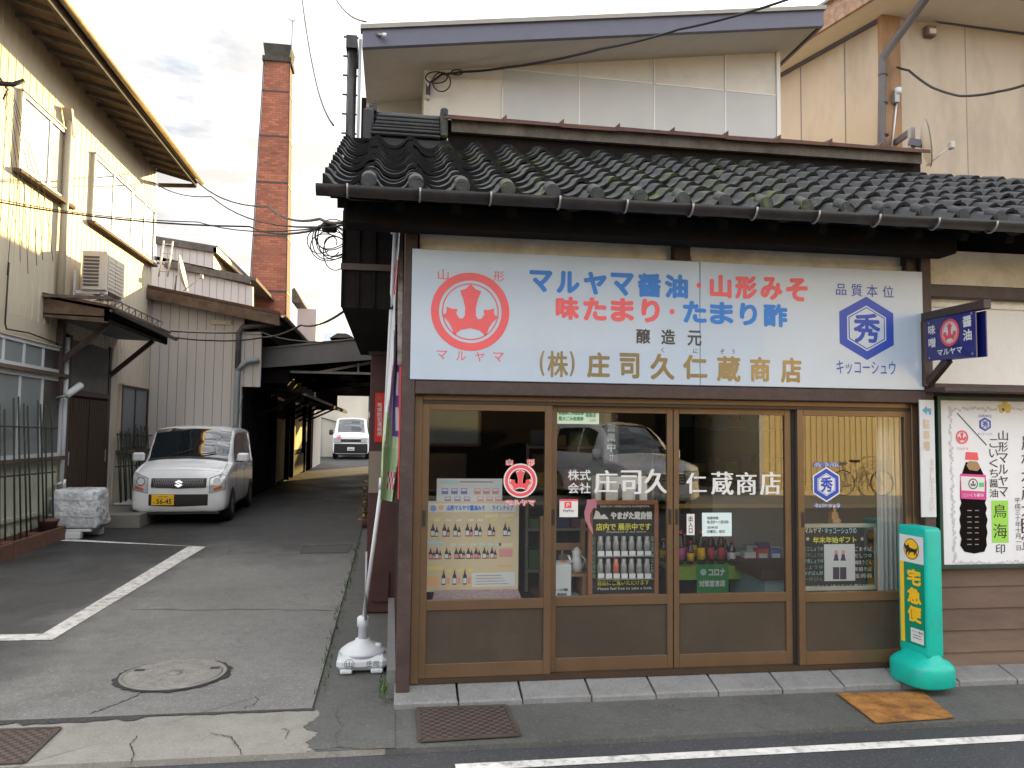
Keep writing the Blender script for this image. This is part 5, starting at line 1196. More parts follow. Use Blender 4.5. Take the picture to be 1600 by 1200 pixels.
class Car:
    def __init__(s, st):
        s.t = [a[0] for a in st]; s.s = [section(a[1:]) for a in st]
    def S(s, t, v, side=1):
        ts = s.t; t = min(max(t, ts[0]), ts[-1])
        i = max(k for k in range(len(ts) - 1) if ts[k] <= t or k == 0); u = (t - ts[i]) / (ts[i + 1] - ts[i])
        P_ = lambda k: s.s[min(max(k, 0), len(ts) - 1)]
        def pv(sec):
            j = min(int(v), 10); w_ = v - j; a, b = sec[j], sec[j + 1]; return (a[0] + (b[0] - a[0]) * w_, a[1] + (b[1] - a[1]) * w_)
        A_, B_ = pv(P_(i)), pv(P_(i + 1))
        d0 = ts[i + 1] - ts[i]
        def tang(k):
            if k <= 0 or k >= len(ts) - 1: a, b = pv(P_(max(k - 1, 0))), pv(P_(min(k + 1, len(ts) - 1))); dt = ts[min(k + 1, len(ts) - 1)] - ts[max(k - 1, 0)]
            else: a, b = pv(P_(k - 1)), pv(P_(k + 1)); dt = ts[k + 1] - ts[k - 1]
            return ((b[0] - a[0]) / dt * .6, (b[1] - a[1]) / dt * .6)
        m0, m1 = tang(i), tang(i + 1)
        h = (2 * u ** 3 - 3 * u * u + 1, u ** 3 - 2 * u * u + u, -2 * u ** 3 + 3 * u * u, u ** 3 - u * u)
        r = [h[0] * A_[c] + h[1] * d0 * m0[c] + h[2] * B_[c] + h[3] * d0 * m1[c] for c in (0, 1)]
        return Vector((side * r[0], t, r[1]))
    def grid_t(s):
        out = []
        for a, b in zip(s.t, s.t[1:]):
            n = max(2, int((b - a) / .09)); out += [a + (b - a) * k / n for k in range(n)]
        return out + [s.t[-1]]
    def body(s, m):
        mb = MB(); T_ = s.grid_t(); VV = [k * .5 for k in range(23)]; ring_ = []
        vs = []
        for t in T_:
            vs += [s.S(t, v, 1) for v in VV] + [s.S(t, v, -1) for v in VV[-2:0:-1]]
        n = 2 * len(VV) - 2; fs = []
        for i in range(len(T_) - 1):
            for k in range(n): fs.append([i * n + k, i * n + (k + 1) % n, (i + 1) * n + (k + 1) % n, (i + 1) * n + k])
        fs += [list(range(n))[::-1], list(range((len(T_) - 1) * n, len(T_) * n))]
        mb.add(vs, fs, m, True); return mb
    def patch(s, mb, t0, t1, v0, v1, side, m, off=.006, nt=8, nv=5, shape=None):
        vs = []
        for i in range(nt + 1):
            for j in range(nv + 1):
                a, b = i / nt, j / nv
                t = t0 + (t1 - t0) * a; v = v0 + (v1 - v0) * b
                if shape: t, v = shape(a, b)
                p = s.S(t, v, side); e = .01
                du = s.S(t + e, v, side) - s.S(t - e, v, side); dv = s.S(t, min(v + .05, 11), side) - s.S(t, v - .05, side)
                nn_ = du.cross(dv); nn_.normalize()
                c = Vector((0, (s.t[0] + s.t[-1]) / 2, .8))
                if nn_.dot(p - c) < 0: nn_ = -nn_
                vs.append(p + nn_ * off)
        q = nv + 1
        mb.add(vs, [[i * q + j, i * q + j + 1, (i + 1) * q + j + 1, (i + 1) * q + j] for i in range(nt) for j in range(nv)], m, True)
    def fy(s, x, z):
        for k in range(400):
            t = s.t[0] + k * .0025
            zt_ = None
            pts = [s.S(t, v * .5) for v in range(23)]
            inside = False
            for a, b in zip(pts[3:], pts[4:]):
                if (a.x - abs(x)) * (b.x - abs(x)) <= 0 and a.x != b.x and z <= max(a.z, b.z) and abs(x) <= pts[8].x: inside = True
            if abs(x) <= max(p.x for p in pts) and inside and z >= pts[0].z: return t
            if zt_ is None and pts[0].z <= z <= pts[-1].z and any((a.z - z) * (b.z - z) <= 0 and min(a.x, b.x) >= abs(x) for a, b in zip(pts[2:], pts[3:])): return t
        return s.t[0] + .2
    def front(s, mb, x0, x1, zlo, zhi, m, off=.006, nx=10, nzv=4):
        vs = []
        for i in range(nx + 1):
            for j in range(nzv + 1):
                a, b = i / nx, j / nzv; x = x0 + (x1 - x0) * a; l, h = zlo(a), zhi(a); z = l + (h - l) * b
                vs.append(Vector((x, s.fy(x, z) - off, z)))
        q = nzv + 1
        mb.add(vs, [[i * q + j, i * q + j + 1, (i + 1) * q + j + 1, (i + 1) * q + j] for i in range(nx) for j in range(nzv)], m, True)
def wheel(parent, x, y, r, side):
    mb = MB(); mb.lathe((0, 0, 0), [(r * .62, -.085), (r * .97, -.085), (r, -.06), (r, .06), (r * .97, .085), (r * .62, .085)], M['black_gloss'], 28)
    rot = Matrix.Rotation(math.pi / 2, 3, 'Y'); mb.v = [rot @ v + Vector((x, y, r)) for v in mb.v]
    w_ = mb.build('wheel', parent, True)
    mb = MB(); mb.lathe((0, 0, 0), [(.02, .09), (r * .2, .10), (r * .55, .082), (r * .62, .09), (r * .64, .06), (r * .3, .0)], M['grey_metal'], 20)
    for k in range(6):
        a = k * math.pi / 3; mb.box((-.02, -.02, .09), (.02, .02, .1), M['black'])
    mb.v = [Vector((v.z * side + x, y + v.y, r + v.x)) for v in mb.v]; mb.build('rim', w_, True)
def arch(mb, x, y, r, side, m):
    n = 24; vs = [Vector((x, y + (r + .05) * math.cos(math.pi * k / n), r + (r + .05) * math.sin(math.pi * k / n) - .02)) for k in range(n + 1)] + [Vector((x, y - r - .05, .16)), Vector((x, y + r + .05, .16))]
    mb.add(vs, [list(range(n + 3))], m)

def small_car():
    c = Car([(0.0, .58, .33, .60, .58, .655, .54, 0), (.015, .655, .25, .69, .65, .735, .61, .0), (.05, .705, .20, .76, .69, .80, .64, .012), (.12, .73, .19, .83, .71, .875, .66, .02), (.30, .7375, .19, .90, .72, .945, .665, .03), (.62, .7375, .19, .965, .72, 1.02, .665, .035), (.70, .7375, .19, .98, .72, 1.07, .66, .035), (.92, .7375, .19, .985, .72, 1.32, .655, .035), (1.15, .7375, .19, .99, .72, 1.565, .645, .03), (1.30, .7375, .19, 1.0, .72, 1.605, .645, .03), (1.7, .7375, .19, 1.0, .72, 1.625, .645, .03), (2.6, .7375, .19, 1.0, .72, 1.615, .645, .03), (3.1, .7375, .19, 1.0, .72, 1.58, .64, .03), (3.3, .72, .21, 1.0, .70, 1.45, .61, .03), (3.38, .66, .30, .95, .64, 1.1, .54, .01)])
    t = thing('parked_car', 'small white hatchback with a yellow number plate parked by the workshop', 'car', (-3.29, 13.1, gz(13.4)), R_(2.6))
    t.scale = (.975, 1.0, .945)
    mb = c.body(PAINT); body = mb.build('body', t, True)
    mb = MB()
    for side in (1, -1):
        for y in (.60, 2.85): arch(mb, side * .7405, y, .275, side, M['black'])
        c.patch(mb, .45, 3.0, 1.0, 2.2, side, BPL, .004)
    mb.box((-.62, .03, .17), (.62, 3.2, .21), M['black']); mb.build('underside', t, True)
    for y in (.60, 2.85):
        for s_ in (1, -1): wheel(t, s_ * .665, y, .27, s_)
    mb = MB()
    for s_ in (1, -1): c.patch(mb, .69, 1.165, 8.95, 11, s_, CGL, .009, 10, 8); c.patch(mb, .675, 1.185, 8.8, 11, s_, M['black'], .004, 10, 8)
    ws = mb.build('windscreen', t, True)
    mb = MB()
    mb.tube([c.S(.70, 10.2, -1) + Vector((0, -.02, .02)), c.S(.80, 11, 1) + Vector((.05, -.03, .015)), ], .008, M['black'], 6); mb.tube([c.S(.70, 10.9, 1) + Vector((0, -.02, .02)), c.S(.78, 9.9, 1) + Vector((0, -.03, .015))], .008, M['black'], 6)
    c.patch(mb, .645, .70, 8.9, 11, 1, M['black'], .010); c.patch(mb, .645, .70, 8.9, 11, -1, M['black'], .010); mb.build('wiper', ws, True)
    for s_ in (1, -1):
        for (a, b) in ((1.08, 1.95), (2.02, 2.85)):
            mb = MB(); lead = .22 if a < 1.5 else 0
            c.patch(mb, a, b, 6.2, 8, s_, CGL, .006, shape=lambda u, v, a=a, b=b, lead=lead: ((a - lead * (1 - v)) + (b - a + lead * (1 - v)) * u, 6.25 + 1.6 * v)); mb.build('side_window', t, True)
        mb = MB(); mb.box((s_ * .73, .86, 1.0), (s_ * .86, .96, 1.02), BPL); m0 = MB()
        m0.box((s_ * .755, .87, 1.0), (s_ * .955, .97, 1.165), PAINT, .03); m0.build('door_mirror', t, True); mb.build('mirror_arm', t, True)
        mb = MB(); q = lambda a: .60 + (.62 - .60) * a
        rm_ = MB()
        if s_ == 1: c.front(rm_, .462, .712, lambda a: .515 + .06 * a, lambda a: .77 + .10 * a, M['pipe_grey'], .0075, 10, 6)
        else: c.front(rm_, -.712, -.462, lambda a: .575 - .06 * a, lambda a: .87 - .10 * a, M['pipe_grey'], .0075, 10, 6)
        rm_.build('lamp_surround', t, True)
        if s_ == 1: c.front(mb, .475, .70, lambda a: .53 + .06 * a, lambda a: .755 + .10 * a, LAMP, .010, 10, 6)
        else: c.front(mb, -.70, -.475, lambda a: .59 - .06 * a, lambda a: .855 - .10 * a, LAMP, .010, 10, 6)
        hl = mb.build('headlight', t, True)
        mb = MB()
        if s_ == 1: c.front(mb, .53, .66, lambda a: .555 + .04 * a, lambda a: .60 + .05 * a, AMB, .014, 5, 2)
        else: c.front(mb, -.66, -.53, lambda a: .595 - .04 * a, lambda a: .65 - .05 * a, AMB, .014, 5, 2)
        cx_, cz_ = s_ * .575, .715; yy = c.fy(cx_, cz_) - .016; mb.disc(.06, (Vector((cx_, yy, cz_)), Vector((1, .25 * s_, 0)).normalized(), Vector((0, .25, 1)).normalized(), Vector((0, -1, 0))), M['white'], 0, 18); mb.ring(.058, .070, (Vector((cx_, yy, cz_)), Vector((1, .25 * s_, 0)).normalized(), Vector((0, .25, 1)).normalized(), Vector((0, -1, 0))), CHR, .002, 20); mb.build('lamp_bowl', hl, True)
        sm_ = MB(); c.patch(sm_, .13, .66, 8.60, 8.66, s_, M['pipe_grey'], .002, 8, 1); c.patch(sm_, .125, .135, 8.6, 11, s_, M['pipe_grey'], .002, 1, 8); sm_.build('bonnet_seam', t, True)
        hd = MB(); hd.box((s_ * .742, 1.75, .86), (s_ * .752, 1.93, .90), PAINT, .004); hd.box((s_ * .742, 2.65, .86), (s_ * .752, 2.83, .90), PAINT, .004); hd.build('door_handle', t, True)
        ln = MB(); ln.box((s_ * .7385, 1.985, .3), (s_ * .7405, 1.992, .98), BPL); ln.box((s_ * .7385, .985, .3), (s_ * .7405, .992, .98), BPL); ln.build('door_seam', t, True)
    mb = MB(); c.front(mb, -.42, .42, lambda a: .615 - .02 * (1 - abs(2 * a - 1)), lambda a: .765, M['black'], .010, 16, 4)
    for k in range(26):
        x = -.42 + k * .034
        for sg in (1, -1):
            x2 = x + sg * .05
            if abs(x2) < .41 and abs(x) < .41: mb.tube([(x, c.fy(x, .60) - .013, .605), (x2, c.fy(x2, .75) - .013, .758)], .005, M['grey_metal'], 4)
    mb.build('grille', t, True)
    mb = MB(); yy = c.fy(0, .67) - .03; fr_ = (Vector((0, yy, .678)), Vector((1, 0, 0)), Vector((0, .2, 1)).normalized(), Vector((0, -1, 0)))
    mb.poly([(x * 1.15, y * 1.05) for x, y in ((0, .06), (.055, .022), (.03, .006), (-.002, .026), (-.014, .018), (.055, -.024), (0, -.06), (-.055, -.022), (-.03, -.006), (.002, -.026), (.014, -.018), (-.055, .024))][::-1], fr_, CHR, .006); mb.build('emblem', t, True)
    mb = MB(); c.front(mb, -.45, .45, lambda a: .295 + .02 * abs(2 * a - 1), lambda a: .50, M['black'], .006, 12, 4)
    for z in (.35, .40, .45): c.front(mb, -.42, .42, lambda a: z, lambda a: z + .012, BPL, .012, 12, 1)
    mb.build('lower_intake', t, True)
    mb = MB(); yp = c.fy(-.2, .4) - .035; mb.box((-.40, yp, .325), (-.06, yp + .012, .495), M['yellow'], .004)
    fp = (Vector((-.23, yp, .41)), Vector((1, 0, 0)), Vector((0, 0, 1)), Vector((0, -1, 0)))
    put_text(mb, '56-45', fp, -.095, -.066, .135, .018, M['black'], bold=.03); put_text(mb, '山形 580', fp, -.07, .042, .07, .07, M['black'], bold=.0); put_text(mb, 'わ', fp, -.145, -.06, -.115, -.025, M['black']); mb.build('number_plate', t, True)
    mb = MB(); b_ = MB(); yp = c.fy(.35, .21) - .004; mb.box((.30, yp - .002, .215), (.42, yp, .222), BPL); mb.build('scuff', t, True)
    mb = MB(); mb.tube([(.60, 1.25, 1.62), (.66, 1.35, 1.66), (.68, 1.9, 2.25)], .006, M['black'], 6); mb.build('aerial', t, True)
    return t
small_car()

def big_van(name, label, loc, rz, mpv=False, crest_=True):
    if not mpv:
        st = [(0, .74, .34, 1.0, .74, 1.06, .70, 0), (.02, .79, .27, 1.06, .78, 1.11, .73, .0), (.08, .83, .25, 1.12, .82, 1.17, .76, .02), (.22, .845, .25, 1.16, .83, 1.25, .75, .03), (.50, .845, .25, 1.18, .83, 1.58, .72, .04), (.78, .845, .25, 1.2, .83, 1.88, .69, .04), (.95, .845, .25, 1.2, .83, 1.94, .69, .04), (1.6, .845, .25, 1.2, .83, 1.96, .69, .04), (4.4, .845, .25, 1.2, .83, 1.95, .69, .04), (4.6, .84, .25, 1.2, .82, 1.88, .67, .03), (4.69, .78, .4, 1.1, .77, 1.3, .64, .01)]
        ws_t = (.235, .80)
    else:
        st = [(0, .72, .32, .70, .72, .76, .68, 0), (.03, .80, .24, .80, .79, .85, .73, .0), (.12, .87, .20, .92, .86, .97, .78, .02), (.5, .92, .20, 1.0, .90, 1.06, .82, .04), (1.0, .92, .20, 1.08, .90, 1.14, .82, .05), (1.1, .92, .2, 1.08, .9, 1.2, .80, .05), (1.6, .92, .2, 1.08, .90, 1.62, .72, .05), (1.95, .92, .2, 1.08, .9, 1.80, .68, .05), (2.4, .92, .2, 1.08, .9, 1.87, .68, .05), (4.3, .92, .2, 1.08, .9, 1.85, .68, .05), (4.75, .90, .22, 1.08, .88, 1.7, .66, .03), (4.88, .82, .4, 1.0, .8, 1.1, .62, .01)]
        ws_t = (1.05, 1.97)
    c = Car(st); t = thing(name, label, 'van', loc, rz)
    c.body(PAINT).build('body', t, True)
    mb = MB(); hw = .849 if not mpv else .924
    ys = (.85, 3.4) if not mpv else (.95, 3.85)
    for s_ in (1, -1):
        for y in ys: arch(mb, s_ * hw, y, .33, s_, M['black'])
    mb.box((-.7, .05, .2), (.7, 4.4, .27), M['black']); mb.build('underside', t, True)
    for y in ys:
        for s_ in (1, -1): wheel(t, s_ * (hw - .09), y, .32, s_)
    mb = MB()
    for s_ in (1, -1): c.patch(mb, ws_t[0], ws_t[1], 9.3, 11, s_, CGL, .008, 10, 8)
    mb.build('windscreen', t, True)
    for s_ in (1, -1):
        mb = MB(); c.patch(mb, ws_t[1] - .15, 2.0 if not mpv else 2.6, 6.25, 7.85, s_, CGL, .006); c.patch(mb, 2.1 if not mpv else 2.7, 4.2, 6.25, 7.85, s_, CGL, .006); mb.build('side_window', t, True)
        mb = MB(); mb.lathe((s_ * (hw + .10), ws_t[0] + .25, 1.28 if not mpv else 1.16), [(.03, -.13), (.09, -.11), (.09, .11), (.03, .13)], BPL if not mpv else PAINT, 12, 1, .6); mb.tube([(s_ * (hw - .08), ws_t[0] + .25, 1.25 if not mpv else 1.1), (s_ * (hw + .06), ws_t[0] + .25, 1.25 if not mpv else 1.1)], .02, BPL, 6); mb.build('door_mirror', t, True)
        mb = MB()
        z0, z1 = (.80, .98) if not mpv else (.66, .84)
        c.front(mb, min(s_ * .48, s_ * (hw - .06)), max(s_ * .48, s_ * (hw - .06)), lambda a: z0, lambda a: z1, LAMP, .014, 8, 4); c.front(mb, min(s_ * .46, s_ * (hw - .04)), max(s_ * .46, s_ * (hw - .04)), lambda a: z0 - .02, lambda a: z1 + .02, M['pipe_grey'], .010, 8, 4); mb.build('headlight', t, True)
    mb = MB(); z0, z1 = (.81, .96) if not mpv else (.58, .80)
    c.front(mb, -.46, .46, lambda a: z0, lambda a: z1, BPL, .010, 10, 3)
    for k in range(2 if not mpv else 4): zz = z0 + .03 + k * .06; c.front(mb, -.44, .44, lambda a: zz, lambda a: zz + .022, CHR, .016, 10, 1)
    mb.build('grille', t, True)
    mb = MB(); c.front(mb, -(hw - .07), hw - .07, lambda a: .30, lambda a: .74 if not mpv else .50, BPL if not mpv else PAINT, .014, 14, 5); mb.build('bumper', t, True)
    mb = MB(); yp = c.fy(0, .45) - .04; mb.box((-.165, yp, .42), (.165, yp + .012, .585), M['paper'], .003); fp = (Vector((0, yp, .50)), Vector((1, 0, 0)), Vector((0, 0, 1)), Vector((0, -1, 0)))
    mb.box((-.11, yp - .001, .45), (.11, yp, .50), M['grey_metal']) ; mb.build('number_plate', t, True)
    if crest_:
        mb = MB(); cx_, cz_ = -.56, 1.075; yy = c.fy(cx_, cz_) - .012; fr_ = (Vector((cx_, yy, cz_)), Vector((1, 0, 0)), Vector((0, .35, 1)).normalized(), Vector((0, -1, .35)).normalized()); crest(mb, fr_, 0, 0, .10, M['red'], PAINT, .004); mb.build('crest', t, True)
    return t
big_van('delivery_van', 'white van with a black bumper and a red crest at the end of the alley', (-1.89, 38, .25), R_(2))
big_van('passenger_van', 'white passenger van standing on the opposite side of the street, reflected in the shop glass', (5.75, -6.2, -.03), R_(170), True, False)

# ================================================================== THINGS IN FRONT OF THE SHOP
# advertising flag in its water-filled base
fb = thing('flag_stand', 'white plastic flag base with a leaning pole and a furled white and purple flag', 'flag', (-.16, 5.55, gz(5.5)))
B0 = Vector((-.165, 5.55, .0))
WP = M['whiteplastic']
mb = MB(); mb.box(B0 + Vector((-.165, -.16, .015)), B0 + Vector((.165, .16, .105)), WP, .03); mb.lathe(B0 + Vector((0, 0, .10)), [(.155, 0), (.15, .02), (.11, .05), (.055, .075), (.05, .09)], WP, 24); mb.lathe(B0 + Vector((.10, -.02, .12)), [(.03, 0), (.03, .035), (.02, .04)], WP, 12)
mb.lathe(B0 + Vector((0, 0, .18)), [(.032, 0), (.032, .09), (.042, .095), (.042, .15), (.03, .16)], WP, 16)
for x_ in (-.10, .10): mb.box(B0 + Vector((x_ - .04, -.165, .0)), B0 + Vector((x_ + .04, .165, .03)), WP, .008)
fy = (B0 + Vector((0, -.161, 0)), Vector((1, 0, 0)), Vector((0, 0, 1)), Vector((0, -1, 0)))
put_text(mb, '山', fy, -.10, .045, -.06, .085, M['dkgrey']); put_text(mb, '庄司', fy, .03, .045, .11, .085, M['dkgrey']); mb.ring(.030, .033, fy, M['dkgrey'], .0015, 20, (-.08, .065)); mb.build('base', fb)
b0 = B0 + Vector((0, 0, .30)); m1 = at(597, 752, 5.33); b1 = at(617, 362, 4.95)
mb = MB(); mb.tube([b0, m1], .0145, M['pole'], 10); mb.tube([m1, b1], .0115, M['pole'], 10); mb.tube([m1 - (b1 - b0).normalized() * .05, m1 + (b1 - b0).normalized() * .02], .022, WP, 10); mb.tube([at(573, 862, 5.5), at(571, 968, 5.5)], .009, M['grey_metal'], 8); mb.build('pole', fb)
# the furled cloth: hangs from the top arm in narrow folds
mb = MB(); nz_ = 46; nx_ = 12; W0 = mat('flag white', (.66, .66, .70), .85, var=.05); PUR = mat('flag purple', (.16, .07, .30), .85, var=.1); GRE = mat('flag green', (.38, .52, .30), .85, var=.1); FRD = mat('flag red', (.58, .07, .08), .85, var=.1)
rn = random.Random(9); ptsg = []
for i in range(nz_ + 1):
    f_ = i / nz_; y_ = 360 + f_ * 420
    xl = 619 - f_ * 26 if y_ > 362 else 619; wpx = 8 + 20 * min(1, f_ * 1.35) - 6 * max(0, f_ - .8)
    row = []
    for j in range(nx_ + 1):
        g_ = j / nx_; Yd = 4.95 + .36 * f_ + .035 * math.sin(g_ * 9 + f_ * 5) + .018 * math.sin(g_ * 17 + f_ * 11)
        row.append(at(xl + wpx * g_ + 1.2 * math.sin(f_ * 14 + g_ * 3), y_ + 5 * g_ * f_, Yd))
    ptsg.append(row)
for i in range(nz_):
    for j in range(nx_):
        f_ = i / nz_; g_ = j / nx_; m_ = W0
        if .10 < f_ < .22 and .15 < g_ < .6 and (i + j) % 3: m_ = FRD
        if .34 < f_ < .76 and g_ > .45: m_ = PUR
        if .40 < f_ < .74 and .62 < g_ < .8 and i % 6 < 4: m_ = W0
        if f_ > .66 + .10 * g_ and not (.34 < f_ < .76 and g_ > .45): m_ = GRE if f_ > .80 else mat('flag pale green', (.48, .60, .40), .85, var=.08)
        if .88 < f_ < .95 and .3 < g_ < .75: m_ = FRD if (i + j) % 2 else W0
        mb.add([ptsg[i][j], ptsg[i][j + 1], ptsg[i + 1][j + 1], ptsg[i + 1][j]], [[0, 1, 2, 3]], m_, True)
mb.build('cloth', fb)
mb = MB(); q = at(628, 352, 4.93); mb.tube([b1, at(620, 356, 4.94), q], .006, WP, 6); mb.slab([at(608, 360, 4.95), at(612, 366, 4.95), at(630, 352, 4.92), at(626, 348, 4.92)], (0, .01, 0), W0); mb.build('top_arm', fb)
# second, older pole with a red banner strip right beside the corner post
ob = thing('banner_strip', 'thin worn pale board with a red lower strip fixed upright beside the shop corner', 'banner', (.02, 5.1, .9))
mb = MB(); mb.slab([at(622, 360, 5.0), at(630, 360, 5.0), at(628, 570, 5.0), at(621, 570, 5.0)], (0, .02, 0), mat('peeling pale paint', (.42, .38, .32), .8, var=.3, scale=14, dirt=(.06, .05, .045), dscale=18, damt=.9)); mb.slab([at(624, 572, 5.0), at(628, 572, 5.0), at(624, 780, 5.0), at(621, 780, 5.0)], (0, .02, 0), M['red']); mb.build('strip', ob)

# green courier sign on its rounded foot
ds_ = thing('courier_sign', 'teal upright courier sign with a black cat in a yellow oval on a rounded base', 'sign', (3.385, 4.685, .042), R_(-84))
ds_.scale = (.92, .95, .935)
TL = M['teal']
def rounded(mb, x0, x1, y0, y1, z0, z1, r, m):
    pts = []
    for cx_, cz_, a0 in ((x1 - r, z1 - r, 0), (x0 + r, z1 - r, 90), (x0 + r, z0 + r, 180), (x1 - r, z0 + r, 270)):
        for k in range(6): a = R_(a0 + 18 * k); pts.append((cx_ + r * math.cos(a), cz_ + r * math.sin(a)))
    n = len(pts); bv = .012
    lay = [(y0, .0, -bv), (y0, 0, 0)]
    def sc(p, d): cx_, cz_ = (x0 + x1) / 2, (z0 + z1) / 2; return (p[0] - d * (1 if p[0] > cx_ else -1), p[1] - d * (1 if p[1] > cz_ else -1))
    rings = [(y0, bv), (y0 + bv * .3, bv * .3), (y0 + bv, 0), (y1 - bv, 0), (y1 - bv * .3, bv * .3), (y1, bv)]
    vs = []
    for y, d in rings: vs += [(sc(p, d)[0], y, sc(p, d)[1]) for p in pts]
    fs = [list(range(n)), list(range((len(rings) - 1) * n, len(rings) * n))[::-1]]
    for i in range(len(rings) - 1):
        for k in range(n): fs.append([i * n + (k + 1) % n, i * n + k, (i + 1) * n + k, (i + 1) * n + (k + 1) % n])
    mb.add(vs, fs, m, True)
mb = MB()
# base: rounded block swelling downwards
def rsect(hx, hy, z, n=28, p=3.2):
    return [(hx * math.copysign(abs(math.cos(2 * math.pi * k / n)) ** (2 / p), math.cos(2 * math.pi * k / n)), hy * math.copysign(abs(math.sin(2 * math.pi * k / n)) ** (2 / p), math.sin(2 * math.pi * k / n)), z) for k in range(n)]
lay = [rsect(.187, .152, .0), rsect(.195, .16, .012), rsect(.195, .16, .115), rsect(.19, .155, .135), rsect(.168, .125, .162), rsect(.145, .082, .182), rsect(.137, .066, .21)]
vs = [p for l in lay for p in l]; n = 28
mb.add(vs, [[i * n + k, i * n + (k + 1) % n, (i + 1) * n + (k + 1) % n, (i + 1) * n + k] for i in range(len(lay) - 1) for k in range(n)] + [list(range(n))[::-1], list(range(6 * n, 7 * n))], TL, True); mb.build('base', ds_, True)
mb = MB(); rounded(mb, -.135, .135, -.062, .062, .18, 1.055, .028, TL); mb.build('board', ds_, True)
mb = MB(); fr_ = (Vector((0, -.062, 0)), Vector((1, 0, 0)), Vector((0, 0, 1)), Vector((0, -1, 0)))
rect = lambda x0, z0, x1, z1, m, off: mb.poly([(x0, z0), (x1, z0), (x1, z1), (x0, z1)], fr_, m, off)
rect(-.112, .255, .112, .99, M['teal_face'], .002); rect(-.112, .805, .112, .99, M['white'], .003); rect(-.112, .255, -.075, .805, M['yellow'], .003); rect(-.02, .27, .10, .365, M['white'], .003)
put_text(mb, 'ヤマト運輸', fr_, -.012, .335, .092, .353, M['dkgrey'], off=.004); 
for z in (.30, .318): rect(0.0, z, .08, z + .006, M['grey_metal'], .0042)
for i, ch in enumerate('宅急便'): put_text(mb, ch, fr_, -.045, .655 - i * .125, .085, .765 - i * .125, M['yellow'], bold=.045, off=.004)
mb.disc(.072, fr_, M['black'], .0035, 32, (0, .898), 1.0); mb.disc(.066, fr_, M['yellow'], .004, 32, (0, .898), 1.0)
CAT = [(-.052, .93), (-.044, .915), (-.030, .918), (-.024, .932), (-.018, .915), (-.010, .905), (.030, .900), (.046, .905), (.060, .925), (.063, .922), (.052, .898), (.046, .885), (.052, .860), (.046, .858), (.036, .878), (.028, .862), (.022, .862), (.024, .880), (-.008, .878), (-.020, .858), (-.026, .858), (-.020, .882), (-.034, .872), (-.044, .856), (-.050, .858), (-.036, .884), (-.044, .890), (-.054, .898), (-.058, .912)]
CAT = [(x * 1.1, .894 + (y - .894) * 1.12) for x, y in CAT]; mb.poly(CAT[::-1], fr_, M['black'], .0048); mb.poly([(-.050, .892), (-.040, .890), (-.036, .872), (-.044, .866), (-.052, .874)][::-1], fr_, M['black'], .005); mb.build('face_print', ds_, True)
# grates and covers
GR = 'steel covers in the pavement'
def cover(name, label, pts, m, dz=.006, cat='drain cover', rim=True):
    t = MB(); P_ = [Vector((p[0], p[1], gz(p[1]) + .002)) for p in pts]; t.slab(P_, (0, 0, dz), m); o = t.build(name); tag(o, label, cat)
    if rim:
        f_ = MB()
        for a, b in zip(P_, P_[1:] + P_[:1]): f_.bar(a + Vector((0, 0, dz)), b + Vector((0, 0, dz)), .022, .007, mat('cover rim', (.08, .065, .055), .7, .3, var=.2))
        r_ = f_.build('rim', o)
    return o
cover('drain_cover', 'brown steel checker plate in the pavement before the doors', [(.18, 4.19), (.70, 4.21), (.695, 4.66), (.18, 4.67)], M['checker'])
cover('drain_cover', 'brown steel checker plate at the alley mouth', [(-2.6, 4.16), (-1.70, 4.16), (-1.71, 4.60), (-2.6, 4.62)], M['checker'])
cover('rusty_plate', 'rusty orange steel plate in the pavement near the courier sign', [(2.71, 4.15), (3.21, 4.17), (3.33, 4.60), (2.77, 4.64)], M['rusty'], rim=False)
cover('utility_cover', 'dark rectangular utility cover in the shaded alley', [(-1.09, 10.2), (-.52, 10.2), (-.49, 10.85), (-1.12, 10.75)], mat('dark iron', (.05, .05, .052), .5, .3, var=.2, scale=5), rim=True)
mh = thing('manhole', 'round worn iron manhole cover set in a ragged asphalt collar', 'manhole', (-1.36, 5.47, gz(5.47)))
mb = MB(); rn = random.Random(4); z = gz(5.47)
CI = (-1.36, 5.47)
n = 72; outer = [(CI[0] + (.355 + rn.uniform(-.014, .014)) * math.cos(2 * math.pi * k / n), CI[1] + (.35 + rn.uniform(-.014, .014)) * math.sin(2 * math.pi * k / n), gz(CI[1]) + .0075) for k in range(n)]
mb.add(outer, [list(range(n))], mat('collar asphalt', (.035, .035, .035), .95, var=.3, scale=30, bump=.6, bscale=60)); mb.build('collar', mh)
MI = mat('worn cast iron', (.25, .24, .225), .7, .2, var=.25, scale=9, dirt=(.13, .125, .115), dscale=16, damt=.6, bump=.5, bscale=40)
mb = MB(); mb.lathe((CI[0], CI[1], z), [(.325, .008), (.325, .014), (.308, .016), (.304, .010), (.296, .010), (.293, .016), (.28, .016)], MI, 64); mb.build('rim', mh)
mb = MB(); mb.lathe((CI[0], CI[1], z), [(.300, .008), (.293, .0155)], MI, 64)
for rr in (.07, .15, .22):
    k_ = int(rr * 90)
    for k in range(k_): a = 2 * math.pi * k / k_; mb.lathe((CI[0] + rr * math.cos(a), CI[1] + rr * math.sin(a), z), [(.012, .015), (.009, .019)], MI, 6)
mb.lathe((CI[0], CI[1], z), [(.05, .015), (.05, .022)], MI, 20)
for a in (20, 160): mb.box((CI[0] + .25 * math.cos(R_(a)) - .03, CI[1] + .25 * math.sin(R_(a)) - .02, z + .015), (CI[0] + .25 * math.cos(R_(a)) + .03, CI[1] + .25 * math.sin(R_(a)) + .02, z + .019), M['black'])
mb.build('lid', mh)
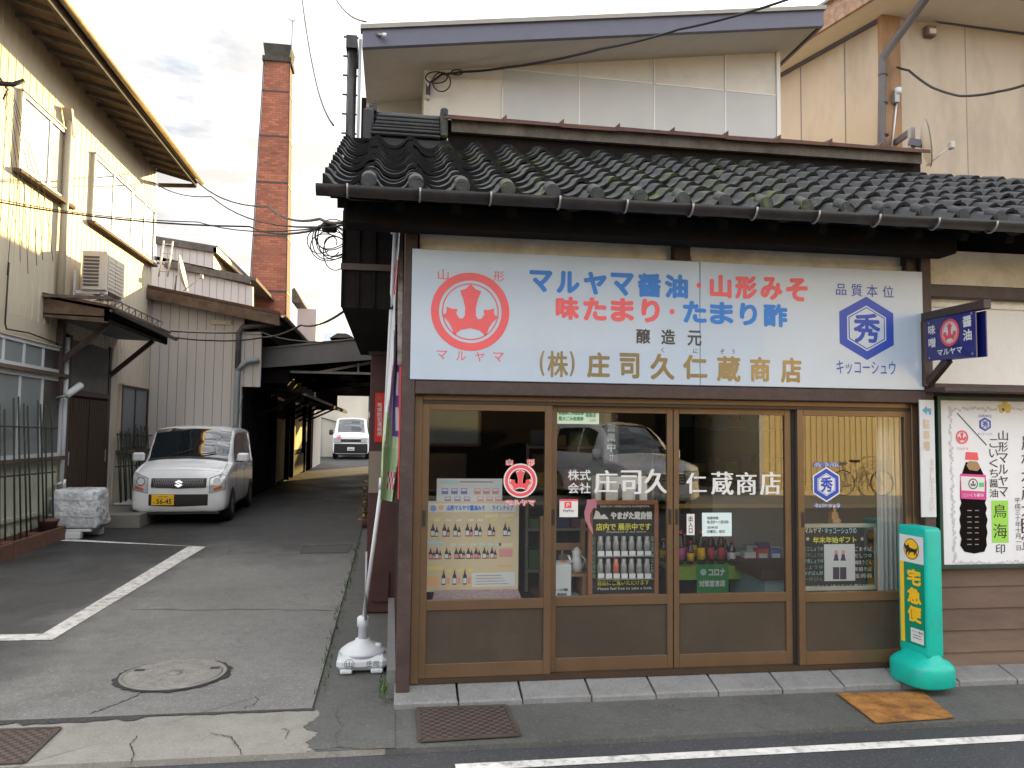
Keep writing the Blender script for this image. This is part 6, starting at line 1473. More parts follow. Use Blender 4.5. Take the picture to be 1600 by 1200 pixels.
# maroon side board with red notice plate
sb = thing('side_board', 'maroon timber board beside the shop carrying a red notice', 'board', (-.08, 7.1, gz(7.1)))
a0 = at(580, 555, 7.1); mb = MB()
mb.box((a0.x, 7.05, gz(7)), (.06, 7.12, a0.z), M['maroon'], .006); mb.box((a0.x - .02, 7.04, a0.z), (.06, 7.14, a0.z + .03), BP); mb.box((a0.x + .004, 7.04, at(580, 770, 7.05).z), (.0, 7.05, at(580, 705, 7.05).z), mat('tan board', (.24, .20, .15), .8, var=.1)); mb.box((a0.x + .05, 7.02, gz(7) + .1), (.0, 7.05, gz(7) + .35), M['maroon']); mb.build('panel', sb)
np_ = thing('notice_plate', 'bright red notice plate with a gold star and white vertical writing', 'notice', (-.1, 7.03, 1.5))
mb = MB(); a, b = at(585, 691, 7.03), at(602, 614, 7.03); mb.box((a.x, 7.03, a.z), (b.x, 7.04, b.z), mat('notice red', (.62, .02, .02), .4, var=.05), .002); mb.build('plate', np_)
mb = MB(); fy = frameY(7.03); c = at(593, 622, 7.03); mb.poly([(c.x + (.026 if k % 2 == 0 else .011) * math.sin(k * math.pi / 5), c.z + (.026 if k % 2 == 0 else .011) * math.cos(k * math.pi / 5)) for k in range(10)][::-1], fy, M['gold'], .0015)
for i, ch in enumerate('地域防犯連絡所'): ptext(mb, ch, (589.5, 629 + i * 7.6, 597, 636 + i * 7.6), 7.03, M['white'], bold=.015)
mb.build('lettering', np_)
# weeds along the shop side
rn = random.Random(12); mb = MB(); LF = M['leaf']
for k in range(260):
    y = rn.uniform(5.0, 11); x = -.42 + rn.uniform(-.03, .05); h = rn.uniform(.02, .06); a = rn.uniform(0, 6.28); g0 = gz(y)
    if rn.random() < .25: y = rn.uniform(4.8, 5.1); x = rn.uniform(.0, .04)-.04
    mb.add([(x - .006 * math.cos(a), y - .006 * math.sin(a), g0), (x + .006 * math.cos(a), y + .006 * math.sin(a), g0), (x + .02 * math.cos(a + 1), y + .02 * math.sin(a + 1), g0 + h)], [[0, 1, 2]], LF)
tag(mb.build('weeds'), 'low weeds in the joint along the shop side', 'weeds', kind='stuff')
pl_ = thing('potted_plant', 'small golden leafed plant by the wall at the edge of the passage', 'plant', (-.38, 12.6, gz(12.6)))
mb = MB(); rn = random.Random(2); GL = mat('golden leaf', (.25, .17, .03), .7, var=.4, scale=9)
for k in range(160):
    p = Vector((-.36 + rn.gauss(0, .05), 12.7 + rn.gauss(0, .15), gz(12.7) + .12 + abs(rn.gauss(0, .28)))); d = Vector((rn.uniform(-1, 1), rn.uniform(-1, 1), rn.uniform(-.5, 1))).normalized() * .06; e = d.cross(Vector((0, 0, 1))).normalized() * .025
    mb.add([p, p + d * .5 + e, p + d, p + d * .5 - e], [[0, 1, 2, 3]], GL)
mb.build('leaves', pl_); mb = MB(); mb.lathe((-.36, 12.7, gz(12.7)), [(.06, 0), (.09, .14), (.08, .14)], M['terracotta'], 14); mb.tube([(-.36, 12.7, gz(12.7) + .1), (-.36, 12.7, gz(12.7) + .6)], .012, M['stake'], 6); mb.build('pot', pl_)

# ================================================================== THINGS BEFORE THE LEFT HOUSE
wu = thing('wrapped_unit', 'outdoor unit wrapped in crumpled clear plastic on white blocks by the entrance', 'wrapped appliance', (-4.28, 11.75, gz(11.7)))
c0 = Vector((-4.29, 11.9, gz(11.8))); mb = MB(); rn = random.Random(8)
mb.box(c0 + Vector((-.22, -.30, .0)), c0 + Vector((.12, -.18, .09)), M['whiteplastic'], .01); mb.box(c0 + Vector((-.20, .14, .0)), c0 + Vector((.24, .26, .09)), M['whiteplastic'], .01); mb.box(c0 + Vector((-.24, -.25, .09)), c0 + Vector((.24, .22, .13)), M['whiteplastic'], .008); mb.build('block', wu)
nx, nz2 = 9, 8; mb = MB(); vs = []; fs = []
def sph(u, v):
    p = 9.0; cu, su = math.cos(u), math.sin(u); cv, sv = math.cos(v), math.sin(v)
    s_ = lambda x: math.copysign(abs(x) ** (2 / p), x)
    return Vector((.29 * s_(cv) * s_(cu), .27 * s_(cv) * s_(su), .27 * s_(sv)))
NU, NV = 36, 18
for j in range(NV + 1):
    for i in range(NU):
        q = sph(2 * math.pi * i / NU, -math.pi / 2 + math.pi * j / NV); q *= 1 + rn.uniform(-.03, .03); 
        if q.x > .1 and q.z < .05: q.x += .10 * (0.05 - q.z) * 2 * rn.uniform(.5, 1)
        vs.append(c0 + Vector((0, 0, .40)) + q)
for j in range(NV):
    for i in range(NU): fs.append([j * NU + i, j * NU + (i + 1) % NU, (j + 1) * NU + (i + 1) % NU, (j + 1) * NU + i])
mb.add(vs, fs, M['wrap'], True); mb.build('wrapping', wu); mb = MB()
for z_ in (.30, .52): mb.bar(c0 + Vector((-.30, -.285, z_ + .03)), c0 + Vector((.28, -.285, z_)), .006, .012, M['whiteplastic'])
mb.build('cord', wu)
PG_ = 'brown planter boxes along the left wall'
for k, (a, b) in enumerate(((10.9, 11.62), (10.15, 10.88), (9.4, 10.12))):
    t = thing('planter', ('brown planter box by the wrapped unit, nearest the entrance', 'brown planter box in the middle of the left wall row', 'brown planter box at the street end of the left wall row')[k], 'planter', (-4.5, (a + b) / 2, gz(a)), 0, PG_); mb = MB(); z = gz(a)
    x0, x1 = -4.66, -4.36
    mb.slab([(x0 + .03, a + .03, z), (x1 - .03, a + .03, z), (x1 - .03, b - .03, z), (x0 + .03, b - .03, z)], (0, 0, .12), M['terracotta'])
    for (p, q) in (((x0, a, z), (x1, a + .03, z + .19)), ((x0, b - .03, z), (x1, b, z + .19)), ((x0, a, z), (x0 + .03, b, z + .19)), ((x1 - .03, a + .03, z), (x1, b - .03, z + .19))): mb.box(p, q, M['terracotta'], .004)
    mb.build('tray', t); box('soil', t, (x0 + .03, a + .03, z + .12), (x1 - .03, b - .03, z + .15), mat('soil', (.035, .025, .018), .95, var=.4, scale=30))
t = thing('flower_pot', 'small terracotta pot behind the planter boxes', 'pot', (-4.52, 11.45, gz(11.4))); mb = MB(); mb.lathe((-4.50, 11.4, gz(11.4) + .15), [(.09, 0), (.12, .12), (.13, .12), (.13, .15), (.11, .15)], M['terracotta'], 18); mb.build('pot', t)
# bean-pole trellises
def trellis(label, pts, z0, z1, rails, lean=0):
    t = thing('cane_trellis', label, 'trellis', (pts[0][0], pts[0][1], gz(pts[0][1])), 0, 'cane trellises on the left wall')
    rn = random.Random(len(pts)); 
    for x, y in pts:
        mb = MB(); h = z1 + rn.uniform(-.12, .06); mb.tube([(x + rn.uniform(-.03, .03), y, gz(y) + z0), (x - .10 + rn.uniform(-.02, .02), y + lean + rn.uniform(-.05, .05), h)], .011, M['stake'], 6); mb.build('cane', t)
    for z_ in rails: mb = MB(); mb.tube([(pts[0][0] - .06, pts[0][1] - .1, z_), (pts[-1][0] - .06, pts[-1][1] + .12, z_ - .03)], .012, M['stake'], 6); mb.build('rail', t)
trellis('tall cane trellis before the windows, behind the planter boxes', [(-4.50, 9.6 + k * .165) for k in range(13)], .1, 1.93, (1.62, 1.02))
trellis('short cane trellis before the dark framed window near the car', [(-4.52, 14.25 + k * .135) for k in range(14)], .2, 1.62, (1.50, .95))
t = thing('drip_tray', 'white tray at the foot of the cane trellis on the entrance step', 'tray', (-4.3, 14.6, .3)); mb = MB(); mb.box((-4.60, 14.2, .31), (-4.2, 15.6, .34), M['whiteplastic'], .008); mb.build('tray', t)
sc_ = thing('security_lamp', 'white cylinder lamp fixed beside the entrance door', 'lamp', (-4.6, 12.4, 2.2)); mb = MB(); a = atx(104, 618, -4.5); mb.tube([a, a + Vector((.10, .22, .16))], .05, M['whiteplastic'], 12); mb.tube([a, a + Vector((-.14, 0, -.04))], .02, M['grey_metal'], 6); mb.build('housing', sc_)

# ================================================================== OVERHEAD WIRES
def wire(label, pts, r=.012, cat='cable', name='overhead_cable', group='cables strung over the alley'):
    mb = MB(); out = []
    P_ = [Vector(p) for p in pts]
    for a, b in zip(P_, P_[1:]):
        sag = (b - a).length * .02
        for k in range(8): f_ = k / 8; q = a.lerp(b, f_); q.z -= sag * 4 * f_ * (1 - f_); out.append(q)
    out.append(P_[-1]); mb.tube(out, r, M['wire'], 6); o = mb.build(name); tag(o, label, cat, group); return o
wire('cable from the left house wall to the junction clump, crossing lowest before the chimney', [atx(0, 316, -4.62), at(390, 354, 9), at(500, 357, 6.2)], .010)
wire('thinner cable just above the lowest one crossing before the chimney', [atx(0, 312, -4.62), at(310, 347, 9), at(505, 355, 6.2)], .006)
wire('cable from the left house eave sloping down past the chimney to the shop', [at(306, 282, 16), at(420, 323, 10), at(500, 342, 6.4), at(540, 346, 5.4)], .012)
wire('lower twin of the cable that slopes from the left house eave', [at(240, 285, 16), at(330, 307, 12), at(500, 355, 6.3)], .009)
wire('thin wire dropping from the sky to the tiled roof corner', [at(470, -20, 14), at(492, 120, 10), at(521, 196, 6.6)], .009)
wire('thin wire running from the sky to the blue roof edge', [at(520, -10, 12), at(572, 34, 8)], .009)
wire('thick black cable along the pale house panels to its wall anchor', [at(1240, -4, 6.6), at(1060, 46, 7.4), at(940, 76, 7.9), at(780, 107, 8.3), at(722, 112, 8.38), at(690, 116, 8.4), at(674, 128, 8.42)], .013)
wire('black cable swinging from the tan house service head to the right', [at(1402, 105, 9.42), at(1420, 110, 9.2), at(1455, 136, 8.8), at(1500, 150, 8.3), at(1560, 143, 7.6), at(1640, 116, 6.5)], .015)
wire('long wire along the workshop front to the shop side', [at(266, 517, 15.9), at(405, 518, 15.5), at(600, 522, 9)], .011)
wire('black cable with clips dipping across the workshop front', [at(262, 525, 15.5), at(330, 532, 15), at(412, 527, 14), at(470, 508, 12), at(548, 478, 8)], .014)
cl = thing('cable_coil', 'tangle of looped black cable and a junction box hanging at the shop corner', 'cable', (-.4, 6, 3.2)); mb = MB(); rn = random.Random(6)
ctr = at(512, 356, 6.2)
for k in range(9):
    c = ctr + Vector((rn.uniform(-.06, .10), rn.uniform(-.1, .1), -.06 + rn.uniform(-.08, .02))); r1, r2 = rn.uniform(.07, .17), rn.uniform(.08, .17); a0 = rn.uniform(-.4, .4)
    mb.tube([c + Vector((r1 * math.cos(a), .05 * math.sin(2 * a), r2 * math.sin(a) - .04)) for a in [a0 + 2 * math.pi * i / 22 for i in range(20)]], .0045, M['wire'], 5)
mb.build('loops', cl); mb = MB(); mb.box(ctr + Vector((-.045, -.05, -.03)), ctr + Vector((.07, .05, .035)), M['black'], .015); mb.tube([ctr, at(545, 350, 5.6)], .008, M['wire'], 6); mb.build('junction_box', cl)
cl = thing('cable_loop', 'looped black cable hanging at the wall anchor of the panelled house', 'cable', (.5, 8.4, 5.2)); mb = MB()
for (cx_, cy_, rx, ry) in ((690, 128, 14, 15), (682, 121, 17, 9), (714, 113, 9, 4)): mb.tube([at(cx_ + rx * math.cos(a), cy_ + ry * math.sin(a), 8.38 + .03 * math.sin(a)) for a in [.4 + 2 * math.pi * i / 30 for i in range(31)]], .007, M['wire'], 6)
mb.build('loops', cl)
hw_ = thing('wall_cable', 'dark service cables and clamp on the left house wall by the upper window', 'cable', (-4.6, 10.4, 4.8)); mb = MB(); rn = random.Random(14)
for k in range(6):
    a = atx(4 + k * 3, 128 + 3 * k, -4.6); b = atx(14 + 14 * k + rn.uniform(-4, 4), 395 + rn.uniform(0, 50), -4.64); m_ = a.lerp(b, .5) + Vector((.1, rn.uniform(-.1, .1), -.1)); mb.tube([a, a.lerp(m_, .6), m_, m_.lerp(b, .6), b], .004, M['wire'], 5)
mb.tube([atx(14, 410, -4.66), atx(8, 505, -4.66), atx(10, 514, -4.66), atx(45, 520, -4.66), atx(92, 538, -4.66)], .010, M['wire'], 6); mb.tube([atx(-5, 130, -4.5), atx(20, 132, -4.4), atx(38, 126, -4.3)], .03, M['wire'], 6); mb.tube([atx(0, 122, -4.5), atx(12, 140, -4.5), atx(5, 155, -4.5)], .012, M['wire'], 6); mb.build('strands', hw_)

# ================================================================== INSIDE THE SHOP
WD = M['new_wood']
fyI = lambda Y: frameY(Y)
# product board on a cloth-covered stand
pbd = thing('product_board', 'beige product display board printed with rows of soy sauce bottles in the first window', 'display board', (.6, 5.2, .6))
Yb = 5.16; a, b = at(664, 925, Yb), at(811, 783, Yb); BEI = mat('board beige', (.58, .50, .33), .7, var=.03)
box('board', pbd, (a.x, Yb, a.z), (b.x, Yb + .02, b.z), BEI)
mb = MB(); X = lambda px: at(px, 850, Yb).x; Zp = lambda py: at(740, py, Yb).z; fy = frameY(Yb); rn = random.Random(31)
def R4(x0, y0, x1, y1, m, off=.001): mb.poly([(X(x0), Zp(y1)), (X(x1), Zp(y1)), (X(x1), Zp(y0)), (X(x0), Zp(y0))], fy, m, off)
R4(666, 787, 805, 800, M['paper']); ptext(mb, '山形マルヤマ醤油みそ', (698, 789, 758, 798), Yb, M['letter_blue'], bold=.03, off=.002); ptext(mb, 'ラインナップ', (769, 789, 802, 798), Yb, M['letter_blue'], bold=.03, off=.002)
c = at(677, 794, Yb); hexmark(mb, fy, c.x, c.z, .018, .02, M['letter_blue'], M['paper'], .002); c = at(689, 793, Yb); mb.disc(.017, fy, mat('board orange', (.75, .42, .22), .6, var=0), .002, 16, (c.x, c.z))
LB = mat('board pale blue', (.42, .62, .66), .6, var=0); LY = mat('board yellow', (.70, .62, .18), .6, var=0); PK = mat('board pink', (.66, .28, .28), .6, var=0); DP = mat('bottle print dark', (.05, .04, .07), .5, var=0)
def bottle(x, y, h, w_, lab):
    pts = [(x - w_ / 2, y), (x + w_ / 2, y), (x + w_ / 2, y - h * .55), (x + w_ * .18, y - h * .75), (x + w_ * .18, y - h), (x - w_ * .18, y - h), (x - w_ * .18, y - h * .75), (x - w_ / 2, y - h * .55)]
    mb.poly([(X(p[0]), Zp(p[1])) for p in pts], fy, DP, .0015); R4(x - w_ * .42, y - h * .42, x + w_ * .42, y - h * .08, lab, .002); R4(x - w_ * .2, y - h * 1.04, x + w_ * .2, y - h * .9, PK, .002)
for k, x in enumerate((676, 694, 711, 730, 744, 765, 789)):
    bottle(x, 838, 21, 6.5, M['paper']); bottle(x + 6, 838, 16, 5, PK if k % 2 else M['paper']); R4(x + 2, 811, x + 10, 814, LY if k > 4 else M['paper'])
for k, x in enumerate((673, 683, 698, 713, 720, 732, 744, 757, 769)): bottle(x, 873, 18, 6, M['paper'] if k % 3 else PK); bottle(x + 5, 873, 14, 4.5, PK)
for x in (684, 704, 719, 735, 749, 762, 774): R4(x, 849, x + 9, 853, LB)
for k, x in enumerate((694, 711, 727)): bottle(x, 913, 24, 6, M['paper']); R4(x + 5, 889, x + 13, 893, LY); R4(x + 5, 902, x + 9, 912, PK)
R4(668, 845, 691, 850, LB); R4(668, 884, 691, 890, LY); R4(670, 808, 688, 811, LY); R4(757, 803, 778, 809, mat('board cream', (.66, .60, .40), .6, var=0)); R4(782, 803, 802, 808, MATS['board cream']); R4(780, 849, 801, 855, MATS['board cream']); R4(780, 858, 801, 871, PK); R4(779, 883, 802, 887, MATS['board orange']); R4(669, 900, 686, 914, MATS['board orange'])
R4(738, 895, 805, 917, M['paper'])
for k in range(4): R4(744, 899 + k * 4.4, 744 + rn.uniform(40, 56), 900 + k * 4.4, M['grey_metal'], .002)
mb.build('print', pbd)
ts = thing('price_sheet', 'white printed price sheet standing above the product board', 'sheet', (.6, 5.2, 1.2)); a, b = at(682, 790, 5.2), at(785, 748, 5.2); box('sheet', ts, (a.x, 5.2, a.z), (b.x, 5.21, b.z), M['paper']); mb = MB(); fy = frameY(5.2); X = lambda px: at(px, 770, 5.2).x; Zp = lambda py: at(740, py, 5.2).z
R4(687, 751, 716, 756, LB); R4(718, 752, 770, 754, M['grey_metal'])
for r_ in range(2):
    for k in range(6):
        x = (690, 705, 720, 741, 755, 769)[k] + r_ * 5; R4(x, 763 + r_ * 13, x + 10, 772 + r_ * 13, (mat('pack blue', (.2, .22, .55), .6, var=0), PK)[k > 2], .001); R4(x + 1, 764 + r_ * 13, x + 9, 767 + r_ * 13, M['paper'], .002)
mb.build('print', ts)
cs = thing('cloth_stand', 'low stand under a pinkish woven cloth below the product board', 'stand', (.6, 5.25, .5)); mb = MB(); CLO = mat('pink cloth', (.30, .22, .24), .95, var=.25, scale=60); a, b = at(683, 922, 5.1), at(808, 948, 5.1)
mb.add([(a.x, 5.2, a.z + .03), (b.x, 5.2, a.z + .03), (b.x + .06, 5.02, b.z - .05), (a.x - .06, 5.02, b.z - .05), (a.x, 5.5, a.z + .03), (b.x, 5.5, a.z + .03), (b.x + .06, 5.6, .1), (a.x - .06, 5.6, .1)], [[0, 1, 2, 3], [4, 5, 1, 0], [1, 5, 6, 2], [4, 0, 3, 7]], CLO); mb.build('cloth', cs); box('table', cs, (a.x + .05, 5.22, .07), (b.x - .05, 5.48, a.z), WD)
# wooden chair
chh = thing('wooden_chair', 'light wooden chair beside the chalkboard behind the second door', 'chair', (1.1, 5.5, .07)); Yc = 5.45
x0, x1 = at(846, 900, Yc).x, at(910, 900, Yc).x; zs = .42
for (x, y, h) in ((x0, Yc, 1.02), (x1, Yc, 1.0), (x0, Yc + .38, zs), (x1, Yc + .38, zs)): box('leg', chh, (x - .017, y - .017, .07), (x + .017, y + .017, h), WD, .004)
mb = MB(); mb.box((x0 - .02, Yc - .02, zs), (x1 + .02, Yc + .40, zs + .03), WD, .006); mb.build('seat', chh); mb = MB(); zt_ = at(870, 853, Yc).z; mb.box((x0, Yc - .012, zt_ - .03), (x1, Yc + .012, zt_ + .02), WD, .004); mb.box((x0, Yc - .01, zt_ - .18), (x1, Yc + .01, zt_ - .15), WD, .004); mb.tube([((x0 + x1) / 2, Yc, zs), ((x0 + x1) / 2, Yc, zt_)], .009, WD, 8); mb.build('backrest', chh)
pt = thing('white_pot', 'white ceramic coffee pot on the chair behind the second door', 'pot', (1.25, 5.3, .6)); c = at(901, 893, 5.3); mb = MB(); mb.lathe((c.x, 5.3, c.z), [(.038, 0), (.045, .04), (.03, .09), (.026, .11), (.036, .135), (.02, .15), (.008, .165)], M['white'], 18); mb.tube([(c.x - .03, 5.3, c.z + .05), (c.x - .06, 5.3, c.z + .11)], .008, M['white'], 8); mb.build('body', pt); mb = MB(); mb.tube([(c.x + .03, 5.3, c.z + .11), (c.x + .06, 5.3, c.z + .08), (c.x + .04, 5.3, c.z + .03)], .006, M['white'], 8); mb.build('handle', pt)
tt = thing('shelf_table', 'small white shelf holding the pot and the bin behind the second door', 'shelf', (1.15, 5.3, .1)); a, b = at(866, 934, 5.25), at(916, 938, 5.25); mb = MB(); mb.box((a.x, 5.1, b.z - .03), (b.x, 5.42, a.z), M['white'], .004); mb.box((a.x + .02, 5.12, .07), (b.x - .02, 5.4, b.z - .03), M['darkroom']); mb.box((c.x - .06, 5.22, c.z - .02), (c.x + .08, 5.42, c.z), WD); mb.box((b.x - .03, 5.22, a.z), (b.x - .005, 5.42, c.z - .02), WD); mb.build('top', tt)
bn = thing('white_bin', 'pale tin marked as an emergency call point standing on the white shelf', 'tin', (1.1, 5.2, .6)); a, b = at(866, 932, 5.18), at(893, 882, 5.18); mb = MB(); mb.box((a.x, 5.18, a.z), (b.x, 5.34, b.z), mat('pale tin', (.50, .56, .58), .5, var=.05), .006); mb.build('box', bn); mb = MB(); ptext(mb, '110番', (868, 919, 888, 924), 5.18, M['dkgrey'], bold=.02); ptext(mb, '連絡所', (870, 926, 886, 931), 5.18, M['dkgrey'], bold=.02); mb.build('lettering', bn); mb = MB(); q = at(880, 879, 5.26); mb.lathe((q.x, 5.26, q.z - .012), [(.03, 0), (.07, .018), (.065, .018)], M['white'], 18); mb.lathe((q.x, 5.26, q.z), [(.04, 0), (.02, .012)], mat('orange food', (.6, .2, .08), .6), 12); mb.build('dish', bn)
# chalkboard with sample bottles
def chalkboard(name, label, px, Y, tilt, frm):
    t = thing(name, label, 'chalkboard', (at((px[0] + px[2]) / 2, px[3], Y).x, Y, .6)); a, b = at(px[0], px[3], Y), at(px[2], px[1], Y); mb = MB(); k = .028
    mb.box((a.x, Y, a.z), (b.x, Y + .03, a.z + k), frm, .003); mb.box((a.x, Y, b.z - k), (b.x, Y + .03, b.z), frm, .003); mb.box((a.x, Y + .001, a.z + k), (a.x + k, Y + .029, b.z - k), frm); mb.box((b.x - k, Y + .001, a.z + k), (b.x, Y + .029, b.z - k), frm); mb.build('frame', t)
    box('slate', t, (a.x + k, Y + .012, a.z + k), (b.x - k, Y + .022, b.z - k), mat('blackboard', (.012, .014, .014), .6, var=.2, dirt=(.05, .055, .055), dscale=6, damt=.4)); return t
CK = mat('chalk white', (.66, .66, .62), .9, var=0); CY_ = mat('chalk yellow', (.62, .60, .08), .9, var=0); CG = mat('chalk green', (.18, .34, .25), .9, var=0); CB_ = mat('chalk blue', (.30, .58, .62), .9, var=0)
RWD = mat('reddish wood', (.26, .105, .05), .6, var=.2, scale=6)
Yk = 5.14; kb = chalkboard('chalkboard', 'wood framed chalkboard with two rows of clear sample bottles behind the second door', (919, 782, 1029, 936), Yk, 0, RWD); Ys = Yk + .011
mb = MB(); ptext(mb, 'SHIKON YAMAGATA KURAJIMAN', (938, 789, 1014, 794), Ys, CK); ptext(mb, 'やまがた蔵自慢', (954, 799, 1019, 812), Ys, CK, bold=.05); ptext(mb, '店内で 展示中です', (931, 817, 1017, 829), Ys, CY_, bold=.03); ptext(mb, 'Displayed in the store.', (948, 829.5, 1010, 833), Ys, CK); ptext(mb, '自由にご覧いただけます', (934, 905, 1014, 915), Ys, CY_, bold=.02); ptext(mb, 'Please feel free to take a look.', (934, 916, 1019, 922), Ys, CK)
ptext(mb, vert('山形の蔵元の酒味噌'), (925, 838, 931, 904), Ys, CG, bold=.01); ptext(mb, vert('醤油漬物など色々'), (1016, 838, 1022, 904), Ys, CG, bold=.01)
fy = frameY(Ys); o_ = lambda x, y: (at(x, y, Ys).x, at(x, y, Ys).z)
mb.poly([o_(*p) for p in ((927, 811), (931, 797), (936, 800), (939, 806), (944, 803), (951, 811))][::-1], fy, CK, .001); mb.build('chalk_writing', kb)
for r_, (y0, y1) in enumerate(((835, 868), (872, 903))):
    for k in range(7):
        x = 933 + k * 12.2; mb = MB(); a = at(x + 5, y1, Ys - .03)
        CLR = mat('clear bottle', (.26, .27, .27), .12, var=.3, scale=40, coat=.8)
        mb.lathe((a.x, Ys - .025, a.z), [(.021, 0), (.021, .085), (.016, .10), (.016, .125), (.012, .128)], CLR if not (r_ == 1 and k == 2) else mat('red bottle', (.42, .12, .08), .2, coat=.6), 12); mb.box((a.x - .021, Ys - .05, a.z), (a.x + .021, Ys - .047, a.z + .032), M['paper']); ob_ = mb.build('sample_bottle', kb)
mb = MB(); mb.box((at(931, 868, Ys).x, Ys - .05, at(931, 869, Ys).z), (at(1018, 868, Ys).x, Ys, at(931, 867, Ys).z), M['pane_grey']); mb.box((at(931, 868, Ys).x, Ys - .05, at(931, 904.5, Ys).z), (at(1018, 868, Ys).x, Ys, at(931, 903, Ys).z), M['pane_grey']); mb.build('bottle_shelf', kb)
ar = thing('paper_arrow', 'curved pink paper arrow at the left edge of the chalkboard', 'paper arrow', (1.4, 5.1, 1.1)); mb = MB(); o_ = lambda x, y: at(x, y, 5.10)
mb.slab([o_(*p) for p in ((927, 835), (920, 824), (914, 812), (913, 800), (917, 787), (917, 781), (932, 779), (932, 795), (928, 793), (922, 803), (922, 815), (926, 826))][::-1], (0, .004, 0), mat('pink paper', (.66, .24, .33), .7, var=.05)); mb.build('arrow', ar)
sx_ = thing('sample_box', 'white backlit sample box of small bottles on top of the chalkboard', 'display box', (1.6, 5.25, 1.2)); a, b = at(931, 786, 5.22), at(1013, 745, 5.22); mb = MB(); mb.box((a.x, 5.24, a.z), (b.x, 5.34, b.z), mat('cream box', (.62, .60, .52), .6, var=.05), .004); mb.box((a.x, 5.21, a.z), (b.x, 5.24, a.z + .015), RWD); mb.build('case', sx_)
for x in (943, 969, 996): mb = MB(); q = at(x, 782, 5.225); mb.lathe((q.x, 5.225, q.z), [(.014, 0), (.014, .07), (.006, .09), (.006, .11)], M['dkgrey'], 10); mb.build('small_bottle', sx_)
# hanging sign in the window
hg = thing('opening_sign', 'vertical hanging plate reading open for business behind the second door', 'sign', (1.45, 5.1, 1.6)); mb = MB(); mb.box((at(944, 700, 5.12).x, 5.12, at(944, 724, 5.12).z), (at(966, 700, 5.12).x, 5.125, at(944, 642, 5.12).z), mat('smoked plate', (.05, .055, .06), .3)); mb.build('plate', hg)
mb = MB(); ptext(mb, '只今', (959, 646, 965, 656), 5.12, CK); 
for i, ch in enumerate('営業中'): ptext(mb, ch, (948, 661 + i * 15.5, 962, 675 + i * 15.5), 5.12, mat('plate blue', (.22, .30, .36), .5, var=0), bold=.07); ptext(mb, ch, (949, 662 + i * 15.5, 961, 674 + i * 15.5), 5.12, CK, bold=.0, off=.003)
ptext(mb, 'です', (952, 710, 958, 720), 5.12, CK); mb.build('lettering', hg)
# green table with goods and poster behind door three
gt = thing('green_table', 'table under a lime green cloth holding bottles behind the third door', 'table', (2.1, 6, .07)); Yt = 5.9
LIM = mat('lime cloth', (.20, .34, .04), .9, var=.1, scale=20); a, b = at(1045, 886, Yt), at(1195, 880, Yt); mb = MB(); mb.box((a.x, Yt, a.z - .03), (b.x, Yt + .7, a.z), LIM, .006); mb.box((a.x, Yt - .005, a.z - .10), (b.x, Yt, a.z), LIM); mb.build('tabletop', gt)
for x in (a.x + .05, b.x - .05):
    for y in (Yt + .05, Yt + .6): box('leg', gt, (x - .02, y - .02, .07), (x + .02, y + .02, a.z - .03), M['black'])
tz = a.z; rn = random.Random(17)
gpst = thing('green_poster', 'green paper poster with white writing hung from the lime cloth table', 'poster', (2.0, 5.85, .5)); mb = MB(); Yq = Yt - .02; a2, b2 = at(1089, 935, Yq), at(1138, 882, Yq); mb.box((a2.x, Yq, a2.z - .06), (b2.x, Yq + .003, b2.z), mat('poster green', (.02, .25, .06), .6, var=.05)); mb.build('sheet', gpst); mb = MB(); ptext(mb, 'コロナ', (1107, 888, 1133, 900), Yq, M['white'], bold=.05); ptext(mb, '対策宣言店', (1092, 906, 1133, 917), Yq, M['white'], bold=.045); c = at(1099, 894, Yq); fyq = frameY(Yq); mb.disc(.025, fyq, LB, .001, 14, (c.x, c.z)); mb.build('lettering', gpst)
SO = mat('soy bottle', (.018, .010, .008), .15, var=0, coat=.6)
labs = [M['paper'], mat('label red', (.5, .05, .06), .6, var=0), mat('label magenta', (.5, .08, .3), .6, var=0), M['yellow'], M['paper']]
for k in range(14):
    x = a.x + .06 + (k % 7) * .085 + rn.uniform(-.01, .01); y = Yt + .12 + (k // 7) * .16; h = rn.choice((.18, .22, .26)); r_ = rn.uniform(.026, .034); li = rn.randrange(5)
    t = thing('soy_bottle', ('dark soy sauce bottle with a white label on the lime table', 'dark soy sauce bottle with a red label on the lime table', 'dark soy sauce bottle with a magenta label on the lime table', 'dark soy sauce bottle with a yellow label on the lime table', 'dark soy sauce bottle with a white label on the lime table')[li], 'bottle', (x, y, tz), 0, 'bottles on the lime table')
    mb = MB(); mb.lathe((x, y, tz), [(r_, 0), (r_, h * .62), (r_ * .45, h * .8), (r_ * .42, h * .92)], SO, 14); mb.build('bottle', t); mb = MB(); mb.lathe((x, y, tz + h * .15), [(r_ * 1.03, 0), (r_ * 1.03, h * .35)], labs[li], 14); mb.build('label', t); mb = MB(); mb.lathe((x, y, tz + h * .92), [(r_ * .5, 0), (r_ * .5, h * .08)], M['red'], 10); mb.build('cap', t)
bc = [(.62, .62, .60), (.55, .10, .08), (.10, .16, .42), (.50, .42, .18), (.14, .30, .14), (.45, .44, .42), (.20, .10, .22)]
nm = ['white', 'red', 'blue', 'straw', 'green', 'grey', 'purple']
for k in range(8):
    i = k % 7; x = a.x + .72 + (k % 4) * .11; y = Yt + .15 + (k // 4) * .2; s_ = rn.uniform(.08, .13)
    t = thing('goods_box', f'small {nm[i]} carton on the {"front" if k < 4 else "back"} half of the lime table', 'carton', (x, y, tz), 0, 'cartons on the lime table'); mb = MB(); mb.box((x - .05, y - .04, tz), (x + .05, y + .04, tz + s_), mat('carton ' + nm[i], bc[i], .6, var=.05), .003); mb.box((x - .035, y - .0415, tz + s_ * .3), (x + .035, y - .04, tz + s_ * .7), M['paper']); mb.build('carton', t)
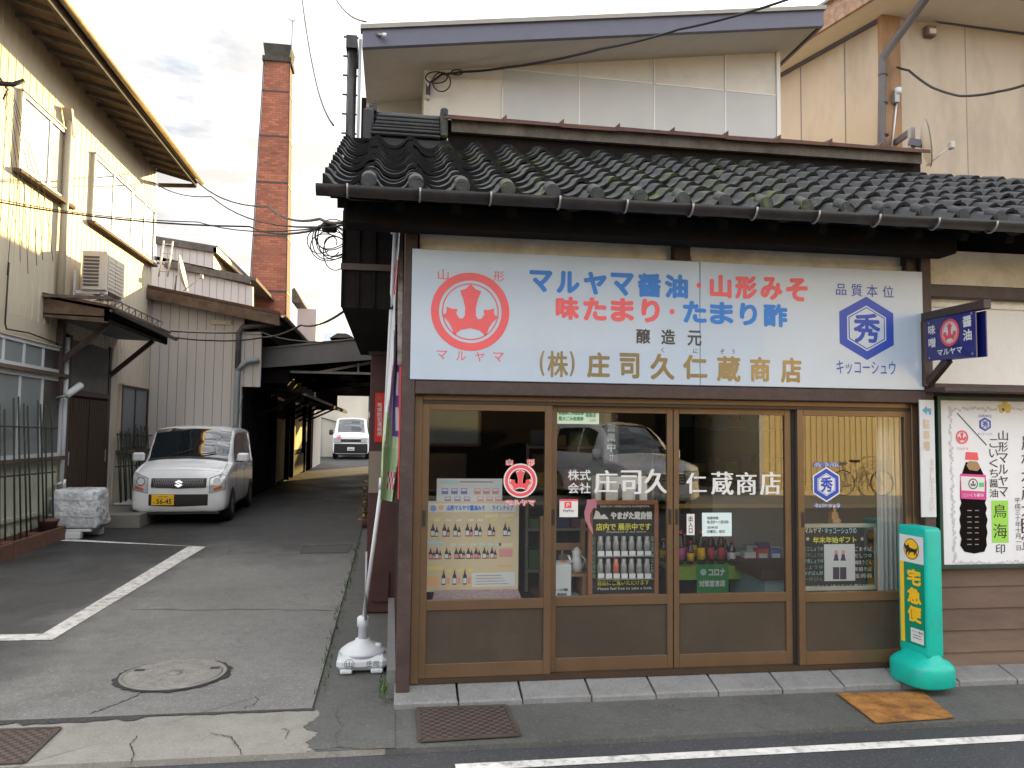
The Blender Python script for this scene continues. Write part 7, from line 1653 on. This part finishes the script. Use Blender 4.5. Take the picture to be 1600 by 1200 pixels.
# shelf units and goods deeper in the shop
def shelf(label, x0, x1, Y, zt_, n, m):
    t = thing('goods_shelf', label, 'shelf', ((x0 + x1) / 2, Y, .07)); mb = MB(); mb.box((x0, Y, .07), (x0 + .03, Y + .35, zt_), m); mb.box((x1 - .03, Y, .07), (x1, Y + .35, zt_), m); mb.box((x0 + .03, Y + .33, .07), (x1 - .03, Y + .35, zt_), M['darkroom']); mb.build('side_panel', t)
    for k in range(n):
        z = .25 + (zt_ - .3) * k / (n - 1); box('board', t, (x0 + .03, Y, z), (x1 - .03, Y + .33, z + .025), m)
        x = x0 + .05
        while x < x1 - .2:
            w_ = rn.uniform(.07, .2); h = rn.uniform(.08, .2); i = rn.randrange(7)
            g_ = thing('goods_box', f'{nm[i]} carton on the {label.split(",")[0]}, shelf {("lowest", "second", "third", "fourth", "top")[min(k, 4)]}', 'carton', (x, Y, z), 0, 'cartons on the shelves'); mb = MB(); mb.box((x, Y + .04, z + .026), (x + w_, Y + .25, z + .026 + h), mat('carton ' + nm[i], bc[i], .6, var=.05), .003); mb.build('carton', g_); x += w_ + rn.uniform(.01, .06)
    return t
shelf('pale goods shelf at the back of the shop', 1.3, 2.6, 7.6, 1.5, 4, mat('pale shelf', (.45, .44, .42), .6))
shelf('dark goods shelf at the right back of the shop', 2.9, 4.4, 7.9, 1.7, 4, M['brown_paint'])
ct = thing('shop_counter', 'shop counter with a brown top and pale blue front behind the third door', 'counter', (3.0, 6, .07)); a = at(1190, 893, 5.55); mb = MB(); mb.box((a.x, 5.5, .1), (a.x + 1.2, 6.1, .55), mat('counter front', (.22, .36, .36), .6, var=.05)); mb.build('front', ct); mb = MB(); mb.box((a.x - .05, 5.45, .55), (a.x + 1.25, 6.15, .62), M['maroon'], .006); mb.build('top', ct)
cn_ = thing('tall_counter', 'pale service counter further back with a dark top', 'counter', (3.0, 6.8, .07)); mb = MB(); mb.box((2.75, 6.5, .07), (4.4, 7.0, 1.12), mat('pale counter', (.36, .35, .32), .7, var=.05)); mb.build('front', cn_); mb = MB(); mb.box((2.7, 6.45, 1.12), (4.45, 7.05, 1.16), M['brown_paint']); mb.build('top', cn_)
# gift chalkboard on an easel
kb2 = chalkboard('gift_chalkboard', 'white framed chalkboard with a photo of two bottles on an easel behind the last door', (1249, 818, 1372, 924), 5.13, 0, mat('pale frame', (.42, .43, .36), .6, var=.1)); Ys = 5.141; mb = MB()
ptext(mb, 'マルヤマ', (1257, 824, 1283, 833), Ys, CK, bold=.02); ptext(mb, '・キッコーシュウの', (1284, 824, 1338, 834), Ys, CB_, bold=.02); ptext(mb, '年末年始ギフト', (1270, 838, 1338, 849), Ys, CY_, bold=.035)
for x in (1262, 1347):
    c = at(x, 842, Ys); fyk = frameY(Ys)
    for k in range(3): aa = k * math.pi / 3; mb.poly([(c.x + .014 * math.cos(aa) - .002 * math.sin(aa), c.z + .014 * math.sin(aa) + .002 * math.cos(aa)), (c.x - .014 * math.cos(aa) - .002 * math.sin(aa), c.z - .014 * math.sin(aa) + .002 * math.cos(aa)), (c.x - .014 * math.cos(aa) + .002 * math.sin(aa), c.z - .014 * math.sin(aa) - .002 * math.cos(aa)), (c.x + .014 * math.cos(aa) + .002 * math.sin(aa), c.z + .014 * math.sin(aa) - .002 * math.cos(aa))], fyk, CK, .001 + .0001 * k)
for i, s in enumerate(('ミニしょうゆ', 'ゴマしょうゆ', '千鳥しょうゆ', 'しょうゆ', 'ゆずぽん酢', '一升びん')): ptext(mb, s, (1256, 854 + i * 9.5, 1286, 861 + i * 9.5), Ys, CG if i % 2 else CB_)
for i, s in enumerate(('ごまそば', 'だしつゆ', '鍋焼うどん', '年越そば', '玉蒟蒻')): ptext(mb, s, (1335, 854 + i * 10.5, 1362, 861 + i * 10.5), Ys, CK)
ptext(mb, 'Special セット 3本入セット 税込2592円', (1256, 912, 1366, 918), Ys, CK)
a, b = at(1288, 908, Ys), at(1335, 850, Ys); mb.box((a.x, Ys - .003, a.z), (b.x, Ys - .001, b.z), M['paper']); fyk = frameY(Ys - .003); o_ = lambda x, y: (at(x, y, Ys).x, at(x, y, Ys).z)
for x in (1306, 1317): mb.poly([o_(*p) for p in ((x - 5, 905), (x - 5, 878), (x - 3, 871), (x - 2, 862), (x + 2, 862), (x + 3, 871), (x + 5, 878), (x + 5, 905))], fyk, DP, .001); mb.poly([o_(*p) for p in ((x - 5, 886), (x - 5, 876), (x + 5, 876), (x + 5, 886))], fyk, M['paper'], .0015); mb.poly([o_(*p) for p in ((x - 2.5, 866), (x - 2.5, 860), (x + 2.5, 860), (x + 2.5, 866))], fyk, PK, .0015)
mb.build('chalk_writing', kb2)
es = thing('easel', 'light wooden easel carrying the gift chalkboard', 'easel', (3.05, 5.2, .07)); mb = MB(); WL = mat('light wood', (.42, .25, .12), .6, var=.15); a, b = at(1262, 930, 5.12), at(1368, 924, 5.12); mb.box((a.x, 5.08, a.z - .02), (b.x, 5.16, b.z), WL, .004); mb.build('ledge', es)
for k, (x0_, x1_) in enumerate(((1275, 1300), (1350, 1305))): mb = MB(); p = at(x0_, 960, 5.17); q = at(x1_, 800, 5.20); mb.bar(Vector((p.x, 5.18, .08)), q, .03, .02, WL); mb.build('leg', es)
mb = MB(); p = at(1303, 815, 5.2); mb.box((p.x - .03, 5.165, p.z - .02), (p.x + .03, 5.19, p.z + .02), WL); mb.bar(Vector((p.x, 5.2, p.z)), Vector((p.x, 5.2, p.z + .12)), .025, .02, WL); mb.build('head', es)
cu_ = thing('window_curtain', 'grey white curtain gathered at the right edge of the last door', 'curtain', (3.4, 5.05, .4)); mb = MB(); rows = []
x0, x1 = 3.33, 3.56; n = 40
top = [(x0 + (x1 - x0) * k / n, 5.03 + .018 * math.sin(k * 1.15), 2.0) for k in range(n + 1)]; bot = [(x0 - .01 + (x1 - x0 + .02) * k / n, 5.03 + .026 * math.sin(k * 1.15 + .3), .5) for k in range(n + 1)]
mb.add(top + bot, [[k, k + 1, n + 2 + k, n + 1 + k] for k in range(n)], mat('sheer curtain', (.40, .41, .40), .9, var=.05), True); mb.build('cloth', cu_)

# ================================================================== ACROSS THE STREET (seen in the shop glass)
ob_ = thing('yellow_house', 'sunlit cream house of ribbed siding across the street, mirrored in the last door', 'house', (14, -9.6, 0)); YS = mat('yellow siding', (.80, .69, .45), .6, var=.05)
mb = MB(); mb.box((9.6, -16, 0), (20, -9.6, 6), YS)
k = 9.65
while k < 16: mb.box((k, -9.6, .2), (k + .03, -9.58, 6), YS); k += .16
mb.build('wall', ob_); mb = MB(); mb.box((9.3, -16.3, 6), (20.3, -9.1, 6.15), M['rust_cap']); mb.build('roof', ob_); box('downpipe', ob_, (9.45, -9.58, 0), (9.58, -9.45, 6), M['whiteplastic'])
dh = thing('dark_timber_house', 'house with a dark timber ground floor and unseen cream upper storey added for bounce light, across the street', 'house', (0, -11, 0)); mb = MB(); mb.box((-14, -18, 0), (8.9, -12.5, 3.99), M['black_wood']); mb.build('wall', dh); mb = MB(); mb.box((-14.2, -18, 4.0), (9.0, -12.4, 5.6), mat('cream bounce wall', (.66, .60, .48), .9, var=.05)); mb.build('bounce_wall', dh); mb = MB(); mb.slab([(-14.5, -11.8, 5.5), (9.2, -11.8, 5.5), (9.2, -15, 6.6), (-14.5, -15, 6.6)], (0, 0, .15), M['gutter']); mb.build('roof', dh)  # upper storey added out of view to bounce sunlight onto the shopfront
for k in range(5): x = -11 + k * 3.9; w_ = MB(); w_.box((x, -12.5, 1.2), (x + 1.8, -12.45, 2.6), M['old_wood']); o = w_.build('window', dh); box('pane', o, (x + .08, -12.45, 1.28), (x + 1.72, -12.44, 2.52), M['pane_grey'])
for k in range(3):
    x = -3 + k * 3.5; box('board', dh, (x, -12.49, 0), (x + 1.6, -12.4, 1.0), M['old_wood'])
# bicycle against the yellow wall
bk = thing('bicycle', 'silver city bicycle leaning on the cream house across the street', 'bicycle', (12.2, -9.3, .06), 0); SV = mat('bicycle silver', (.75, .70, .58), .4, .2, var=0)
def bpt(x, z): return Vector((x, 0, z))
for x in (-.55, .55):
    mb = MB(); mb.tube([bpt(x + .32 * math.cos(a), .33 + .32 * math.sin(a)) for a in [2 * math.pi * i / 32 for i in range(33)]], .016, M['black_gloss'], 6); mb.tube([bpt(x + .295 * math.cos(a), .33 + .295 * math.sin(a)) for a in [2 * math.pi * i / 32 for i in range(33)]], .012, SV, 6); wl_ = mb.build('wheel', bk, True); mb = MB()
    for i in range(16): a = 2 * math.pi * i / 16; mb.tube([bpt(x, .33), bpt(x + .29 * math.cos(a), .33 + .29 * math.sin(a))], .003, SV, 4)
    mb.build('spoke', wl_, True)
mb = MB()
for p, q in (((-.55, .33), (-.05, .30)), ((-.55, .33), (-.18, .72)), ((-.05, .30), (-.22, .86)), ((-.05, .30), (.40, .70)), ((-.16, .58), (.38, .80)), ((.55, .33), (.36, .95))): mb.tube([bpt(*p), bpt(*q)], .018, SV, 8)
mb.build('frame', bk, True); mb = MB(); mb.box((-.34, -.08, .87), (-.10, .08, .93), M['black'], .02); mb.build('saddle', bk, True); mb = MB(); mb.tube([Vector((.22, -.28, 1.0)), Vector((.36, -.1, 1.02)), Vector((.36, .1, 1.02)), Vector((.22, .28, 1.0))], .012, SV, 8); mb.build('handlebar', bk, True)
mb = MB()
for z in (.72, .82, .92):
    mb.tube([Vector((.50, -.16, z)), Vector((.82, -.16, z)), Vector((.82, .16, z)), Vector((.50, .16, z)), Vector((.50, -.16, z))], .006, SV, 5)
for k in range(6): mb.tube([Vector((.50 + .064 * k, -.16, .72)), Vector((.50 + .064 * k, -.16, .95))], .004, SV, 4)
mb.build('basket', bk, True)
